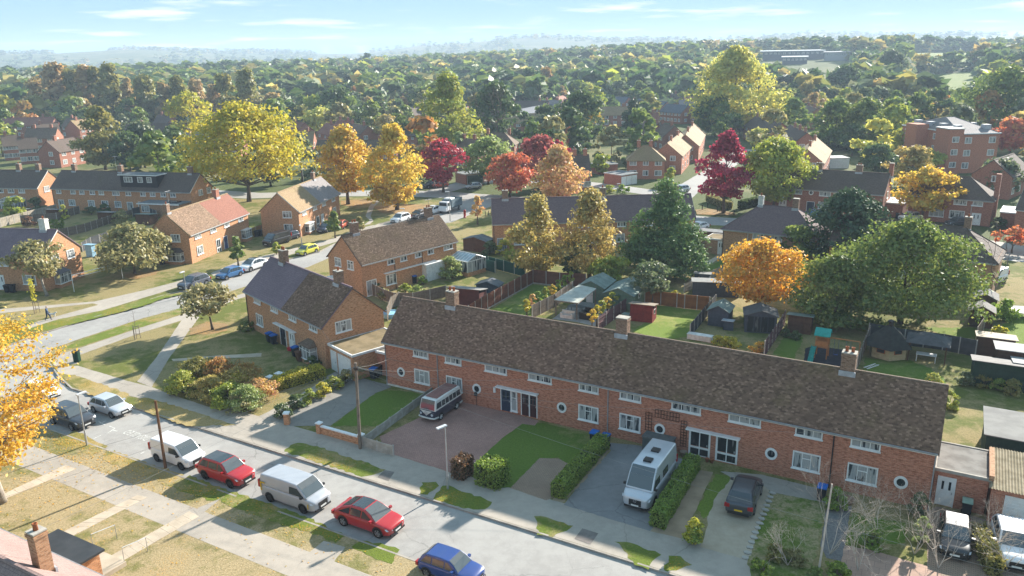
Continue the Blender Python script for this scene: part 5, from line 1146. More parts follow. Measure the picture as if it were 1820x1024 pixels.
tpx(1160, 541, 468, 84, 'greygreen', 'speckled grey green apple tree by the red shed', 'round', cb=.3, dens=1.7)
tpx(800, 282, 136, 108, 'lime', 'tall lime yellow tree rising from the middle distance', 'egg', cb=.05, kr=.24, cap=12000)
tpx(885, 262, 150, 84, 'darkgreen', 'tall dark green tree beside the lime yellow one', 'round', cb=.08)
tpx(1302, 240, 88, 158, 'paleyellow', 'huge pale yellow poplar rising above all others', 'egg', cb=.06, kr=.2, cap=14000)
tpx(1124, 250, 172, 50, 'pine', 'dark conifer standing between the blue roofed terraces', 'cone', cb=.03, name='conifer_tree')
tpx(1047, 252, 184, 50, 'gold', 'golden round tree beside the dark conifer', 'round', cb=.1)
ORD = dict(zip((446, 408, 386, 356, 325, 300, 266, 235, 207, 184, 165, 142, 112, 75), 'first second third fourth fifth sixth seventh eighth ninth tenth eleventh twelfth thirteenth fourteenth'.split()))
for x, tp, w_, sp in ((75, 140, 50, 'copper'), (112, 110, 52, 'copper'), (142, 128, 44, 'bronze'), (165, 116, 38, 'copper'), (184, 118, 36, 'bronze'), (207, 117, 44, 'bronze'), (235, 139, 30, 'copper'), (266, 136, 48, 'bronze'), (300, 148, 30, 'copper'), (325, 134, 38, 'bronze'), (356, 143, 38, 'copper'), (386, 152, 34, 'copper'), (408, 132, 42, 'bronze'), (446, 124, 44, 'bronze')):
    tpx(x, 226, tp, w_, sp, 'tall ' + ('copper brown' if sp == 'copper' else 'olive bronze') + ' lime, ' + ORD[x] + ' from the yellow oak end of the row', 'column', cb=.02, cap=4200, kr=.4, dens=3.2, group='row of tall limes')
for x, y, tp, w_, sp, sh, l in ((188, 302, 192, 84, 'bronze', 'egg', 'green and yellow tree above the dark roofed terrace'), (258, 298, 222, 70, 'greygreen', 'round', 'grey green tree behind the terrace dormer'), (232, 304, 238, 66, 'darkgreen', 'round', 'dark green bushy tree behind the terrace'), (300, 304, 240, 70, 'midgreen', 'round', 'green tree touching the yellow oak'), (203, 222, 156, 38, 'darkgreen', 'round', 'neat round green tree among the suburb houses'), (345, 258, 168, 82, 'yellow', 'round', 'yellow orange tree behind the yellow oak'), (96, 228, 181, 50, 'paleyellow', 'round', 'small yellow tree between suburb houses'), (18, 235, 172, 40, 'yellow', 'round', 'yellow tree beyond the white conservatory terrace'), (45, 232, 205, 24, 'darkgreen', 'round', 'small dark round tree between brown roofed houses'),
        (1782, 246, 124, 160, 'midgreen', 'dome', 'broad green tree behind the coral red tree'), (1578, 176, 94, 84, 'greygreen', 'egg', 'tall grey green willow by the playing field'), (1500, 190, 119, 74, 'darkgreen', 'round', 'round dark green tree before the greenhouse'), (1482, 266, 178, 76, 'midgreen', 'dome', 'green tree at the poplar end of the hedgerow group'), (1534, 268, 176, 84, 'midgreen', 'dome', 'green tree in the middle of the hedgerow group'), (1586, 272, 188, 80, 'lime', 'dome', 'lighter green tree in the hedgerow group'), (1615, 284, 220, 62, 'lime', 'round', 'yellowish bush beside the flats stair tower'), (1270, 242, 172, 76, 'midgreen', 'round', 'green tree at the foot of the poplar'), (1372, 232, 164, 76, 'lime', 'round', 'light green tree beside the poplar'), (1446, 218, 168, 40, 'copper', 'round', 'rust brown tree by the clearing'), (1556, 204, 146, 66, 'goldolive', 'round', 'gold brown tree by the playing field'), (1628, 206, 156, 74, 'bronze', 'round', 'olive tree by the playing field edge'), (1668, 205, 170, 60, 'russet', 'round', 'thin russet tree by the playing field'),
        (1794, 275, 210, 72, 'scarlet', 'round', 'coral red tree beside the brick flats'), (1770, 348, 284, 84, 'greygreen', 'round', 'round grey green tree in front of the flats'), (1618, 330, 262, 70, 'goldolive', 'round', 'olive gold bush beside the flats'), (1560, 312, 258, 72, 'darkgreen', 'round', 'dark clipped evergreen by the white prefab'), (1650, 312, 268, 56, 'lime', 'round', 'small lime tree at the foot of the flats'), (1732, 152, 112, 56, 'palegreen', 'dome', 'lone round tree on the playing field'),
        (575, 246, 193, 66, 'paleyellow', 'round', 'yellow green tree above the grey roofed house'), (605, 232, 158, 96, 'darkgreen', 'dome', 'wide dark green tree behind the golden pair'), (560, 225, 172, 60, 'midgreen', 'round', 'green tree behind the yellow oak crown'), (655, 150, 95, 18, 'darkgreen', 'column', 'slim columnar poplar standing in the woods'), (688, 262, 205, 54, 'goldolive', 'round', 'thin brownish tree behind the golden pair'), (735, 262, 212, 46, 'darkgreen', 'round', 'dark shaded tree beside the lime tree'), (972, 268, 205, 72, 'greygreen', 'round', 'silvery green tree behind the rose maple'), (1012, 272, 226, 30, 'scarlet', 'egg', 'small red shrub tree beside the silvery tree'), (1032, 262, 165, 92, 'darkgreen', 'dome', 'wide dark green tree behind the golden round tree'), (972, 184, 122, 40, 'russet', 'round', 'orange tree far off among greens'), (940, 190, 124, 40, 'darkgreen', 'round', 'broader dark tree beside the far orange tree'), (1000, 182, 124, 36, 'darkgreen', 'round', 'narrower dark tree beside the far orange tree'), (1072, 172, 108, 56, 'darkgreen', 'egg', 'tall dark tree in the far woods'), (1124, 165, 112, 44, 'rose', 'round', 'plum red tree in the far woods'),
        (1345, 262, 228, 44, 'paleyellow', 'round', 'yellow bush beside the crimson maple'), (1322, 240, 195, 60, 'purple', 'round', 'dark purple tree behind the stepped terrace'), (760, 300, 240, 50, 'midgreen', 'round', 'green bush tree before the lime yellow tree'), (818, 296, 236, 34, 'palegreen', 'round', 'pale bush at the foot of the lime yellow tree'), (1192, 330, 300, 26, 'lime', 'round', 'clipped lime bush by the road corner'), (1068, 310, 276, 40, 'lime', 'round', 'round lime bush beside the white garages'), (1062, 300, 268, 30, 'conifer', 'cone', 'small pointed conifer beside the white garages'), (1118, 300, 258, 30, 'darkgreen', 'round', 'dark bush beside the hipped house'), (1390, 236, 190, 40, 'lime', 'round', 'small lime tree behind the stepped terrace'), (30, 392, 350, 40, 'lime', 'round', 'lime bush beside the white conservatory')):
    tpx(x, y, tp, w_, sp, l, sh, cb=.06, cap=5000, nl=8)
tpx(1798, 450, 404, 66, 'scarlet', 'low layered scarlet acer by the pale concrete drive', 'dome', cb=.35, dens=1.2, lo=.2)
def bare_tree(name, label, base, h, w, seed, mat, levels=4, leaf=None, nl=0, cat='tree', r0=None):
    rg = np.random.default_rng(seed); mb = MB(); root = thing(name, label, cat, base); tips = []
    def grow(p, d, L, r, lev):
        q = p + d * L; m = p.lerp(q, .5) + Vector(rg.normal(0, .05 * L, 3)); mb.tube([p, m, q], [r, r * .8, r * .55], 5 if lev < 2 else 3, cap=False)
        if lev == 0: tips.append(q); return
        for _ in range(int(rg.integers(2, 4))):
            nd = (d + Vector(rg.normal(0, .42, 3)) + Vector((0, 0, .08))).normalized(); grow(q, nd, L * rg.uniform(.62, .85), r * .58, lev - 1)
    r0 = r0 or .03 + h * .012
    for _ in range(1 if cat == 'tree' else 5):
        a = rg.uniform(0, 6.28); sp_ = .12 if cat == 'tree' else .55; grow(Vector((0, 0, 0)), Vector((math.cos(a) * sp_, math.sin(a) * sp_, 1)).normalized(), h * (.36 if cat == 'tree' else .34), r0, levels)
    mb.build('branches', mat, root, smooth=True)
    if nl and leaf:
        P = np.array([tips[i] for i in rg.integers(0, len(tips), nl)]) + rg.normal(0, .12 * h / 4, (nl, 3)); link('crown', quads_mesh('crown', leaf_quads(rg, P, rg.normal(size=(nl, 3)), .12), rg.uniform(0, 1, nl), LM[leaf]), root)
    return root
BARKR = plain('grey_red_bark', (0.17, 0.12, 0.10), .9, (0.11, 0.08, 0.07), 4); BARKL = plain('dry_twig', (0.58, 0.48, 0.40), .9, (0.44, 0.36, 0.29), 4)
bare_tree('bare_tree', 'bare branched tree beside the brown pale roofed sheds', G(1762, 545), 8.5, 8, 11, BARKR, 5)
bare_tree('bare_tree', 'leafless brown tree in the dark woods', G(885, 268), 19, 8, 12, BARKR, 5)
bare_tree('bare_tree', 'thin bare tree behind the golden pair', G(682, 290), 17, 8, 13, BARKP, 5)
for x, y, h_, l, s_ in ((1475, 985, 4.6, 'bare twiggy shrub beside the leaning garden pole', 21), (1560, 965, 3.6, 'tall bare shrub over the small front lawn', 22), (1625, 985, 3.9, 'bare forked shrub before the black car', 23), (1668, 1010, 3.0, 'pale bare twigs near the white flowers', 24), (1745, 985, 3.4, 'bare shrub between the black hatchback and white car', 25), (1400, 1005, 2.4, 'low dry twigs at the drive mouth', 26), (1525, 1015, 2.6, 'dry arching twigs over the pink paving', 27), (1790, 1015, 3.2, 'bare twigs in front of the white car', 28)):
    bare_tree('bare_shrub', l, G(x, y), h_ * 1.1, 3, s_, BARKL, 5 if h_ > 3.3 else 4, None, 0, 'shrub', .028)
rh = np.random.default_rng(41); HB0 = [(o.location.x, o.location.y) for o in bpy.data.objects if o.parent is None and o.get('category') in ('house', 'terrace', 'flats', 'tree', 'garage')]; nh = 0; HK = [('brown', RF_BRN), ('dark', RF_DRK), ('red', RF_RED), ('grey', RF_GRY), ('tan', RF_TAN)]
for t_ in range(900):
    if nh >= 40: break
    r = rh.uniform(215, 470); az = rh.uniform(-.60, .56); x, y = r * math.sin(az), r * math.cos(az)
    if az > .3 and r > 330: continue
    if any((x - a) ** 2 + (y - b) ** 2 < 17 ** 2 for a, b in HB0): continue
    HB0.append((x, y)); nh += 1; nm, rf = HK[int(rh.integers(0, 5))]; lg = rh.uniform() < .5; L_ = 22 if lg else 10; yw = rh.choice([-.2, -.1, .05, .15, 1.25]) + rh.normal(0, .06)
    h = House('brick_terrace' if lg else 'brick_house', ('long' if lg else 'small') + ' ' + nm + ' roofed brick ' + ('terrace' if lg else 'house') + ' glimpsed among the suburb trees', 'terrace' if lg else 'house', (x, y, terr(x, y)), float(yw), L_, 7.4, 4.8, 7.9, BR_FAR, [rf], fast=True, group=('long ' if lg else 'small ') + nm + ' roofed houses among trees')
    for i in range(6 if lg else 3):
        for f_ in (.95, 3.4): h.win('front', L_ * (i + .5) / (6 if lg else 3), f_, 1.4, 1.1, 2)
    for f_ in (.95, 3.4): h.win('right', 2.4, f_, 1.2, 1.1, 2)
    h.chimney(L_ * .25, 0, .85, .6, 1.2, 1, BR_FAR); h.chimney(L_ * .8, 0, .85, .6, 1.2, 1, BR_FAR)
HOUSES = [o for o in bpy.data.objects if o.parent is None and o.get('category') in ('house', 'terrace', 'flats', 'garage', 'prefab', 'hall')]
HB = []
for o in HOUSES:
    L_ = max([max(v[0] for v in c.bound_box) for c in o.children if c.type == 'MESH'] + [1]); D_ = max([max(v[1] for v in c.bound_box) for c in o.children if c.type == 'MESH'] + [1])
    a = o.rotation_euler.z; HB.append((o.location.x, o.location.y, math.cos(a), math.sin(a), L_, D_))
ROADS = []
for pl in (R3, [G(1180, 372), G(1222, 335), G(1262, 310), G(1330, 265)], [G(760, 345), G(830, 325), G(900, 320), G(1000, 322), G(1080, 330), G(1180, 345)]):
    for a, b in zip(pl[:-1], pl[1:]):
        for i in range(12): ROADS.append(a.lerp(b, i / 12))
TREES = [(o.location.x, o.location.y) for o in bpy.data.objects if o.parent is None and o.get('category') == 'tree']
def blocked(x, y, r, house_front=7):
    for hx, hy, c, s, L_, D_ in HB:
        dx, dy = x - hx, y - hy; u, v = dx * c + dy * s, -dx * s + dy * c
        if -r < u < L_ + r and -r < v < D_ + r: return True
        d = math.hypot(x, y); 
        for hf in ((house_front,) if d > 360 else (5, 10, 16, 22)):
            ex, ey = x + x / d * hf, y + y / d * hf; dx, dy = ex - hx, ey - hy; u, v = dx * c + dy * s, -dx * s + dy * c
            if -2 < u < L_ + 2 and -2 < v < D_ + 2: return True
    for p in ROADS:
        if (p.x - x) ** 2 + (p.y - y) ** 2 < (r + 3.5) ** 2: return True
    return False
FIELDS = [pts('C', s, 0) for s in ('1195,385 1480,375 1800,380 1820,440 1200,450', '1150,470 1600,455 1560,560 1470,600 1160,520', '590,480 790,480 790,540 600,540')]
def inpoly(x, y, ps):
    c = False; j = len(ps) - 1
    for i in range(len(ps)):
        if (ps[i].y > y) != (ps[j].y > y) and x < (ps[j].x - ps[i].x) * (y - ps[i].y) / (ps[j].y - ps[i].y) + ps[i].x: c = not c
        j = i
    return c
SCH = []
for o in HOUSES:
    if o.get('category') == 'hall': L_ = max(max(v[0] for v in c.bound_box) for c in o.children); e_ = o.location + Vector((math.cos(o.rotation_euler.z), math.sin(o.rotation_euler.z), 0)) * L_; SCH.append((math.atan2(o.location.x, o.location.y), math.atan2(e_.x, e_.y), o.location.length))
SPEC = ['darkgreen'] * 5 + ['midgreen'] * 5 + ['greygreen'] * 3 + ['olive'] * 2 + ['lime', 'bronze', 'bronze', 'goldolive', 'olive', 'copper', 'greygreen', 'paleyellow', 'russet', 'darkgreen', 'midgreen', 'midgreen']
PROTO = []
for i in range(9):
    rg = np.random.default_rng(500 + i); sh = ['round', 'dome', 'egg', 'round', 'dome', 'round', 'egg', 'cone', 'round'][i]
    V, tn, C, rc = crown(rg, 10, .6, 9.5 if sh != 'cone' else 6, sh, 900, .62, kr=.30); PROTO.append((quads_mesh('crown', V, tn, LM['midgreen']), sh))
    mb = MB(); limbs(rg, mb, C, 10, .8, .22, 4, .6, 5); PROTO[-1] += (mb.mesh('trunk', BARK, True),)
rw = np.random.default_rng(77); placed = []; cell = {}
def free(x, y, s):
    k = (int(x // 12), int(y // 12))
    for i in (-1, 0, 1):
        for j in (-1, 0, 1):
            for q in cell.get((k[0] + i, k[1] + j), ()):
                if (q[0] - x) ** 2 + (q[1] - y) ** 2 < s * s: return False
    return True
for x, y in TREES: cell.setdefault((int(x // 12), int(y // 12)), []).append((x, y))
NAMES = {'darkgreen': 'dark green', 'midgreen': 'mid green', 'greygreen': 'grey green', 'olive': 'dull olive', 'lime': 'lime green', 'bronze': 'bronze green', 'goldolive': 'golden olive', 'paleyellow': 'pale yellow', 'copper': 'copper brown', 'russet': 'russet orange', 'yellow': 'bright yellow'}
tries = 0
while len(placed) < 300 and tries < 60000:
    tries += 1; r = math.sqrt(rw.uniform(172 ** 2, 470 ** 2)); az = rw.uniform(-.63, .63); x, y = r * math.sin(az), r * math.cos(az)
    if y < 190 and x > -20: continue
    if ((az < -.30 and r < 400) or (0 < az < .22 and 230 < r < 420)) and rw.uniform() < .72: continue
    if not free(x, y, 8.2) or blocked(x, y, 3.2, 7 if r < 380 else 5) or any(inpoly(x, y, f) for f in FIELDS): continue
    cell.setdefault((int(x // 12), int(y // 12)), []).append((x, y)); placed.append((x, y, r))
def landmark(x, y):
    o = min(HOUSES, key=lambda h: (h.location.x - x) ** 2 + (h.location.y - y) ** 2); ws = o['label'].replace(',', '').split()[:8]
    while ws[-1] in ('with', 'and', 'of', 'the', 'a', 'its', 'by', 'in', 'beside', 'behind', 'among', 'to', 'far', 'left', 'right', 'pale', 'red', 'dark', 'half', 'below', 'between', 'many', 'tall', 'front', 'on', 'grey', 'blue', 'brown'): ws.pop()
    return 'near the ' + ' '.join(ws)
for x, y, r in placed:
    i = int(rw.integers(0, 9)); me, sh, tr = PROTO[i]; sp = SPEC[int(rw.integers(0, len(SPEC)))] if sh != 'cone' else 'pine'
    small = r < 300 and rw.uniform() < .55; h_ = rw.uniform(4.5, 7.5) if small else rw.uniform(8.5, 15); s = h_ / 10; nm = NAMES.get(sp, 'dark needled')
    root = thing('conifer_tree' if sh == 'cone' else 'broadleaf_tree', ('small ' if small else 'tall ') + nm + (' pointed' if sh == 'cone' else '') + ' tree ' + landmark(x, y), 'tree', (x, y, terr(x, y)), rw.uniform(0, 6.28), ('small ' if small else 'tall ') + nm + ' trees ' + landmark(x, y))
    c = link('crown', me, root); c.scale = (s * rw.uniform(.85, 1.15), s * rw.uniform(.85, 1.15), s); c.material_slots[0].link = 'OBJECT'; c.material_slots[0].material = LM[sp]
    t = link('trunk', tr, root); t.scale = (s, s, s)
def woodland():
    rg = np.random.default_rng(5); groups = {}
    blobs = []
    for i in range(6):
        V, tn, C, rc = crown(np.random.default_rng(900 + i), 10, .0, 10, ['round', 'dome', 'egg'][i % 3], 64, 1.9, nclump=11, kr=.36); blobs.append(V)
    sps = ['darkgreen', 'midgreen', 'greygreen', 'olive', 'bronze', 'goldolive', 'lime', 'copper']; pr = [.30, .22, .20, .09, .08, .05, .04, .02]
    cnt = 0
    for (r0, r1, n, sp_, hs) in ((400, 760, 2900, 8.5, (7, 19)), (760, 1500, 4000, 10, (8, 20)), (1500, 3900, 3000, 14, (10, 18))):
        for _ in range(n):
            r = math.sqrt(rg.uniform(r0 * r0, r1 * r1)); az = rg.uniform(-.66, .66); x, y = r * math.sin(az), r * math.cos(az)
            cl = math.sin(x * .013 + 1.3) * math.sin(y * .011 + .4) + .35 * math.sin(x * .031 + y * .027)
            if r < 1000 and cl > .95: continue
            if any(inpoly(x, y, f) for f in FIELDS): continue
            if any(a0 - .004 < az < a1 + .004 and .66 * d0 < r < d0 + 45 for a0, a1, d0 in SCH): continue
            if r < 760 and (not free(x, y, 5.0) or blocked(x, y, 4, 14)): continue
            if r > 1900 and math.sin(x * .004 + .5) * math.sin(y * .0047 + 1.0) + .5 * math.sin(x * .011 + y * .006) > .15: continue
            z = terr(x, y) - .8; s = rg.uniform(*hs) / 10; b = blobs[int(rg.integers(0, 6))]; a = rg.uniform(0, 6.28); c_, s_ = math.cos(a), math.sin(a)
            w_ = s * rg.uniform(1.05, 1.6) * (1.5 if r > 1500 else 1)
            W = np.empty_like(b); W[:, 0] = (b[:, 0] * c_ - b[:, 1] * s_) * w_ + x; W[:, 1] = (b[:, 0] * s_ + b[:, 1] * c_) * w_ + y; W[:, 2] = b[:, 2] * s + z
            k = sps[int(rg.choice(8, p=pr))]
            if math.sin(x * .02) * math.sin(y * .017) > .3 and rg.uniform() < .6: k = 'darkgreen'
            if r > 1500: W = W.reshape(-1, 4, 3)[::2].reshape(-1, 3)
            groups.setdefault(k, []).append((W, rg.uniform(0, 1))); cnt += 1
    allV = []; allT = []; idx = []; mats = list(groups)
    for j, k in enumerate(mats):
        for W, t in groups[k]: allV.append(W); allT.append(np.full(len(W) // 4, t)); idx.append(np.full(len(W) // 4, j))
    me = quads_mesh('woodland', np.concatenate(allV), np.concatenate(allT), None)
    for k in mats: me.materials.append(LM[k])
    me.polygons.foreach_set('material_index', np.concatenate(idx).astype(np.int32)); me.update()
    o = link('woodland', me); tag(o, 'mixed autumn woodland reaching to the hazy hills', 'woodland', kind='stuff')
woodland()
FIELDM = grassmat('playing_field', (0.17, 0.21, 0.045), (0.26, 0.23, 0.08), .35, scale=.2)
for ps, l in zip(FIELDS, ('pale green playing field beyond the willow', 'mown field with parked cars by the clubhouse', 'small bright clearing below the greenhouse')):
    me = bpy.data.meshes.new('field'); n_ = 8
    mbf = MB(); c0 = sum(ps, Vector()) / len(ps)
    for i in range(len(ps)):
        a, b = ps[i], ps[(i + 1) % len(ps)]
        for k_ in range(6):
            for m_ in range(4):
                q = [c0.lerp(a.lerp(b, (k_ + e) / 6), (m_ + f) / 4) for e, f in ((0, 0), (1, 0), (1, 1), (0, 1))]
                mbf.face([(p.x, p.y, terr(p.x, p.y) + .25) for p in (q if m_ else q)])
    o = mbf.build('field', FIELDM); tag(o, l, 'field', kind='structure')
HZ = NT('haze_air'); HZ.t.nodes.remove(HZ.b); pv = HZ.n('ShaderNodeVolumePrincipled'); pv.inputs['Color'].default_value = (0.66, 0.82, 1.0, 1); pv.inputs['Density'].default_value = 0.00027; pv.inputs['Anisotropy'].default_value = 0.05
HZ.l(pv.outputs[0], HZ.out.inputs['Volume'])
mb = MB(); mb.box(-4600, -4600, -3, 4600, 4600, 125); o = mb.build('haze', HZ.m); tag(o, 'thin pale haze filling the air to the far hills', 'haze', kind='stuff')
def paint(name, c, rough=.28, metal=.0):
    if name in MC: return MC[name]
    t = NT(name); t.rough(rough); t.b.inputs['Metallic'].default_value = metal; t.b.inputs['Coat Weight'].default_value = .6; t.b.inputs['Coat Roughness'].default_value = .08
    ob = t.n('ShaderNodeTexCoord').outputs['Object']; t.col(t.mix(t.math('MULTIPLY', t.ramp(t.noise(ob, 1.4, 5), .4, .7), .35), c, tuple(x * .75 + .03 for x in c))); MC[name] = t.m; return t.m
CGLASS = NT('car_glass'); CGLASS.rough(.04); CGLASS.spec(.9); CGLASS.col((0.035, 0.045, 0.05)); CGLASS = CGLASS.m
CGLASSP = NT('car_screen'); CGLASSP.rough(.06); CGLASSP.spec(1.0); CGLASSP.col((0.075, 0.09, 0.095)); CGLASSP = CGLASSP.m
TYRE = plain('tyre', (0.014, 0.014, 0.014), .85); RIMS = plain('alloy', (.45, .45, .46), .35, metal=.7); RIMD = plain('dark_alloy', (.05, .05, .055), .4, metal=.5)
LAMPM = plain('headlamp', (.62, .65, .68), .12, (.4, .42, .45), 8); TAILM = plain('tail_lamp', (.38, .012, .012), .2)
PLW = plain('white_plate', (.75, .75, .72), .5); PLY = plain('yellow_plate', (.75, .48, .02), .5)
SPEC_CAR = dict(
    hatch=dict(L=3.97, W=1.72, H=1.48, b=.94, hood=.88, wb=2.49, r=.31, xw=1.02, xr=.28, xb=-1.32, xg=-1.84, rw=.74, cuts=(.05, -.85)),
    suv=dict(L=4.48, W=1.86, H=1.66, b=1.06, hood=1.02, wb=2.67, r=.36, xw=1.12, xr=.35, xb=-1.55, xg=-2.05, rw=.75, cuts=(.1, -.85)),
    coupe=dict(L=4.75, W=1.92, H=1.60, b=1.02, hood=.94, wb=2.89, r=.37, xw=1.35, xr=.25, xb=-.85, xg=-2.12, rw=.70, cuts=(.1, -.85)),
    saloon=dict(L=4.6, W=1.82, H=1.46, b=.95, hood=.9, wb=2.75, r=.33, xw=1.0, xr=.2, xb=-1.05, xg=-1.8, rw=.72, cuts=(.05, -.85)),
    vansmall=dict(L=4.4, W=1.85, H=1.82, b=1.08, hood=1.04, wb=2.79, r=.33, xw=1.6, xr=.78, xb=-2.02, xg=-2.16, rw=.86, cuts=(.1,), van=True),
    vanmid=dict(L=5.05, W=2.0, H=1.98, b=1.18, hood=1.12, wb=3.1, r=.36, xw=1.95, xr=1.0, xb=-2.36, xg=-2.48, rw=.86, cuts=(.35,), van=True),
    vanbig=dict(L=5.99, W=2.04, H=2.62, b=1.30, hood=1.20, wb=3.64, r=.37, xw=2.35, xr=1.30, xb=-2.86, xg=-2.95, rw=.88, cuts=(.75,), van=True, extra=((.2, -.9),)),
    camper=dict(L=4.28, W=1.72, H=1.95, b=1.05, hood=1.02, wb=2.4, r=.33, xw=1.98, xr=1.72, xb=-1.85, xg=-2.05, rw=.86, cuts=(1.0, .45, -.1, -.65, -1.2)))
def add_bevel(o, wd=.07, seg=3):
    m = o.modifiers.new('bevel', 'BEVEL'); m.width = wd; m.segments = seg; m.limit_method = 'ANGLE'; m.angle_limit = R(25); m.harden_normals = False
    return o
_wheel = {}
def wheel_meshes(r, rim):
    if (r, rim.name) in _wheel: return _wheel[(r, rim.name)]
    t = MB(); prof = [(r * .62, -.10), (r * .93, -.105), (r, -.07), (r, .07), (r * .93, .105), (r * .62, .10)]; n = 20
    for i in range(len(prof) - 1):
        for k in range(n):
            a, b = 2 * math.pi * k / n, 2 * math.pi * (k + 1) / n; q = lambda p, s: (p[0] * math.cos(s), p[1], p[0] * math.sin(s)); t.face([q(prof[i], a), q(prof[i], b), q(prof[i + 1], b), q(prof[i + 1], a)])
    m = MB(); ri = r * .64
    for sgn in (1, -1):
        m.face([(ri * math.cos(2 * math.pi * k / n), sgn * .05, ri * math.sin(2 * math.pi * k / n)) for k in range(n)][::-sgn], 1)
        for j in range(5):
            a = 2 * math.pi * j / 5; d = Vector((math.cos(a), 0, math.sin(a))); e = Vector((-math.sin(a), 0, math.cos(a))); m.obox(d * ri * .5 + Vector((0, sgn * .075, 0)), d, Vector((0, 1, 0)), e, ri * .5, .02, ri * .17)
        for k in range(n):
            a, b = 2 * math.pi * k / n, 2 * math.pi * (k + 1) / n; m.face([(ri * math.cos(a), sgn * .1, ri * math.sin(a)), (ri * math.cos(b), sgn * .1, ri * math.sin(b)), (ri * .86 * math.cos(b), sgn * .09, ri * .86 * math.sin(b)), (ri * .86 * math.cos(a), sgn * .09, ri * .86 * math.sin(a))])
    _wheel[(r, rim.name)] = (t.mesh('wheel', TYRE, True), m.mesh('rim', [rim, BLACKP])); return _wheel[(r, rim.name)]
def car(kind, pm, pos, ang, label, cat='car', group=None, rim=None, roofm=None, plate=PLW, detail=True, upper=None, name='parked_car', rails=False):
    S = SPEC_CAR[kind]; L, W, H, b, hood, wb, r = (S[k] for k in ('L', 'W', 'H', 'b', 'hood', 'wb', 'r')); xw, xr, xb, xg, rw = (S[k] for k in ('xw', 'xr', 'xb', 'xg', 'rw'))
    root = thing(name, label, cat, pos, ang, group); hw = W / 2; van = S.get('van', False)
    f, e = L / 2, -L / 2
    nose = .80 if kind != 'camper' else .93
    st = [(f, nose * .82, .36, hood * .72), (f - .05, nose, .26, hood * .84), (f - .28, .94, .22, hood * .95), (f - .62, .985, .20, hood), (xw + .02, 1, .19, b - .02), (0, 1, .19, b), (xg + .2, .995, .20, b + .01), (e + .22, .96, .24, b), (e + .05, .90, .28, b - .06), (e, .84, .36, b - .16)]
    if kind == 'camper': st[0] = (f, .80, .36, b * .9); st[1] = (f - .05, .90, .3, b * .97)
    m = MB(); ring = []
    for x, wm, zl, zt in st:
        w_ = hw * wm; zm = zl + (zt - zl) * .5
        hf = [(0, zl), (w_ * .86, zl), (w_ * .985, zl + .10), (w_, zm), (w_ * .985, zt - .10), (w_ * .92, zt - .015), (0, zt + .025)]
        ring.append([(x, y, z) for y, z in hf] + [(x, -y, z) for y, z in hf[-2:0:-1]])
    n = len(ring[0])
    for i in range(len(ring) - 1):
        for k in range(n): m.face([ring[i][k], ring[i + 1][k], ring[i + 1][(k + 1) % n], ring[i][(k + 1) % n]])
    m.face(ring[0][::1]); m.face(ring[-1][::-1])
    body = m.build('body', pm, root, smooth=False)
    me = body.data; import bmesh; bm = bmesh.new(); bm.from_mesh(me); bmesh.ops.remove_doubles(bm, verts=bm.verts, dist=.001); bmesh.ops.recalc_face_normals(bm, faces=bm.faces); bm.to_mesh(me); bm.free()
    me.polygons.foreach_set('use_smooth', [True] * len(me.polygons)); sd = body.modifiers.new('subdiv', 'SUBSURF'); sd.levels = 1; sd.render_levels = 2 if detail else 1
    prof = [(xw, b - .05), (xw - (xw - xr) * .55, b + (H - b) * .60), (xr, H - .035), ((xr * .6 + xb * .4), H), (xb, H - .04), (xb + (xg - xb) * .6, b + (H - b) * .52), (xg, b - .05)]
    if van: prof[5] = (xb + (xg - xb) * .6, b + (H - b) * .5)
    yb, yr = hw * .95, hw * rw
    Y = lambda z: yb + (yr - yb) * max(0, (z - b) / (H - b))
    m = MB()
    for (x0, z0), (x1, z1) in zip(prof[:-1], prof[1:]): m.face([(x0, Y(z0), z0), (x0, -Y(z0), z0), (x1, -Y(z1), z1), (x1, Y(z1), z1)])
    m.face([(x, Y(z), z) for x, z in prof]); m.face([(x, -Y(z), z) for x, z in prof[::-1]]); m.face([(xw, -Y(b - .05), b - .05), (xw, Y(b - .05), b - .05), (xg, Y(b - .05), b - .05), (xg, -Y(b - .05), b - .05)])
    cab = m.build('cabin', upper or pm, root); bm = bmesh.new(); bm.from_mesh(cab.data); bmesh.ops.remove_doubles(bm, verts=bm.verts, dist=.001); bmesh.ops.recalc_face_normals(bm, faces=bm.faces); bm.to_mesh(cab.data); bm.free(); add_bevel(cab, .06 if not van else .09, 3)
    def strip(nm, segs, mat, t0, t1, inset, o=.018):
        """glass along cabin profile segments, from across-fraction -inset..inset"""
        g = MB(); P = [Vector((x, 0, z)) for x, z in segs]; nv = []
        A, B = P[0].lerp(P[1], t0) if len(P) == 2 else P[0].lerp(P[1], t0), P[-2].lerp(P[-1], t1); mid = [A] + P[1:-1] + [B]
        for a, c in zip(mid[:-1], mid[1:]):
            d = (c - a).normalized(); nn = Vector((-d.z, 0, d.x)); nn = nn if nn.z > 0 or (abs(nn.z) < .3 and nn.x * a.x > 0) else -nn; a2, c2 = a + nn * o, c + nn * o
            ya, yc = (Y(a.z) - .05) * inset, (Y(c.z) - .05) * inset; g.face([(a2.x, ya, a2.z), (a2.x, -ya, a2.z), (c2.x, -yc, c2.z), (c2.x, yc, c2.z)])
        return g.build(nm, mat, root)
    strip('windscreen', prof[0:3], CGLASSP, .14, .93, .95)
    if kind != 'vansmall' and kind != 'vanmid': strip('rear_window', prof[4:7], CGLASS, .10, .60 if not van else .5, .86)
    zb_, zt_ = b + .03, H - .13 if H < 1.7 else (H - .26 if H < 2.2 else H - .75)
    if kind == 'camper': zt_ = H - .30; zb_ = b + .12
    def xA(z): return xw + (xr - xw) * (z - (b - .05)) / (H - b) if z < H else xr
    def xD(z): return xg + (xb - xg) * (z - (b - .05)) / (H - b)
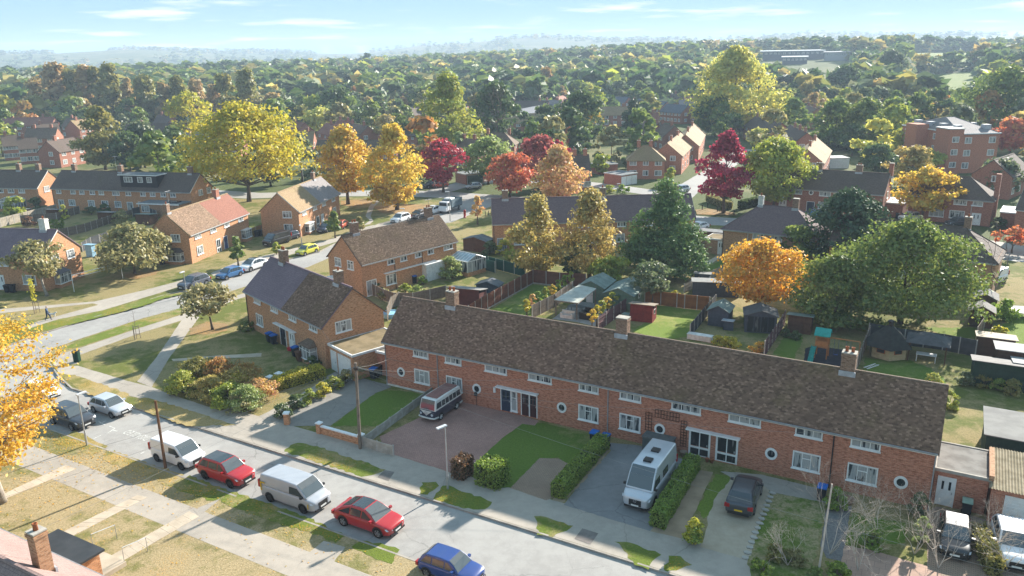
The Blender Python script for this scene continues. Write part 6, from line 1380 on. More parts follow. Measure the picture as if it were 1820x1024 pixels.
    edges = [None] + list(S['cuts']) + ([None] if not van else [])
    wins = []
    for i in range(len(edges) - 1):
        a, c = edges[i], edges[i + 1]; p = .04
        x0b, x0t = (xA(zb_) - .14, xA(zt_) - .14) if a is None else (a - p, a - p); x1b, x1t = (xD(zb_) + .16, xD(zt_) + .14) if c is None else (c + p, c + p)
        if x0b - x1b > .12: wins.append((x0b, x1b, x0t, x1t))
    for a, c in S.get('extra', ()): wins.append((a, c, a, c))
    for s_ in (1, -1):
        for x0b, x1b, x0t, x1t in wins:
            o = .014; g = MB(); q = [(x0b, s_ * (Y(zb_) + o), zb_), (x1b, s_ * (Y(zb_) + o), zb_), (x1t, s_ * (Y(zt_) + o), zt_), (x0t, s_ * (Y(zt_) + o), zt_)]; g.face(q[::-s_]); g.build('side_window', CGLASS, root)
    if roofm:
        rp = prof[2:5]; g = MB()
        for (x0, z0), (x1, z1) in zip(rp[:-1], rp[1:]): g.face([(x0 - .06 if x0 == rp[0][0] else x0, Y(z0) * .88, z0 + .014), (x0 - .06 if x0 == rp[0][0] else x0, -Y(z0) * .88, z0 + .014), (x1, -Y(z1) * .88, z1 + .014), (x1, Y(z1) * .88, z1 + .014)])
        g.build('roof_panel', roofm, root)
    tm, rm = wheel_meshes(r, rim or RIMS)
    for sx in (1, -1):
        for sy in (1, -1):
            wl = link('wheel', tm, root, (sx * wb / 2 + .03, sy * (hw - .09), r)); link('rim', rm, wl)
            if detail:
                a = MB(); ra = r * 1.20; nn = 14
                a.face([(sx * wb / 2 + .03 + ra * math.cos(math.pi * k / nn), sy * (hw + .004), r + ra * math.sin(math.pi * k / nn)) for k in range(nn + 1)][::-sy]); a.build('arch_gap_shade', BLACKP, root)  # flat black half-disc on the body side, painted as the dark gap round the wheel
    if kind == 'camper':
        for s_ in (1, -1):
            g = MB(); g.lathe([(0, .06), (.10, .045), (.115, 0)], 12); o = g.build('headlight', LAMPM, root, (f - .02, s_ * .56, .72)); o.rotation_euler = (0, R(90), 0)
        g = MB(); z0 = .62; g.face([(f + .008, 0, .60), (f + .03, .60, b + .02), (f + .03, -.60, b + .02)][::-1]); g.build('front_panel', upper, root)
        g = MB(); rr = .15
        for k in range(18):
            a, c = 2 * math.pi * k / 18, 2 * math.pi * (k + 1) / 18; g.face([(f + .05, rr * math.cos(a), .86 + rr * math.sin(a)), (f + .05, rr * math.cos(c), .86 + rr * math.sin(c)), (f + .05, .8 * rr * math.cos(c), .86 + .8 * rr * math.sin(c)), (f + .05, .8 * rr * math.cos(a), .86 + .8 * rr * math.sin(a))])
        for pl in ([(-.09, .10), (0, .02), (.09, .10)], [(-.12, .02), (-.06, -.11), (0, -.01), (.06, -.11), (.12, .02)]): g.tube([(f + .05, y, .86 + z) for y, z in pl], .012, 4)
        g.build('emblem', STEEL, root)
        for x, nm in ((f + .04, 'front_bumper'), (e - .04, 'rear_bumper')):
            g = MB(); sg = 1 if x > 0 else -1; g.tube([(x - .55 * sg, .86, .42), (x - .12 * sg, .80, .42), (x, .4, .42), (x, -.4, .42), (x - .12 * sg, -.80, .42), (x - .55 * sg, -.86, .42)], .075, 6); g.build(nm, OFFWHITE, root)
        g = MB(); g.box(-1.72, hw * rw * -.78, H - .02, 1.35, hw * rw * .78, H + .045); g.build('fold_back_roof', plain('dusty_red_canvas', (.26, .13, .11), .8), root); return root
    zl = hood * .70
    for s_ in (1, -1):
        g = MB(); g.face([(f - .012, s_ * hw * .50, zl - .06), (f - .20, s_ * hw * .93, zl - .02), (f - .34, s_ * hw * .97, zl + .13), (f - .08, s_ * hw * .55, zl + .07)][::s_]); o = g.build('headlight', LAMPM, root); o.location.x = .035; o.location.z = .01; o.location.y = s_ * .012
        g = MB(); zz = b - .22 if not van else b - .1; g.box(e - .012, s_ * hw * .62, zz - .12, e + .16, s_ * (hw * .985), zz + .12 if not van else zz + .45); g.build('tail_light', TAILM, root)
        g = MB(); g.box(xw - .42, s_ * (hw * .97), b - .0, xw - .26, s_ * (hw + .17), b + .14); o = g.build('mirror', pm if not van else BLACKP, root)
    g = MB(); g.box(f - .10, -hw * .42, .42, f + .028, hw * .42, zl + .01); g.build('grille', BLACKP, root)
    g = MB(); g.box(f - .12, -hw * .74, .24, f + .012, hw * .74, .36); g.build('front_bumper', BLACKP, root); g = MB(); g.box(e - .018, -hw * .74, .27, e + .12, hw * .74, .45); g.build('rear_bumper', BLACKP, root)
    g = MB(); g.box(f + .029, -.26, .40, f + .045, .26, .51); g.build('number_plate', PLW, root); g = MB(); g.box(e - .035, -.26, .55, e - .019, .26, .66); g.build('number_plate', plate if plate is not PLW else PLY, root)
    if rails:
        for s_ in (1, -1): g = MB(); g.tube([(xr - .1, s_ * yr * .92, H - .02), (xr - .25, s_ * yr * .92, H + .05), (xb + .25, s_ * yr * .92, H + .05), (xb + .1, s_ * yr * .92, H - .04)], .022, 5); g.build('roof_rail', BLACKP, root)
    return root
def wcar(kind, pm, c, fr, re, label, ang=None, z=0.0, shift=None, **k):
    """from the pixels where the two visible wheels touch the ground (front, rear)"""
    A, B = GQ(c, *fr, z), GQ(c, *re, z); M = (A + B) / 2; d = A - B
    if ang is None: ang = math.atan2(d.y, d.x)
    n = Vector((-math.sin(ang), math.cos(ang), 0)); n = n if n.dot(M) > 0 else -n
    W = SPEC_CAR[kind]['W']; p = M + n * (W / 2 - .1); p.z = z; return car(kind, pm, p, ang, label, **k)
P_WHITE = paint('paint_white', (.74, .75, .76)); P_RED = paint('paint_red', (.36, .012, .016)); P_SILV = paint('paint_silver', (.42, .44, .47), .3, .4); P_GREY = paint('paint_grey_van', (.36, .38, .41), .35); P_BLUE = paint('paint_blue', (.018, .05, .20)); P_BLK = paint('paint_black', (.014, .015, .018)); P_DKG = paint('paint_dark_grey', (.05, .055, .065), .3, .3)
P_YEL = paint('paint_yellow', (.62, .58, .04)); P_LBL = paint('paint_mid_blue', (.03, .13, .30)); P_SIL2 = paint('paint_pale_silver', (.55, .57, .60), .3, .3); P_CHAR = paint('paint_charcoal_blue', (.10, .11, .14), .3, .3); P_ORD = paint('paint_orange_red', (.45, .07, .03)); P_NAVY = paint('paint_navy', (.02, .025, .05))
ROADZ = -.112; HT = TYAW
wcar('vansmall', P_WHITE, 'L', (1170, 340), (1010, 290), 'small white panel van parked behind the red sport utility car', HT, ROADZ, cat='van', name='parked_van', rim=RIMD)
wcar('suv', P_RED, 'L', (1487, 457), (1312, 403), 'red sport utility car with black roof parked behind silver van', HT, ROADZ, rim=RIMD, roofm=CGLASS)
sv = wcar('vanmid', P_GREY, 'M', (432, 622), (222, 545), 'silver grey panel van with yellow corner stripes at the kerb', HT, ROADZ, cat='van', name='parked_van', rim=RIMD)
wcar('coupe', P_RED, 'M', (915, 772), (685, 705), 'glossy red electric car with glass roof parked at the kerb', HT, ROADZ, roofm=CGLASS)
wcar('hatch', P_BLUE, 'M', (1500, 1120), (1172, 1012), 'dark blue hatchback parked ahead of the red electric car', HT, ROADZ)
wcar('hatch', P_SIL2, 'H', (790, 962), (660, 915), 'silver hatchback parked alone by the far kerb', HT, ROADZ)
wcar('suv', P_DKG, 'L', (482, 98), (330, 42), 'dark grey car half under the orange tree', HT, ROADZ)
wcar('hatch', P_WHITE, 'Z', (80, 716), (40, 704), 'pale car hidden behind orange leaves at the junction', HT, ROADZ, detail=False)
wcar('suv', P_CHAR, 'D', (1330, 970), (1452, 930), 'charcoal sport utility car nearest the open lawn on the side road', None, ROADZ, rails=True)
wcar('hatch', P_LBL, 'D', (1582, 900), (1690, 866), 'bright blue small car between charcoal and white cars', None, ROADZ)
wcar('coupe', P_WHITE, 'E', (98, 842), (205, 806), 'white electric car with black roof on the side road', None, ROADZ, roofm=CGLASS)
YA = (GQ('E', 480, 730) - GQ('E', 562, 704)); YA = math.atan2(YA.y, YA.x)
wcar('vanmid', P_BLK, 'E', (262, 655), (366, 640), 'black van with dark windows on the grass before the houses', YA, .02, cat='van', name='parked_van', rim=RIMD)
wcar('hatch', P_NAVY, 'E', (360, 622), (425, 612), 'dark blue hatchback tucked behind the black van', YA, .02, detail=False)
wcar('hatch', P_YEL, 'E', (480, 730), (562, 704), 'bright yellow hatchback parked on the side road', None, ROADZ)
wcar('saloon', P_NAVY, 'E', (602, 556), (718, 552), 'dark soft topped car on the drive beside the grey roofed house', YA + R(15), .02)
wcar('hatch', P_ORD, 'E', (780, 520), (752, 540), 'orange red hatchback on the drive behind the dark car', None, .02, detail=False)
wcar('suv', P_WHITE, 'E', (1135, 505), (1215, 480), 'white car on the side road beside the brown roof', None, ROADZ, detail=False)
wcar('saloon', P_DKG, 'E', (1270, 470), (1335, 450), 'dark grey car between two white cars on the side road', None, ROADZ, detail=False)
wcar('coupe', P_WHITE, 'E', (1362, 446), (1440, 425), 'white car parked just behind the lorry', None, ROADZ, detail=False)
wcar('suv', P_BLK, 'E', (1360, 255), (1400, 250), 'dark car parked below the crimson maple', None, -.1, detail=False)
wcar('hatch', P_ORD, 'E', (1420, 253), (1448, 250), 'red car parked beside the dark one below the maple', None, -.1, detail=False)
wcar('hatch', P_SILV, 'E', (1640, 264), (1700, 258), 'grey car on the drive before the green garage', None, -.1, detail=False)
wcar('saloon', P_WHITE, 'F', (1530, 562), (1598, 545), 'white estate car beside the road near the cypress', None, 0.02, detail=False)
wcar('suv', P_SIL2, 'F', (1410, 290), (1450, 285), 'pale car parked by the far road corner', None, -.1, detail=False)
wcar('hatch', P_LBL, 'G', (535, 402), (585, 398), 'bright blue car parked before the dark brick houses', None, -.1, detail=False)
wcar('suv', P_WHITE, 'G', (1140, 418), (1185, 414), 'white car below the round golden tree', None, -.1, detail=False)
wcar('hatch', P_DKG, 'G', (1410, 448), (1460, 446), 'dark car before the hipped brick house', None, -.1, detail=False)
wcar('vanmid', P_WHITE, 'K', (1640, 98), (1690, 80), 'white van on the drive behind the bare tree', None, .02, cat='van', name='parked_van', detail=False)
for i, (x, y, pm_, l) in enumerate(((1465, 605, P_SILV, 'silver car in the far residents car park'), (1450, 600, P_ORD, 'red car in the far residents car park'), (1640, 612, P_WHITE, 'white car in the far residents car park'), (1180, 730, P_WHITE, 'white car on the road beyond the rose maple'), (365, 775, P_LBL, 'blue car before the shaded gabled house'), (425, 785, P_WHITE, 'white car before the shaded gabled house'))):
    car('hatch', pm_, GQ('B', x, y, -.1), rnd.uniform(0, 3), l, detail=False)
for i, x in enumerate((1195, 1215, 1290, 1310, 1330)):
    p = GQ('C', x, 466); car('hatch', (P_WHITE, P_SILV, P_BLK, P_DKG, P_WHITE)[i], (p.x, p.y, terr(p.x, p.y) + .3), R(20), 'tiny ' + ('white', 'silver', 'black', 'dark grey', 'pale white')[i] + ' car parked beside the playing field', detail=False)
wcar('camper', P_NAVY, 'P', (375, 822), (478, 752), 'vintage two tone camper bus with white top on the red drive', cat='camper van', name='camper_bus', upper=paint('paint_cream', (.72, .71, .67)), rim=plain('white_hub', (.7, .7, .68), .4), z=.02)
vb = wcar('vanbig', P_SIL2, 'N', (985, 632), (1082, 492), 'tall silver camper van on the dark drive', cat='camper van', name='camper_van', z=.02, rim=RIMD)
for i, x in enumerate((.55, -1.0)):
    g = MB(); g.box(x - .28, -.28, 2.6, x + .28, .28, 2.72); g.build('roof_vent', BLACKP, vb)
g = MB(); g.tube([(1.1, .86, 2.55), (-2.6, .86, 2.58)], .05, 6); g.build('awning_rail', WHITE, vb)
g = MB(); f_ = 2.995
for k in range(16):
    a, c = 2 * math.pi * k / 16, 2 * math.pi * (k + 1) / 16; g.face([(f_ + .05, .11 * math.cos(a), .78 + .11 * math.sin(a)), (f_ + .05, .11 * math.cos(c), .78 + .11 * math.sin(c)), (f_ + .05, .09 * math.cos(c), .78 + .09 * math.sin(c)), (f_ + .05, .09 * math.cos(a), .78 + .09 * math.sin(a))])
for pl in ([(-.06, .08), (0, .01), (.06, .08)], [(-.09, .02), (-.045, -.08), (0, 0), (.045, -.08), (.09, .02)]): g.tube([(f_ + .05, y, .78 + z) for y, z in pl], .009, 4)
g.build('emblem', STEEL, vb)
aN = math.atan2(tnf.y, tnf.x)
car('suv', P_DKG, GQ('O', 142, 512, .02), aN + math.pi + R(4), 'dark grey sport utility car showing its yellow rear plate on stained concrete drive', rails=True, plate=PLY)
car('hatch', P_BLK, GQ('O', 1398, 765, .03), aN + R(2), 'black hatchback facing the street before the white front door', roofm=P_DKG)
car('suv', P_WHITE, GQ('O', 1735, 815, .03), aN + R(6), 'white car facing the street before the ribbed garage door', rails=False)
def lorry():
    A0, B0 = GQ('E', 1500, 428, ROADZ), GQ('E', 1562, 406, ROADZ); d = A0 - B0; ang = math.atan2(d.y, d.x); n = Vector((-math.sin(ang), math.cos(ang), 0)); n = n if n.dot(A0) > 0 else -n
    p = (A0 + B0) / 2 + n * .95; p.z = ROADZ; r = thing('tipper_lorry', 'white cab tipper lorry with grey caged load bed on the side road', 'lorry', p, ang)
    m = MB(); m.xprism([(-1, .5), (1, .5), (1, 1.5), (.9, 2.3), (-.9, 2.3), (-1, 1.5)], 1.5, 2.9); o = m.build('cab', P_WHITE, r); add_bevel(o, .12)
    m = MB(); m.box(2.9, -.95, .5, 3.3, .95, 1.25); o = m.build('bonnet', P_WHITE, r); add_bevel(o, .12)
    m = MB(); m.face([(2.93, -.85, 1.5), (2.93, .85, 1.5), (2.915, .78, 2.15), (2.915, -.78, 2.15)]); m.build('windscreen', CGLASS, r)
    for s_ in (1, -1): m = MB(); m.face([(1.8, s_ * 1.015, 1.5), (2.75, s_ * 1.015, 1.5), (2.7, s_ * .94, 2.1), (1.8, s_ * .94, 2.1)][::s_]); m.build('side_window', CGLASS, r)
    m = MB(); m.box(-2.7, -1.05, .85, 1.4, 1.05, 1.0); m.build('chassis', BLACKP, r)
    m = MB(); t = .06
    m.box(-2.75, -1.08, 1.0, 1.42, -1.02, 2.5); m.box(-2.75, 1.02, 1.0, 1.42, 1.08, 2.5); m.box(-2.75, -1.02, 1.0, -2.69, 1.02, 2.5); m.box(1.36, -1.02, 1.0, 1.42, 1.02, 2.5); m.box(-2.69, -1.02, 1.0, 1.36, 1.02, 1.06); m.build('load_bed', plain('blue_grey_mesh', (.13, .18, .21), .7), r)
    m = MB(); m.box(-.4, -.8, 1.07, 1.2, .8, 2.75); o = m.build('load', WHITE, r); add_bevel(o, .15)
    tm, rm = wheel_meshes(.38, RIMS)
    for x in (2.3, -1.6):
        for s_ in (1, -1): w_ = link('wheel', tm, r, (x, s_ * .92, .38)); link('rim', rm, w_)
lorry()
YS = plain('yellow_stripe', (.62, .40, .02), .5)
for s_ in (-1, 1):
    for q in ((-2.3, -2.2, .75, 1.35), (-2.3, -1.85, 1.36, 1.44), (2.05, 2.12, .5, .85)): m = MB(); m.box(q[0], s_ * .985, q[2], q[1], s_ * 1.012, q[3]); m.build('stripe', YS, sv)
_pan = {}
def panel_mesh(L, h, mat, style):
    k = (round(L, 2), h, mat.name, style)
    if k in _pan: return _pan[k]
    m = MB()
    if style == 'rail':       # open side with rails and gaps between boards
        n = max(4, int(L / .16))
        for i in range(n): m.box(L * i / n + .012, -.012, 0, L * (i + 1) / n - .012, .012, h)
        for z in (.25, h * .5, h - .25): m.box(0, -.06, z - .045, L, -.013, z + .045)
    elif style == 'slab':
        n = 3
        for i in range(n): m.box(0, -.03, h * i / n + .006, L, .03, h * (i + 1) / n - .006)
    else:
        n = max(4, int(L / .15))
        for i in range(n): q = .008 * (i % 2); m.box(L * i / n, -.014 - q, .02, L * (i + 1) / n, .012, h)
        m.box(-.0, -.03, h, L, .03, h + .03)
    _pan[k] = m.mesh('panel', mat); return _pan[k]
POSTC = plain('concrete_post', (.42, .40, .36), .9, (.33, .31, .28), 3); KICK = plain('gravel_board', (.40, .38, .34), .9, (.30, .28, .25), 2)
def fence(c, s, label, mat=WOODR, h=1.75, style='board', pw=1.83, postm=None, kick=False, z=0, post_h=.06):
    P = pts(c, s, z) if isinstance(s, str) else s; root = thing('garden_fence', label, 'fence', P[0])
    pm = MB(); pm.box(-.05, -.05, 0, .05, .05, h + post_h + (.15 if kick else 0)); pme = pm.mesh('post', postm or POSTC)
    for a, b in zip(P[:-1], P[1:]):
        d = b - a; L = d.length; n = max(1, int(round(L / pw))); ang = math.atan2(d.y, d.x); d.normalize()
        for i in range(n):
            p = a + d * (L * i / n) - P[0]; link('post', pme, root, p, ang)
            zz = .15 if kick else 0
            link('panel', panel_mesh(L / n - .10, h, mat, style), root, p + d * .05 + Vector((0, 0, zz)), ang)
            if kick: km = MB(); km.box(0, -.03, 0, L / n - .1, .03, .15); km.build('gravel_board', KICK, root, p + d * .05, ang)
        link('post', pme, root, b - P[0], ang)
    return root
PURP = plain('purple_brown_fence', (.16, .09, .09), .85, (.11, .06, .065), 2); DKF = plain('dark_grey_fence', (.075, .08, .085), .85, (.05, .052, .056), 2); DGF = plain('dark_green_fence', (.015, .075, .055), .8, (.012, .055, .045), 2); PALEF = plain('pale_fence', (.38, .33, .26), .9, (.28, .24, .19), 2)
fence('J', '-60,480 60,402 355,236', 'red brown panel fence with concrete posts along the long lawn', WOODR, kick=True)
fence('J', '355,233 530,255 700,262', 'red brown panel fence across the foot of the long lawn', WOODR, kick=True)
fence('J', '350,462 500,385 610,300', 'grey board fence between lawn and pergola patio', WOODG, 1.6)
fence('J', '780,540 925,440 1080,322', 'purple brown railed fence beside the red shed', PURP, 1.6, 'rail')
fence('J', '1082,365 1290,388 1340,396 1500,412', 'orange board fence behind the sunlit lawn', WOODO, 1.7)
fence('J', '1375,585 1470,470 1540,385', 'slate grey fence beside the blue grey shed', DKF, 1.5)
fence('K', '262,520 330,420 385,328', 'red brown railed fence beside the play area', PURP, 1.7, 'rail')
fence('K', '815,610 850,520 890,420', 'weathered fence between play tower and black roofed hut', WOODG, 1.6)
fence('K', '885,410 1100,450 1330,480 1525,520', 'dark grey panel fence behind the hut and gazebo', DKF, 1.7)
fence('K', '1530,430 1575,360 1612,300', 'grey fence below the brown sheds', WOODG, 1.6)
fence('E', '1660,800 1740,825 1812,848', 'green painted fence beside the conservatory garden', DGF, 1.6)
fence('F', '20,795 180,838 330,878', 'dark green panel fence behind the worn garden', DGF, 1.6)
fence('F', '1420,795 1530,735 1680,640', 'pale board fence running to the brown hipped house', PALEF, 1.6)
fence('F', '1440,990 1560,925 1720,850', 'pale low fence beside the grey flat shed', PALEF, 1.2, 'rail')
fence('I', '860,150 960,200 1030,225 1150,225 1260,200 1365,175', 'curving grey fence round the garden behind the corner house', WOODG, 1.5)
fence('I', '985,330 1010,260 1060,225', 'grey side fence between corner house and terrace', WOODG, 1.6)
fence('D', '-40,540 150,490 400,425', 'long pale panel fence behind the plum roofed house', PALEF, 1.7)
fence('D', '420,600 600,560 760,505 930,455', 'grey trellis fence of the gardens below the dormer terrace', WOODG, 1.5, 'rail')
fence('D', '150,500 400,480 560,430', 'grey fence crossing the gardens below the dormer terrace', WOODG, 1.5)
fence('D', '580,700 640,660 760,620', 'dark fence beside the drooping olive tree', DKF, 1.5)
fence('D', '930,455 1010,440 1100,470', 'tall grey fence below the low extension', DKF, 1.7)
fence('E', '100,600 180,575 205,570', 'yellowish board fence between two orange houses', plain('yellow_fence', (.36, .25, .10), .9), 1.6)
fence('M', [GQ('M', 822, 186), GQ('I', 1290, 802)], 'low grey concrete panel fence along the red drive', CONC, .78, 'slab', 1.9)
fence('M', '812,192 905,222 1008,252', 'low grey concrete fence at the mouth of the red drive', CONC, .85, 'slab', 1.9)
fw = thing('front_wall', 'low brick front wall with white coping and end pillars', 'wall', GQ('M', 530, 105)); a, b = GQ('M', 530, 105), GQ('M', 800, 182); d = b - a; L_ = d.length; fw.rotation_euler.z = math.atan2(d.y, d.x)
m = MB(); m.box(.3, -.1, 0, L_, .1, .62); m.build('wall', BR_ORG, fw); m = MB(); m.box(.3, -.14, .62, L_, .14, .72); m.build('coping', WHITE, fw)
for x in (.1, L_ + .05): m = MB(); m.box(x - .2, -.2, 0, x + .2, .2, .85); q = m.build('pillar', BR_ORG, fw); m = MB(); m.box(x - .24, -.24, .851, x + .24, .24, .95); m.build('cap', WHITE, q)
gp = thing('gate_pillar', 'single brick gate pillar with white cap among hedge plants', 'pillar', GQ('I', 332, 1000)); m = MB(); m.box(-.22, -.22, 0, .22, .22, .95); m.build('shaft', BR_ORG, gp); m = MB(); m.box(-.26, -.26, .951, .26, .26, 1.06); m.build('cap', WHITE, gp)
def shed(label, pos, ang, w, d, h, hr, wall, roof, kind='gable', door=True, wins=0, name='garden_shed', cat='shed', trim=None, ov=.2):
    """w across the gabled front (local x), d deep (local y), front faces -y"""
    r = thing(name, label, cat, pos, ang); m = MB(); n = max(6, int(w / .16))
    if kind == 'gable':
        m.prism([(0, 0), (w, 0), (w, d), (0, d)], 0, h)
        for y in (0, d - .04): m.face([(0, y, h), (w, y, h), (w / 2, y, hr - .06)]); m.face([(w, y + .04, h), (0, y + .04, h), (w / 2, y + .04, hr - .06)])
        m.build('wall', wall, r); q = MB(); sl = (hr - h) / (w / 2)
        for s_ in (0, 1):
            x0, x1 = (-ov, w / 2) if s_ == 0 else (w + ov, w / 2); z0 = h - ov * sl
            P = [(x0, -ov, z0), (x1, -ov, hr), (x1, d + ov, hr), (x0, d + ov, z0)]; q.face(P if s_ else P[::-1]); P2 = [(a, b, c - .06) for a, b, c in P]; q.face(P2[::-1] if s_ else P2); 
            for i in range(4): q.face([P[i], P[(i + 1) % 4], P2[(i + 1) % 4], P2[i]])
        q.build('roof', roof, r)
    else:
        m.box(0, 0, 0, w, d, h); m.build('wall', wall, r); q = MB(); P = [(-ov, -ov, hr), (w + ov, -ov, hr), (w + ov, d + ov, h + .03), (-ov, d + ov, h + .03)]; P2 = [(a, b, c - .07) for a, b, c in P]; q.face(P); q.face(P2[::-1])
        for i in range(4): q.face([P[i], P2[i], P2[(i + 1) % 4], P[(i + 1) % 4]])
        q.build('roof', roof, r)
        fm = MB(); fm.box(.02, .02, h, w - .02, .06, hr - .06); fm.build('front_board', wall, r)
    if door: m = MB(); m.box(w * .3, -.035, .05, w * .3 + .85, .0, min(1.85, h - .05)); o = m.build('door', trim or wall, r); m = MB(); m.box(w * .3 + .72, -.06, .95, w * .3 + .78, -.03, 1.08); m.build('handle', BLACKP, o)
    for i in range(wins):
        m = MB(); y = d * (i + .5) / wins; m.box(w - .005, y - .32, h * .5, w + .03, y + .32, h * .5 + .55); o = m.build('window', WHITE, r); m = MB(); m.box(w + .031, y - .26, h * .5 + .06, w + .04, y + .26, h * .5 + .49); m.build('pane', DGLASS, o)
    return r
SAGE = plain('sage_green_boards', (.13, .20, .15), .85, (.10, .16, .12), 3, bump=.2); REDW = plain('red_boards', (.20, .035, .03), .85, (.14, .025, .022), 3, bump=.2); BLUEG = plain('blue_grey_boards', (.075, .09, .115), .85, (.055, .066, .085), 3, bump=.2); BRNW = plain('brown_boards', (.12, .065, .04), .88, (.085, .045, .03), 3, bump=.2); GRNW = plain('bottle_green_boards', (.03, .06, .045), .85, (.022, .045, .034), 3)
ANG = TYAW
def gp_(c, x, y): return GQ(c, x, y)
shed('sage green cabin with white door behind the pergola', gp_('J', 655, 350), ANG + R(4), 3.2, 4.0, 2.1, 2.85, SAGE, FELTG, wins=2, trim=WHITE, name='garden_cabin', cat='cabin')
shed('second sage green shed with long pale green roof', gp_('J', 815, 395), ANG + R(4), 3.6, 5.2, 2.0, 2.8, SAGE, FELTG, wins=1)
shed('red wooden shed with weathered pent roof', gp_('J', 985, 475), ANG + R(6), 2.6, 1.9, 1.7, 2.15, REDW, plain('weathered_board_roof', (.27, .22, .17), .95, (.2, .16, .125), 2), 'pent', wins=1)
shed('blue grey shed with green felt roof and side box', gp_('J', 1490, 505), ANG + R(3), 2.2, 2.6, 1.9, 2.5, BLUEG, FELTG)
shed('small blue grey storage box beside the blue grey shed', gp_('J', 1590, 535), ANG + R(3), .9, .8, 1.0, 1.15, BLUEG, plain('pale_box_lid', (.42, .44, .46), .7), 'pent', name='storage_box', cat='box')
sm = shed('slate blue summerhouse with glazed front', gp_('K', 145, 372), ANG + R(16), 3.3, 2.8, 2.0, 2.6, BLUEG, plain('dark_felt', (.10, .10, .10), .95, (.075, .075, .075), 2), door=False, name='summerhouse', cat='summerhouse')
for i in range(4): m = MB(); m.box(.25 + i * .72, -.03, .15, .25 + i * .72 + .62, .0, 1.85); o = m.build('glazed_door', DGLASS, sm); m = MB(); m.box(.2 + i * .72, -.045, .1, .25 + i * .72, .01, 1.9); m.build('stile', BLUEG, o)
shed('brown shed with felt roof under the green tree', gp_('K', 400, 372), ANG + R(4), 2.4, 1.8, 1.7, 2.1, BRNW, FELTG, 'pent')
shed('brown shed with pale roof, upper of two by the grey fence', gp_('K', 1500, 262), ANG, 2.4, 2.8, 2.0, 2.6, BRNW, plain('pale_felt2', (.27, .25, .23), .95))
shed('brown shed with pale roof, lower of two by the grey fence', gp_('K', 1482, 335), ANG, 2.3, 2.2, 1.9, 2.5, BRNW, plain('pale_felt2', (.27, .25, .23), .95))
shed('bottle green workshop with grey corrugated roof and windows', gp_('K', 1500, 690), ANG + R(2), 4.3, 2.8, 1.9, 2.5, GRNW, plain('grey_sheet', (.20, .19, .18), .8, (.15, .14, .13), 2), 'pent')
shed('white roofed greenhouse shed behind the green workshop', gp_('K', 1640, 620), ANG + R(2), 5.0, 3.6, 2.0, 2.5, BRNW, plain('white_sheet', (.42, .41, .385), .95, (.33, .32, .30), 2), 'pent', door=False)
shed('low pale roofed store behind the green workshop', gp_('K', 1530, 505), ANG + R(2), 3.2, 2.6, 1.6, 2.0, BRNW, plain('tan_sheet', (.42, .36, .28), .8, (.34, .29, .22), 2), 'pent', door=False)
shed('glazed lean to shed beside the green workshop', gp_('K', 1745, 700), ANG + R(2), 3.6, 2.8, 1.9, 2.4, GRNW, plain('white_sheet', (.62, .61, .58), .7), 'pent', door=False)
bs = shed('large dark green workshop with wide pale grey roof', T.O + T.ux * 48.3 + T.uy * 7.2, TYAW, 9.5, 6.4, 2.5, 3.1, GRNW, plain('pale_grey_sheet', (.23, .225, .21), .95, (.18, .175, .165), .8), 'pent', door=False, name='workshop', cat='workshop')
shed('brown shed with grey shingle roof behind the terrace stack', gp_('I', 1375, 225), R(-20), 4.2, 2.4, 1.7, 2.3, plain('dark_red_boards', (.10, .035, .03), .85), plain('shingle_grey', (.30, .29, .27), .95, (.2, .19, .18), 3), 'pent', door=False)
shed('curved roofed grey store beside the shingle roofed shed', gp_('I', 1560, 145), R(-20), 3.0, 1.8, 1.1, 1.6, BLUEG, plain('slate_felt', (.12, .13, .14), .9))
shed('brown shed with grey roof beside the conservatory', gp_('E', 1590, 690), R(-30), 4.2, 2.2, 1.9, 2.4, BRNW, FELT)
shed('long grey flat roofed shed below the pale fence', gp_('F', 1500, 1010), R(-12), 5.6, 2.4, 1.7, 1.95, BLUEG, plain('pale_felt3', (.26, .26, .25), .95, (.2, .2, .195), 2), 'pent', door=False)
shed('small grey box shed beside the tyre pile', gp_('F', 1512, 930), R(-20), 1.9, 1.4, 1.4, 1.6, BLUEG, plain('pale_felt3', (.40, .40, .38), .95), 'pent', door=False)
shed('grey roofed flat store along the pale fence', gp_('F', 1540, 640), R(-30), 4.5, 2.6, 1.9, 2.1, BRNW, FELT, 'pent', door=False)
shed('grey felt shed in the gardens below the dormer terrace', gp_('D', 60, 470), R(-15), 3.4, 2.4, 1.7, 2.1, BRNW, FELT, 'pent', door=False)
shed('low grey store in the gardens below the dormer terrace', gp_('D', 330, 470), R(-15), 2.8, 2.2, 1.6, 2.0, BRNW, FELT, 'pent', door=False)
shed('white roofed shed by the trellis fence', gp_('D', 690, 495), R(-15), 3.2, 2.4, 1.7, 2.1, BRNW, plain('pale_felt3', (.40, .40, .38), .95), 'pent', door=False)
shed('pale green roofed shed behind the tan roof', gp_('D', 955, 510), R(-15), 3.0, 2.4, 1.7, 2.1, BRNW, FELTG, 'pent', door=False)
shed('pale blue plastic store beside the olive tree', gp_('D', 605, 735), R(-15), 1.2, .8, 1.9, 2.0, plain('pale_blue_plastic', (.25, .42, .55), .6), plain('pale_blue_plastic', (.25, .42, .55), .6), 'pent', door=False, name='storage_box', cat='box')
shed('pale roofed garage behind the golden orange tree', gp_('G', 560, 700), R(-36), 4.4, 5, 2.1, 2.7, BRNW, plain('pale_felt3', (.40, .40, .38), .95))
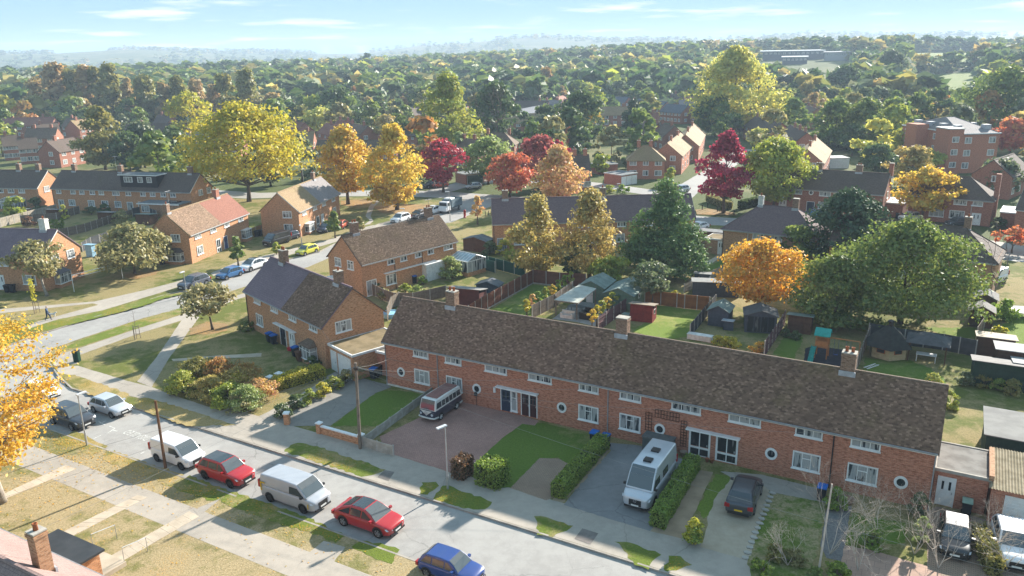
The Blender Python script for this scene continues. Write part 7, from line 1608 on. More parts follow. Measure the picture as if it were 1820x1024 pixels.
def pergola():
    P = [GQ('J', *p) for p in ((505, 440), (640, 470), (760, 375), (655, 350))]; Z = 2.35; r = thing('pergola', 'open patio pergola with pale sheet roof on timber posts', 'pergola', P[0])
    for p in P: m = MB(); q = p - P[0]; m.box(q.x - .07, q.y - .07, 0, q.x + .07, q.y + .07, Z); m.build('post', WOODG, r)
    R_ = [GQ('J', *p, 2.4) - P[0] for p in ((492, 342), (648, 362), (768, 268), (655, 243))]; n = 8
    for i in range(n):
        a, b = R_[0].lerp(R_[1], i / n), R_[0].lerp(R_[1], (i + .96) / n); c, e = R_[3].lerp(R_[2], (i + .96) / n), R_[3].lerp(R_[2], i / n); m = MB(); m.prism(ccw([a, b, c, e]), 2.4, 2.44); m.build('roof_sheet', plain('milky_sheet', (.46, .47, .42), .6, (.36, .36, .31), 1.5), r)
    m = MB()
    for i in range(4): m.tube([R_[i] + Vector((0, 0, -.05)), R_[(i + 1) % 4] + Vector((0, 0, -.05))], .06, 4)
    m.build('beam', WOODG, r)
pergola()
patch('patio', PATIO, 'J', '480,465 600,375 690,335 840,360 900,400 790,520 640,485', 'pale slab patio under the pergola', 3)
patch('lawn', GR_GREEN, 'J', '60,420 350,240 540,260 600,300 350,465 0,470', 'green back lawn between red brown fences', 2)
patch('lawn', GR_LUSH, 'J', '1000,545 1120,470 1150,375 1500,418 1380,580 1200,600', 'sunlit back lawn beside the red shed', 2)
patch('lawn', GR_LUSH, 'K', '1690,330 1820,250 1830,450 1700,440', 'vivid green lawn with trampoline', 2)
patch('lawn', GR_GREEN, 'K', '310,505 380,410 500,400 440,540', 'small lawn beside the play area', 2)
patch('play_surface', plain('rubber_mulch', (.035, .035, .045), .95, (.025, .025, .03), 3, coord='w'), 'K', '510,470 560,455 760,480 720,600 500,560', 'dark rubber play surface under the slide', 3)
patch('lawn', GR_GREEN, 'K', '870,530 1130,540 1260,590 1340,650 1350,690 860,620', 'green lawn before the black roofed hut', 2)
patch('lawn', GR_LUSH, 'K', '1210,345 1530,345 1560,420 1380,410', 'bright strip of lawn behind the gazebo', 2)
patch('path', SLABM, 'F', '1545,805 1690,715 1730,700 1740,715 1580,815', 'thin concrete garden path to the hipped house', 3)
patch('lawn', GR_GREEN, 'F', '1590,820 1730,740 1812,720 1812,850 1640,850', 'green back lawn beside the concrete path', 2)
patch('driveway', XOVER, 'F', '1520,540 1700,545 1660,575 1530,590', 'pale drive under the white estate car', 2)
patch('driveway', XOVER, 'G', '1550,520 1820,560 1830,640 1640,640', 'pale concrete drive by the scarlet acer', 2)
def table_set(c, x, y, ang, label, top, leg, w=1.6, d=.9):
    r = thing('garden_table', label, 'table', GQ(c, x, y, .012), ang); m = MB(); m.box(-w / 2, -d / 2, .70, w / 2, d / 2, .74); m.build('tabletop', top, r)
    for sx in (-1, 1):
        for sy in (-1, 1): m = MB(); m.box(sx * (w / 2 - .08) - .03, sy * (d / 2 - .08) - .03, 0, sx * (w / 2 - .08) + .03, sy * (d / 2 - .08) + .03, .70); m.build('leg', leg, r)
    return r
table_set('J', 640, 420, ANG, 'grey garden table under the pergola', FELT, BLACKP, 2.0, 1.1); table_set('K', 1230, 545, ANG, 'white garden table before the gazebo', WHITE, WHITE, 1.8, .9)
def sofa(c, x, y, ang, label, mat):
    r = thing('garden_sofa', label, 'sofa', GQ(c, x, y, .012), ang); m = MB(); m.box(-.8, -.35, .0, .8, .35, .38); m.build('base', mat, r); m = MB(); m.box(-.8, .2, .381, .8, .38, .8); m.build('backrest', mat, r)
    for s_ in (-1, 1): m = MB(); m.box(s_ * .7 - .1, -.35, .381, s_ * .7 + .1, .19, .6); m.build('armrest', mat, r)
sofa('J', 730, 440, ANG, 'black rattan sofa on the pergola patio', BLACKP); sofa('J', 705, 465, ANG + R(180), 'black rattan seat facing the sofa', BLACKP); sofa('J', 580, 455, ANG, 'long pale bench under the pergola', OFFWHITE)
def playset():
    p = GQ('K', 605, 520); r = thing('play_tower', 'wooden play tower with teal roof, slide and swing beam', 'play tower', p, TYAW); PW = plain('play_timber', (.36, .18, .07), .8, (.28, .14, .055), 3); TEAL = plain('teal_plastic', (.03, .30, .26), .5)
    for x in (-.55, .55):
        for y in (-.55, .55): m = MB(); m.box(x - .05, y - .05, 0, x + .05, y + .05, 2.5); m.build('post', PW, r)
    m = MB(); m.box(-.6, -.6, 1.15, .6, .6, 1.22); m.build('deck', PW, r)
    for q in ((-.6, -.62, .6, -.57), (-.6, .57, .6, .62)): m = MB(); m.box(q[0], q[1], 1.3, q[2], q[3], 1.85); m.build('side_panel', PW, r)
    m = MB(); m.xprism([(-.8, 2.45), (0, 3.05), (.8, 2.45), (.8, 2.39), (0, 2.98), (-.8, 2.39)], -.75, .75); m.build('roof', TEAL, r)
    m = MB(); n = 8
    for i in range(n):
        a, b = i / n, (i + 1) / n; z = lambda t: 1.2 - 1.1 * t + .12 * math.sin(t * 6); y = lambda t: -.6 - 2.1 * t
        m.face([(-.9, y(a), z(a)), (-.45, y(a), z(a)), (-.45, y(b), z(b)), (-.9, y(b), z(b))])
        for x in (-.9, -.45): m.box(x - .02, y(b), min(z(a), z(b)) - .02, x + .02, y(a), max(z(a), z(b)) + .12)
    m.build('slide', TEAL, r)
    m = MB(); m.tube([(.55, 0, 2.15), (3.4, 0, 2.15)], .06, 6); m.build('swing_beam', PW, r)
    for s_ in (-1, 1): m = MB(); m.tube([(3.4, 0, 2.15), (3.5, s_ * .9, 0)], .05, 6); m.build('leg', PW, r)
    for x in (1.3, 2.4):
        m = MB(); m.tube([(x - .2, 0, 2.1), (x - .2, 0, .5)], .012, 4); m.tube([(x + .2, 0, 2.1), (x + .2, 0, .5)], .012, 4); m.box(x - .22, -.1, .45, x + .22, .1, .5); m.build('swing', plain('swing_blue', (.03, .06, .2), .5), r)
playset()
def hut():
    p = GQ('K', 1000, 515); r = thing('grill_hut', 'cream log hut with tall black pointed roof and vent', 'hut', p, TYAW + R(10)); rad = 1.75; n = 6; CR_ = plain('cream_logs', (.48, .40, .24), .8, (.38, .31, .18), 3)
    V = [(rad * math.cos(2 * math.pi * (k + .5) / n), rad * math.sin(2 * math.pi * (k + .5) / n)) for k in range(n)]
    for i in range(6): m = MB(); s_ = 1 + (.015 if i % 2 else 0); m.prism([(x * s_, y * s_) for x, y in V], .1 + i * .21, .1 + (i + 1) * .21 - .02); m.build('log_course', CR_, r)
    m = MB(); RR = rad * 1.32; prof = [(RR, 1.3), (RR * .55, 2.35), (.28, 3.2)]
    for (r0, z0), (r1, z1) in zip(prof[:-1], prof[1:]):
        for k in range(n):
            a, b = 2 * math.pi * (k + .5) / n, 2 * math.pi * (k + 1.5) / n; m.face([(r0 * math.cos(a), r0 * math.sin(a), z0), (r0 * math.cos(b), r0 * math.sin(b), z0), (r1 * math.cos(b), r1 * math.sin(b), z1), (r1 * math.cos(a), r1 * math.sin(a), z1)])
    BF = plain('black_shingle', (.03, .032, .03), .9, (.045, .047, .042), 3); m.build('roof', BF, r)
    m = MB(); m.lathe([(.22, 3.15), (.22, 3.6), (.32, 3.62), (.3, 3.72), (0, 3.85)], 10); m.build('vent', BLACKP, r)
    for k in (3, 4):
        a = 2 * math.pi * (k + 1) / n; m = MB(); c_ = Vector((math.cos(a), math.sin(a), 0)) * rad * .885; t_ = Vector((-math.sin(a), math.cos(a), 0)); m.obox(c_ + Vector((0, 0, .95)), t_, c_.normalized(), (0, 0, 1), .42, .03, .22); m.build('window', TERRA, r); m = MB(); m.obox(c_ * 1.025 + Vector((0, 0, .95)), t_, c_.normalized(), (0, 0, 1), .35, .02, .16); m.build('pane', DGLASS, r)
hut()
def gazebo():
    p = GQ('K', 1235, 530); r = thing('gazebo', 'timber gazebo with dark felt pyramid roof over garden chairs', 'gazebo', p, TYAW); w_ = 1.75
    for x in (-1, 1):
        for y in (-1, 1): m = MB(); m.box(x * 1.6 - .05, y * 1.4 - .05, 0, x * 1.6 + .05, y * 1.4 + .05, 2.0); m.build('post', BRNW, r)
    m = MB(); e = [(-1.95, -1.7, 1.95), (1.95, -1.7, 1.95), (1.95, 1.7, 1.95), (-1.95, 1.7, 1.95)]; t = (0, 0, 2.75)
    for i in range(4): m.face([e[i], e[(i + 1) % 4], t])
    m.face(e[::-1]); m.build('roof', plain('dark_felt', (.10, .10, .10), .95), r)
gazebo()
def trampoline(p, label, rad=1.5):
    r = thing('trampoline', label, 'trampoline', p); m = MB(); m.lathe([(0, .72), (rad * .8, .72)], 20); m.build('mat', BLACKP, r); m = MB(); m.lathe([(rad * .8, .74), (rad, .76), (rad, .70), (rad * .8, .70)], 20); m.build('pad', plain('grey_pad', (.25, .28, .30), .7), r)
    for k in range(4): a = R(45 + 90 * k); m = MB(); m.tube([(rad * .95 * math.cos(a), rad * .95 * math.sin(a), .7), (rad * .95 * math.cos(a), rad * .95 * math.sin(a), 0)], .03, 5); m.build('leg', STEEL, r)
    return r
trampoline(GQ('K', 1800, 275), 'round trampoline on the vivid lawn'); tr = trampoline(GQ('F', 1120, 795), 'netted trampoline half behind the cypress')
m = MB(); m.lathe([(1.45, .75), (1.4, 2.3)], 20); m.build('net', plain('net_green', (.05, .09, .075), .8), tr)
sf = thing('goal_frame', 'white metal frame standing beside the drooping olive tree', 'frame', GQ('D', 520, 980)); a, b = GQ('D', 520, 978), GQ('D', 860, 885)
d = b - a
for i, q in enumerate((Vector((0, 0, 0)), d)): m = MB(); m.tube([q, q + Vector((0, 0, 2.3))], .045, 6); m.build('upright', WHITE, sf)
m = MB(); m.tube([Vector((0, 0, 2.3)), d + Vector((0, 0, 2.3))], .045, 6); m.build('crossbar', WHITE, sf); m = MB(); m.tube([Vector((0, 0, 2.3)), Vector((.6, .9, 1.9)), d + Vector((.6, .9, 1.9)), d + Vector((0, 0, 2.3))], .035, 6); m.build('back_bar', WHITE, sf)
BLUEL = plain('blue_lid', (.02, .14, .48), .5); BINB = plain('bin_charcoal', (.02, .024, .03), .55); BINBR = plain('bin_brown', (.13, .06, .035), .6)
_bin = {}
def wheelie(c, x, y, ang, label, body=BINB, lid=BLUEL, z=.01):
    k = (body.name, lid.name)
    if k not in _bin:
        m = MB(); B = [(-.24, -.22, .06), (.24, -.22, .06), (.24, .20, .06), (-.24, .20, .06)]; Tq = [(-.29, -.32, 1.0), (.29, -.32, 1.0), (.29, .32, 1.0), (-.29, .32, 1.0)]
        for i in range(4): j = (i + 1) % 4; m.face([B[i], B[j], Tq[j], Tq[i]])
        m.face(B[::-1]); m.box(-.31, -.34, .95, .31, .34, 1.0); l = MB(); l.xprism([(-.37, 1.0), (.36, 1.0), (.36, 1.10), (.1, 1.13), (-.37, 1.06)], -.31, .31); h_ = MB(); h_.tube([(-.2, .42, 1.02), (.2, .42, 1.02)], .025, 6); w_ = MB(); n = 12
        for s_ in (-.27, .27): w_.tube([(s_ - .03, .24, .11), (s_ + .03, .24, .11)], .11, 12)
        _bin[k] = (m.mesh('body', body), l.mesh('lid', lid), h_.mesh('handle', body), w_.mesh('wheels', TYRE))
    r = thing('wheelie_bin', label, 'bin', GQ(c, x, y, z), ang)
    for nm, me in zip(('body', 'lid', 'handle', 'wheels'), _bin[k]): link(nm, me, r)
for c, x, y, a, l, b_, ld in (('I', 218, 468, A.yaw, 'dark bin with blue lid, nearer the wall shrub', BINB, BLUEL), ('I', 245, 482, A.yaw, 'dark bin with blue lid, nearer the charcoal door', BINB, BLUEL), ('I', 385, 562, A.yaw, 'dark bin with blue lid next to the brown bin', BINB, BLUEL), ('I', 412, 592, A.yaw, 'brown bin beside the bay window', BINBR, BINBR),
        ('I', 895, 705, TYAW, 'dark bin with blue lid beside the terrace end', BINB, BLUEL), ('I', 918, 690, TYAW, 'dark bin with brown lid beside the terrace end', BINB, BINBR), ('I', 945, 676, TYAW, 'black bin against the flat roofed lobby', BINB, BINB),
        ('N', 652, 282, TYAW, 'blue lidded bin behind the end of the clipped hedge', BINB, BLUEL), ('N', 715, 300, TYAW, 'blue lidded bin at the drive corner', BINB, BLUEL), ('O', 605, 500, TYAW, 'blue lidded bin at the black downpipe', BINB, BLUEL), ('O', 1470, 590, TYAW, 'dark bin with pale green lid beside the white front door', BINB, plain('pale_green_lid', (.30, .42, .33), .6)),
        ('D', 55, 985, R(-10), 'black bin beside the white front door of the plum roofed house', BINB, BINB), ('D', 92, 985, R(-10), 'second black bin beside the plum roofed house', BINB, BINB), ('D', 1140, 790, R(75), 'dark bin with blue lid beside the tan roofed house gable', BINB, BLUEL), ('E', 145, 595, R(75), 'dark bin by the yellowish fence', BINB, BINB), ('E', 168, 590, R(75), 'second dark bin by the yellowish fence', BINB, BINB),
        ('E', 1245, 920, R(48), 'blue lidded bin on the patio of the brown roofed house', BINB, BLUEL), ('G', 1060, 402, R(-35), 'dark bin below the round golden tree', BINB, BINB), ('G', 1095, 405, R(-35), 'another dark bin below the round golden tree', BINB, BINB), ('F', 1655, 700, R(-34), 'dark bin beside the small brown lobby', BINB, BINB)):
    wheelie(c, x, y, a, l, b_, ld)
sb = thing('storage_box', 'large grey green storage box behind the silver camper van', 'box', GQ('N', 920, 318, .01), TYAW); m = MB(); m.box(0, 0, 0, 2.3, .95, 1.15); m.build('body', plain('grey_green_box', (.10, .115, .11), .7), sb); m = MB(); m.box(-.05, -.06, 1.151, 2.35, 1.0, 1.25); m.build('lid', plain('grey_box_lid', (.14, .145, .14), .8), sb)
def pot(c, x, y, label, r0=.28, h=.42, mat=None):
    r = thing('plant_pot', label, 'pot', GQ(c, x, y, .01)); m = MB(); m.lathe([(0, 0), (r0 * .65, 0), (r0 * .95, h * .9), (r0, h * .9), (r0, h), (r0 * .85, h), (r0 * .8, h * .8), (0, h * .8)], 14); m.build('pot', mat or plain('stone_pot', (.30, .22, .17), .9), r, smooth=True); return r
pot('N', 1152, 352, 'stone pot beside the silver camper van'); pot('N', 1285, 382, 'small terracotta pot by the glazed porch', .15, .3, TERRA); pot('N', 1312, 388, 'second small terracotta pot by the glazed porch', .15, .3, TERRA); pot('O', 765, 520, 'wide shallow clay planter before the terrace', .42, .38, plain('clay_bowl', (.30, .17, .11), .9))
def lamp(b, ytop, label, head_dir, arm=.6, name='street_lamp', hmax=9):
    h = min(hmax, top_z(b, ytop)); r = thing(name, label, 'lamp post', b); m = MB(); m.tube([(0, 0, 0), (0, 0, 1.1)], .085, 10); m.tube([(0, 0, 1.1), (0, 0, h)], [.055, .045], 8); m.build('column', STEEL, r)
    d = Vector(head_dir).normalized(); m = MB(); c_ = d * arm * .5 + Vector((0, 0, h + .02)); m.obox(c_, d, (-d.y, d.x, 0), (0, 0, 1), arm * .5 + .1, .13, .05); m.build('lantern', plain('lantern_grey', (.55, .56, .57), .5), r); return r
LA = lamp(G(796, 869), 757, 'white lamp post on the verge before the red drive', tnf * 1 - tux * .3)
lamp(GQ('L', 558, 186), 702, 'grey lamp post beside the dark car under orange tree', -tnf)
lamp(GQ('D', 1308, 1005), 483, 'lamp post beside the charcoal sport utility car', (-.3, -1, 0)); lamp(GQ('G', 1488, 455), 365, 'lamp post before the hipped brick house', (-.5, -.8, 0)); lamp(GQ('F', 972, 296), 327, 'lamp post beside the clipped hedge by the white garages', (1, 0, 0)); lamp(GQ('E', 1497, 485), 341, 'lamp post on the corner beside the lorry', (-1, -.2, 0)); lamp(GQ('E', 460, 660), 400, 'lamp post beside the yellow hatchback', (.2, -1, 0)); lamp(GQ('E', 1178, 480), 371, 'thin post with yellow sign under golden tree', (-1, 0, 0))
lamp(GQ('G', 355, 365), 350, 'lamp post behind the dark hipped roof', (.4, -.9, 0), hmax=7); lamp(GQ('B', 440, 790), 243, 'lamp post beside the crimson maple drive', (-1, 0, 0))
def pole(b, tip, label, r0=.13, mat=WOODG, z=None, cross=False):
    """timber pole from its foot to the pixel where its tip shows"""
    h = z or top_z(b, tip[1]); t = G(*tip, b.z + h); lean = t - b; lean.z = 0
    if lean.length > 1.2: lean = lean.normalized() * 1.2
    r = thing('timber_pole', label, 'pole', b); m = MB(); m.tube([(0, 0, 0), (lean.x, lean.y, h)], [r0, r0 * .75], 8); m.build('shaft', mat, r)
    m = MB(); m.box(lean.x - .16, lean.y - .16, h - .55, lean.x + .16, lean.y + .16, h - .35); m.build('fittings', BLACKP, r) if cross else None
    return b + Vector((lean.x, lean.y, h))
tip1 = pole(GQ('M', 795, 207), (632, 645), 'tall telegraph pole behind the brick front wall', .14, WOODG, cross=True)
pole(GQ('L', 1062, 332), (276, 712), 'leaning timber pole on the leafy verge', .12, plain('brown_pole', (.16, .085, .045), .9))
gpole = pole(GQ('O', 590, 930), (1479, 860), 'slim weathered pole rising from the bare shrubs', .07, BARKL, z=5.2)
WIRE = plain('wire_grey', (.30, .29, .27), .6)
def wire(a, b, label, sag=.5, r=.008):
    a, b = Vector(a), Vector(b); P = []
    for i in range(13): t = i / 12; p = a.lerp(b, t); p.z -= sag * 4 * t * (1 - t); P.append(p - a)
    m = MB(); m.tube(P, r, 4); o = m.build('overhead_wire', WIRE, None, a); tag(o, label, 'wire')
for i, (u, l) in enumerate(((3.0, 'the first upper window'), (11.0, 'the camper bus drive'), (17.5, 'the round window'), (22.3, 'the grey downpipe'), (31.0, 'the glazed porch'), (39.2, 'the black downpipe'))):
    wire(tip1 - Vector((0, 0, .4)), T.O + T.ux * u + Vector((0, 0, 4.3)) - T.uy * .35, 'thin overhead wire from telegraph pole to ' + l, .3 + .02 * u)
for i, (u, n, l) in enumerate(((-4, 24, 'the near footpath'), (2, 26, 'the near lawn'), (-9, 25, 'the near path'))):
    wire(tip1 - Vector((0, 0, .3)), TP(u, n + 12, 4.6), 'thin overhead wire crossing the street above ' + l, .5)
wire(tip1 - Vector((0, 0, .4)), A.O + A.ux * 17 + Vector((0, 0, 4.2)), 'thin overhead wire to the corner house', .3)
wire(tip1 - Vector((0, 0, .5)), TP(60, 13, 5.0), 'long overhead wire running along the street', 1.2)
pb = thing('post_box', 'red pillar post box on the far pavement', 'post box', GQ('E', 1600, 462)); RB = plain('post_red', (.42, .02, .02), .4)
m = MB(); m.lathe([(0, 0), (.27, 0), (.27, .12), (.23, .14), (.23, 1.35), (.27, 1.37), (.27, 1.42), (.15, 1.53), (0, 1.55)], 14); m.build('pillar', RB, pb, smooth=True); m = MB(); m.box(-.12, -.25, 1.15, .12, -.2, 1.19); m.build('slot', BLACKP, pb)
lb = thing('litter_bin', 'dark green litter bin on the corner pavement', 'bin', GQ('H', 543, 562)); m = MB(); m.box(-.27, -.27, 0, .27, .27, 1.1); o = m.build('body', plain('bin_green', (.01, .04, .025), .5), lb); add_bevel(o, .04); m = MB(); m.box(-.3, -.3, 1.101, .3, .3, 1.2); m.build('lid', BLACKP, lb)
for i, (x, y) in enumerate(((1568, 405), (1606, 392), (1675, 418), (1790, 440))):
    b_ = thing('bollard', 'short timber bollard on the red leafed bank ' + ('by the kerb', 'beside the road sign', 'near the clipped hedge', 'below the lime tree')[i], 'bollard', GQ('F', x, y)); m = MB(); m.tube([(0, 0, 0), (0, 0, .9), (0, 0, .95)], [.09, .09, .05], 8); m.build('post', BLACKP, b_)
for i, (x, y) in enumerate(((50, 450), (72, 445))):
    b_ = thing('bollard', 'dark bollard by the terrace gable', 'bollard', GQ('F', x, y), 0, 'bollards by the terrace gable'); m = MB(); m.tube([(0, 0, 0), (0, 0, .95)], .07, 8); m.build('post', BLACKP, b_)
def sapling(c, x, y, h, label, leaf=None):
    r = thing('staked_sapling', label, 'sapling', GQ(c, x, y)); m = MB(); m.tube([(0, 0, 0), (.05, 0, h * .5), (0, .05, h)], [.03, .022, .008], 5)
    for k in range(5): a = k * 2.2; z = h * (.5 + .09 * k); m.tube([(0, 0, z), (.3 * math.cos(a), .3 * math.sin(a), z + .4)], .008, 3)
    m.build('stem', BARKR, r); m = MB()
    for k in range(3): a = R(30 + 120 * k); m.tube([(.4 * math.cos(a), .4 * math.sin(a), 0), (.36 * math.cos(a), .36 * math.sin(a), 1.5)], .035, 5)
    for z in (.5, 1.35):
        for k in range(3): a, b = R(30 + 120 * k), R(150 + 120 * k); m.tube([(.38 * math.cos(a), .38 * math.sin(a), z), (.38 * math.cos(b), .38 * math.sin(b), z)], .025, 4)
    m.build('stake_cage', WOODG, r)
    if leaf: rg = np.random.default_rng(int(x)); n = 260; P = np.stack([rg.normal(0, .16, n), rg.normal(0, .16, n), rg.uniform(h * .35, h, n)], 1); link('crown', quads_mesh('crown', leaf_quads(rg, P, rg.normal(size=(n, 3)), .11), rg.uniform(0, 1, n), LM[leaf]), r)
sapling('H', 957, 402, 3.6, 'bare staked sapling in the middle of the open lawn'); sapling('H', 255, 222, 4.4, 'yellow leaved staked sapling on the far green', 'yellow')
def person(p, ang, label, top, legs, skin=(.45, .29, .21)):
    r = thing('person', label, 'person', p, ang); me = bpy.data.meshes.new('body')
    V = [(0, 0, .95), (0, 0, 1.18), (0.02, 0, 1.42), (0.03, 0, 1.53), (.05, 0, 1.62), (.05, 0, 1.74),          # pelvis..head
         (.02, .10, .90), (.22, .11, .52), (.28, .11, .08), (.42, .12, .04), (.0, -.10, .90), (-.05, -.11, .50), (-.30, -.11, .12), (-.18, -.12, .05),
         (.02, .20, 1.40), (-.10, .25, 1.14), (.0, .26, .90), (.08, .26, .82), (.02, -.20, 1.40), (.14, -.25, 1.15), (.36, -.25, 1.02), (.45, -.25, 1.0)]
    E_ = [(0, 1), (1, 2), (2, 3), (3, 4), (4, 5), (0, 6), (6, 7), (7, 8), (8, 9), (0, 10), (10, 11), (11, 12), (12, 13), (2, 14), (14, 15), (15, 16), (16, 17), (2, 18), (18, 19), (19, 20), (20, 21)]
    rad = [.15, .15, .17, .07, .09, .10, .11, .08, .05, .05, .11, .08, .05, .05, .08, .055, .045, .04, .08, .055, .045, .04]
    me.from_pydata(V, E_, []); o = link('body', me, r); o.modifiers.new('skin', 'SKIN'); s2 = o.modifiers.new('sub', 'SUBSURF'); s2.levels = 1; s2.render_levels = 2
    if not me.skin_vertices: me.attributes.get('x')
    bpy.context.view_layer.objects.active = o
    if len(me.skin_vertices) == 0:
        with bpy.context.temp_override(object=o, active_object=o): bpy.ops.mesh.customdata_skin_add()
    for i, sv in enumerate(me.skin_vertices[0].data): sv.radius = (rad[i], rad[i]); sv.use_root = i == 0
    t = NT('clothes_' + label[:12]); ob = t.n('ShaderNodeTexCoord').outputs['Object']; sp_ = t.n('ShaderNodeSeparateXYZ'); t.l(ob, sp_.inputs[0]); c = t.mix(t.ramp(sp_.outputs[2], .93, .95), legs, top); c = t.mix(t.ramp(sp_.outputs[2], 1.50, 1.52), c, skin); c = t.mix(t.ramp(sp_.outputs[2], 1.70, 1.72), c, (.06, .045, .035)); t.col(c); t.rough(.85); me.materials.append(t.m)
    return r
mp_ = GQ('H', 338, 272); ma = math.atan2(-.15, 1)
person(mp_, ma + R(20), 'person in dark blue clothes walking a white dog on the path', (.03, .06, .13), (.02, .03, .06))
def dog(p, ang):
    r = thing('dog', 'small white dog walking ahead on a lead', 'dog', p, ang); me = bpy.data.meshes.new('body')
    V = [(-.25, 0, .40), (0, 0, .39), (.22, 0, .42), (.33, 0, .52), (.42, 0, .56), (.53, 0, .53), (.22, .08, .28), (.25, .08, .02), (.20, -.08, .28), (.14, -.08, .02), (-.25, .08, .30), (-.20, .08, .22), (-.28, .08, .02), (-.27, -.08, .30), (-.30, -.08, .22), (-.38, -.08, .02), (-.38, 0, .50), (-.44, 0, .60)]
    E_ = [(0, 1), (1, 2), (2, 3), (3, 4), (4, 5), (2, 6), (6, 7), (2, 8), (8, 9), (0, 10), (10, 11), (11, 12), (0, 13), (13, 14), (14, 15), (0, 16), (16, 17)]
    rad = [.12, .11, .13, .08, .085, .04, .05, .03, .05, .03, .06, .04, .03, .06, .04, .03, .03, .02]
    me.from_pydata(V, E_, []); o = link('body', me, r); o.modifiers.new('skin', 'SKIN'); s2 = o.modifiers.new('sub', 'SUBSURF'); s2.levels = 1
    bpy.context.view_layer.objects.active = o
    if len(me.skin_vertices) == 0:
        with bpy.context.temp_override(object=o, active_object=o): bpy.ops.mesh.customdata_skin_add()
    for i, sv in enumerate(me.skin_vertices[0].data): sv.radius = (rad[i], rad[i]); sv.use_root = i == 0
    me.materials.append(plain('white_fur', (.62, .60, .55), .95))
dog(GQ('H', 372, 250), ma + R(20))
person(GQ('E', 1390, 258, -.1), R(200), 'person in pale top beside the car under the crimson maple', (.45, .35, .33), (.1, .1, .12))
CORE = plain('hedge_core', (.035, .045, .015), .95)
def hedge(name, label, a, b, w, h, sp, leaf=.075, n=None, rnd_=.06, cat='hedge'):
    """clipped hedge along a ground line: solid dark core and a skin of leaves"""
    d = b - a; L = d.length; r = thing(name, label, cat, a, math.atan2(d.y, d.x)); rg = np.random.default_rng(int(abs(a.x * 77 + a.y * 31)))
    m = MB(); m.box(.08, -w / 2 + .09, 0, L - .08, w / 2 - .09, h - .1); m.build('core', CORE, r)
    area = 2 * L * h + L * w + 2 * w * h; n = n or int(min(14000, area / (leaf * leaf) * 1.5)); k = rg.choice(4, n, p=np.array([L * h * 2, L * w, w * h, w * h]) / area)
    u, v = rg.uniform(0, 1, n), rg.uniform(0, 1, n); s = np.where(rg.uniform(0, 1, n) < .5, -1, 1)
    P = np.where((k == 0)[:, None], np.stack([u * L, s * w / 2, v * h], 1), np.where((k == 1)[:, None], np.stack([u * L, (v - .5) * w, np.full(n, h)], 1), np.stack([np.where(k == 2, 0, L), (u - .5) * w, v * h], 1)))
    N = np.where((k == 0)[:, None], np.stack([0 * u, s, 0 * u + .2], 1), np.where((k == 1)[:, None], np.array([[0, 0, 1.]]), np.stack([np.where(k == 2, -1, 1), 0 * u, 0 * u], 1)))
    bulge = .5 * np.sin(P[:, 0] * 2.1 + a.x) + .5 * np.sin(P[:, 0] * 4.7 + P[:, 2] * 2); P = P + N * (bulge * rnd_ * .8 + rg.normal(0, rnd_ * .6, n))[:, None]
    link('leaves', quads_mesh('leaves', leaf_quads(rg, P, N * .6 + rg.normal(size=(n, 3)) * .6, leaf), np.clip(.5 + bulge * .4 + rg.normal(0, .15, n), 0, 1), LM[sp]), r); return r
def bush(name, label, p, h, w, sp, leaf=.09, n=None, shape='dome', cat='bush', kr=.34):
    """rounded shrub with a few stems"""
    dist = math.hypot(p.x, p.y); leaf = max(leaf, dist * .0013); n = n or int(min(7000, max(300, math.pi * w * h / (leaf * leaf) * 1.6))); rg = np.random.default_rng(int(abs(p.x * 57 + p.y * 91)))
    r = thing(name, label, cat, p); V, tn, C, rc = crown(rg, h, .02 * h, w, shape, n, leaf, kr=kr, lo=.3); V[:, 2] = np.maximum(V[:, 2], .01); link('leaves', quads_mesh('leaves', V, tn, LM[sp]), r)
    m = MB()
    for j in range(min(6, len(C))): m.tube([(0, 0, 0), Vector(C[j]) * .5, Vector(C[j])], [.04, .03, .01], 4, cap=False)
    m.build('stems', BARK, r); return r
hedge('clipped_hedge', 'clipped green hedge between the front lawn and dark drive', GQ('N', 445, 588), GQ('N', 700, 300), .95, 1.15, 'hedge')
hedge('clipped_hedge', 'clipped green hedge between silver camper van and earth strip', GQ('N', 1005, 755), GQ('N', 1205, 420), .95, 1.15, 'hedge')
hedge('clipped_hedge', 'large block of clipped hedge at the corner of the front lawn', GQ('N', 20, 480), GQ('N', 140, 515), 1.7, 1.7, 'hedge', rnd_=.14)
hedge('clipped_hedge', 'brown leaved hedge end beside the clipped hedge block', GQ('M', 1420, 372), GQ('M', 1490, 395), 1.3, 1.5, 'brownhedge', rnd_=.14)
bush('clipped_bush', 'yellow topped clipped bush at the drive mouth', GQ('N', 1212, 840), 1.75, 1.45, 'goldhedge', shape='column'); bush('clipped_bush', 'green base of the yellow topped bush', GQ('N', 1205, 845), 1.2, 1.4, 'hedge', shape='column')
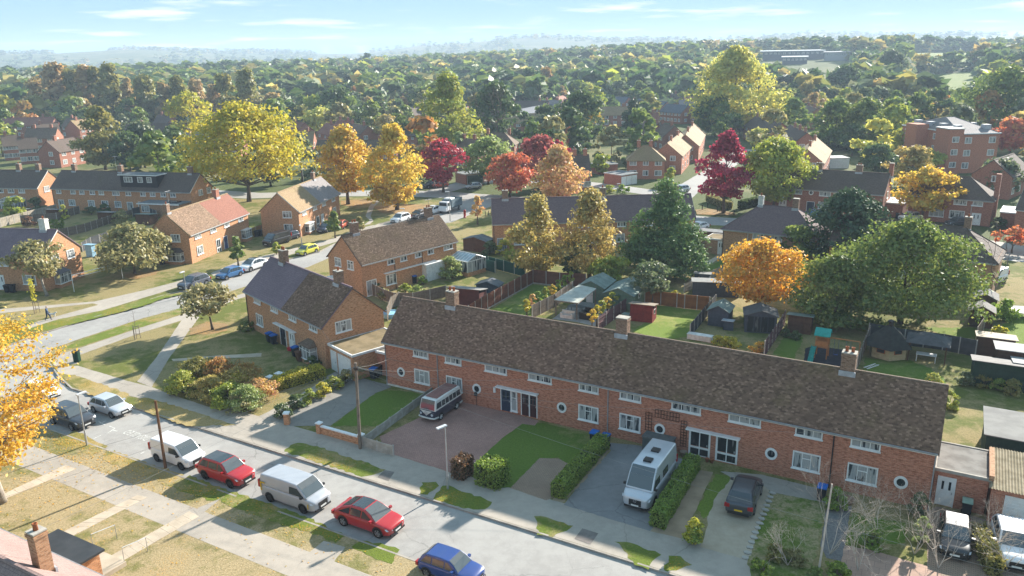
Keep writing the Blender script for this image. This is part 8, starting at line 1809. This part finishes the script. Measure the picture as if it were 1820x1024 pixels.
for c, x, y, h, w, sp, l in (('H', 1290, 780, 2.0, 3.8, 'lime', 'lime green shrub at the path end of the big shrub bed'), ('H', 1400, 700, 2.3, 4.1, 'bronze', 'bronze green shrub in the big shrub bed'), ('H', 1480, 820, 2.0, 4.3, 'goldolive', 'golden shrub in the middle of the big shrub bed'), ('H', 1560, 720, 2.5, 4.3, 'russet', 'russet shrub at the back of the big shrub bed'), ('H', 1600, 860, 1.8, 4.1, 'lime', 'yellow green shrub near the pavement in the bed'), ('H', 1680, 770, 2.3, 4.3, 'goldolive', 'olive gold shrub in the big shrub bed'), ('H', 1730, 890, 2.0, 3.8, 'palegreen', 'pale green shrub at the front of the bed'), ('I', 60, 770, 2.3, 4.3, 'russet', 'brown shrub at the back of the bed beside the yellow hedge'), ('I', 150, 830, 1.8, 3.5, 'apricot', 'apricot shrub at the house end of the bed'), ('I', 60, 900, 1.7, 3.8, 'olive', 'olive shrub by the pavement end of the bed'), ('I', 20, 800, 2.0, 3.8, 'goldhedge', 'yellow shrub glowing in the big bed')):
    bush('garden_shrub', l, GQ(c, x, y), h, w, sp, kr=.26)
hedge('flowering_hedge', 'bright yellow hedge beside the shrub bed', GQ('I', 265, 770), GQ('I', 560, 690), 1.4, 1.1, 'goldhedge', rnd_=.16)
for x, y, h, w, sp, l in ((300, 960, 1.3, 1.8, 'darkgreen', 'dark shrub round the brick gate pillar'), (390, 900, 1.3, 1.9, 'darkgreen', 'dark shrub in the drive hedge'), (480, 860, 1.2, 1.7, 'lime', 'lime shrub in the drive hedge'), (560, 820, 1.3, 1.8, 'goldhedge', 'golden shrub in the drive hedge'), (630, 780, 1.3, 1.8, 'lime', 'round lime shrub in the drive hedge'), (710, 740, 1.4, 1.8, 'bronze', 'bronze shrub in the drive hedge'), (800, 700, 1.5, 1.9, 'olive', 'brown shrub near the garage in the drive hedge'), (500, 635, 1.2, 1.9, 'darkgreen', 'dark shrub beside the bay window'), (70, 395, 1.1, 2.2, 'midgreen', 'low green shrub at the corner house wall'), (905, 150, 1.5, 2.4, 'darkgreen', 'dark overgrown shrub behind the corner house'), (960, 190, 1.3, 2.2, 'olive', 'brown shrub by the curving fence'), (1100, 150, 1.2, 2.4, 'lime', 'light shrub in the garden behind the corner house'), (1180, 160, 1.3, 2.4, 'palegreen', 'pale shrub in the garden behind the corner house'), (1215, 95, 1.2, 1.6, 'hedge', 'round clipped shrub on the brown roofed house patio')):
    bush('garden_shrub', l, GQ('I', x, y), h, w, sp, kr=.3)
for c, x, y, h, w, sp, l in (('E', 1500, 880, 2.8, 4.2, 'palegreen', 'large pale shrub before the glass conservatory'), ('D', 265, 410, 2.6, 4.2, 'darkgreen', 'big round dark bush beside the white conservatory'), ('D', 640, 440, 1.6, 3.5, 'greygreen', 'grey shrubs below the terrace windows'), ('D', 740, 430, 1.8, 3.4, 'darkgreen', 'dark shrubs below the terrace dormer'), ('D', 455, 470, 2.6, 2.0, 'paleyellow', 'yellow shrub tree in the gardens below the dormer terrace'), ('D', 375, 540, 1.7, 1.0, 'hedge', 'first small conifer in the garden trio'), ('D', 405, 540, 1.7, 1.0, 'hedge', 'middle small conifer in the garden trio'), ('D', 440, 535, 1.8, 1.1, 'hedge', 'last small conifer in the garden trio'), ('D', 860, 510, 2.6, 4.2, 'olive', 'dark olive shrub above the drooping tree'), ('D', 200, 520, 1.8, 3.0, 'brownhedge', 'brown shrub behind the plum roof stack'), ('F', 185, 720, 2.3, 2.6, 'yellow', 'bright yellow bush behind the dark green fence'), ('F', 80, 720, 2.0, 3.0, 'darkgreen', 'dark shrub behind the dark green fence'), ('F', 240, 760, 1.6, 2.6, 'lime', 'light shrub beside the little round hut'), ('F', 1010, 290, 1.8, 3.2, 'hedge', 'clipped hedge mound by the lamp post'), ('F', 920, 285, 1.6, 3.2, 'lime', 'lime hedge mound near the white garages'), ('F', 1740, 360, 2.0, 2.6, 'darkgreen', 'clipped dark dome by the curved hedge'), ('G', 1660, 450, 1.6, 3.0, 'darkgreen', 'dark shrub beside the white extension'), ('K', 1700, 300, 2.4, 3.4, 'hedge', 'bright green bush beside the vivid lawn'), ('K', 1665, 420, 1.5, 2.0, 'goldhedge', 'yellow bush below the bright green bush'), ('K', 1470, 690, 1.2, 2.0, 'greygreen', 'silvery shrub before the green workshop'), ('K', 1570, 700, 1.1, 2.0, 'bronze', 'bronze shrub before the green workshop'), ('K', 1660, 720, 1.1, 1.6, 'hedge', 'round green shrub before the green workshop'), ('K', 1745, 745, 1.4, 2.0, 'bronze', 'orange tinted shrub by the pale grey roof'), ('K', 1360, 830, 1.6, 1.8, 'lime', 'leafy shrub behind the terrace gable'), ('K', 1270, 680, 1.0, 1.8, 'paleyellow', 'pale shrub at the lawn end'), ('K', 60, 470, 1.2, 2.4, 'goldhedge', 'yellow shrub along the terrace back'), ('K', 230, 490, 1.0, 1.8, 'orange', 'orange shrub at the railed fence'), ('K', 390, 400, .9, 1.4, 'darkgreen', 'dark clipped shrub by the brown shed'), ('K', 450, 415, .9, 1.4, 'darkgreen', 'second dark clipped shrub by the brown shed'), ('J', 1560, 640, 1.1, 2.0, 'goldhedge', 'golden shrub behind the terrace ridge'), ('J', 1280, 370, 1.7, 1.6, 'yellow', 'thin yellow shrub against the orange fence'),
        ('O', 690, 560, 1.6, 1.6, 'hedge', 'green shrub below the black downpipe'), ('O', 910, 790, 1.3, 1.5, 'hedge', 'round green shrub on the small lawn'), ('O', 1185, 600, 1.7, 1.5, 'darkgreen', 'dark shrub under the round window'), ('O', 330, 860, 1.0, 1.5, 'bronze', 'yellowing shrub at the patchy lawn edge'), ('O', 450, 880, .9, 1.5, 'olive', 'brown shrub at the patchy lawn edge'), ('O', 700, 960, .9, 1.6, 'hedge', 'leafy shrub by the pink paving'), ('O', 1200, 760, 1.8, 1.1, 'palegreen', 'white flowered shrub beside the black hatchback'), ('O', 250, 940, .8, 1.5, 'hedge', 'low green shrub at the pavement edge'), ('O', 560, 980, .8, 1.3, 'midgreen', 'low shrub beside the slim pole')):
    bush('garden_shrub', l, GQ(c, x, y), h, w, sp, kr=.3)
hedge('garden_hedge', 'gold tipped hedge between the black hatchback and white car', GQ('O', 1535, 730), GQ('O', 1640, 960), .8, 1.1, 'bronze', rnd_=.18)
hedge('garden_hedge', 'curved tan topped hedge by the red leafed bank', GQ('F', 1610, 345), GQ('F', 1760, 400), 1.2, 1.3, 'olive', .16); hedge('garden_hedge', 'dark hedge below the lime green tree', GQ('G', 120, 340), GQ('G', 240, 310), 1.2, 1.5, 'darkgreen', .16)
hedge('garden_hedge', 'low dark hedge behind the stepped terrace gardens', GQ('C', 760, 745), GQ('C', 1000, 765), 1.6, 1.6, 'darkgreen', .3); hedge('garden_hedge', 'second low hedge in the terrace gardens', GQ('C', 790, 785), GQ('C', 960, 780), 1.6, 1.6, 'darkgreen', .3); hedge('garden_hedge', 'dark hedge row along the playing field', GQ('C', 1200, 452), GQ('C', 1560, 445), 4, 3.2, 'darkgreen', .7)
for i, (x, y, sp) in enumerate(((315, 470, 'goldhedge'), (355, 440, 'apricot'), (392, 415, 'hedge'), (437, 390, 'lime'), (480, 362, 'gold'), (520, 335, 'hedge'), (566, 305, 'hedge'), (602, 280, 'lime'))):
    tree('trained_tree', 'small ' + {'goldhedge': 'golden', 'apricot': 'apricot', 'hedge': 'green', 'lime': 'lime', 'gold': 'orange gold'}[sp] + ' trained tree in the row beside the grey board fence', GQ('J', x, y), 2.5, 1.15, sp, 'round', cb=.42, leaf=.11, nl=4, cap=700, group='row by the grey board fence')
for i, (x, y, sp) in enumerate(((740, 545, 'gold'), (770, 515, 'goldhedge'), (803, 480, 'lime'), (838, 455, 'gold'), (872, 425, 'lime'), (910, 400, 'hedge'), (945, 375, 'goldhedge'))):
    tree('trained_tree', 'small ' + {'goldhedge': 'golden', 'hedge': 'green', 'lime': 'lime', 'gold': 'orange gold'}[sp] + ' trained tree in the row beside the purple railed fence', GQ('J', x, y), 2.5, 1.15, sp, 'round', cb=.42, leaf=.11, nl=4, cap=700, group='row by the purple railed fence')
def litter():
    rg = np.random.default_rng(3); n = 7000; u = rg.uniform(-32, 20, n); nn = np.where(rg.uniform(0, 1, n) < .35, rg.uniform(20.8, 23.2, n), rg.uniform(23, 44, n)); keep = rg.uniform(0, 1, n) < np.exp(-np.maximum(0, u + 14) / 12); u, nn = u[keep], nn[keep]; n = len(u)
    P = np.stack([TO.x + tux.x * u + tnf.x * nn, TO.y + tux.y * u + tnf.y * nn, np.full(n, .035)], 1); N = np.tile(np.array([[0, 0, 1.]]), (n, 1)) + rg.normal(0, .25, (n, 3))
    o = link('fallen_leaves', quads_mesh('fallen_leaves', leaf_quads(rg, P, N, .062), rg.uniform(0, 1, n), LM['orange'])); tag(o, 'fallen yellow and orange leaves scattered on the near grass', 'leaves', kind='stuff')
litter()
ss = thing('stone_edging', 'line of rough stones edging the stained concrete drive', 'edging', GQ('O', 150, 850))
for i in range(15):
    a = GQ('O', 150, 850).lerp(GQ('O', 312, 462), i / 14) - ss.location; m = MB(); q = [(.24 * rnd.uniform(.8, 1.15) * math.cos(k * 1.05), .2 * rnd.uniform(.8, 1.15) * math.sin(k * 1.05)) for k in range(6)]; m.prism(q, 0, .05); m.build('stone', CONC, ss, a + Vector((0, 0, .012)), TYAW)
for c, x, y, l, m_, s_ in (('I', 228, 728, 'white lidded box beside the yellow hedge', WHITE, (.9, .6, .5)), ('I', 285, 705, 'second white lidded box beside the yellow hedge', WHITE, (.9, .6, .5)), ('I', 350, 525, 'red plastic crate on the doorstep', plain('red_plastic', (.5, .03, .04), .5), (.5, .35, .3)), ('J', 960, 470, 'pale green water butt stand by the red shed', FELTG, (.8, .8, .7)), ('J', 1440, 600, 'long low polytunnel cover beside the fence', OFFWHITE, (2.6, .8, .55))):
    b_ = thing('garden_box', l, 'box', GQ(c, x, y, .012), TYAW); m = MB(); m.box(-s_[0] / 2, -s_[1] / 2, 0, s_[0] / 2, s_[1] / 2, s_[2]); add_bevel(m.build('body', m_, b_), .05); m = MB(); m.box(-s_[0] / 2 - .03, -s_[1] / 2 - .03, s_[2] + .001, s_[0] / 2 + .03, s_[1] / 2 + .03, s_[2] + .06); m.build('lid', m_, b_)
ld = thing('ladder', 'white ladder lying on the lawn before the black roofed hut', 'ladder', GQ('K', 905, 578, .03), TYAW + R(62))
for y in (-.2, .2): m = MB(); m.box(-.9, y - .03, 0, .9, y + .03, .06); m.build('rail', WHITE, ld)
for i in range(6): m = MB(); m.box(-.78 + i * .31, -.17, .015, -.73 + i * .31, .17, .045); m.build('rung', WHITE, ld)
pool = thing('paddling_pool', 'pale blue round pool behind the terrace end', 'pool', GQ('I', 1000, 300)); m = MB(); m.lathe([(1.0, 0), (1.05, .5), (.95, .5), (.93, .42), (0, .42)], 18); m.build('pool', plain('pool_blue', (.25, .5, .68), .4), pool)
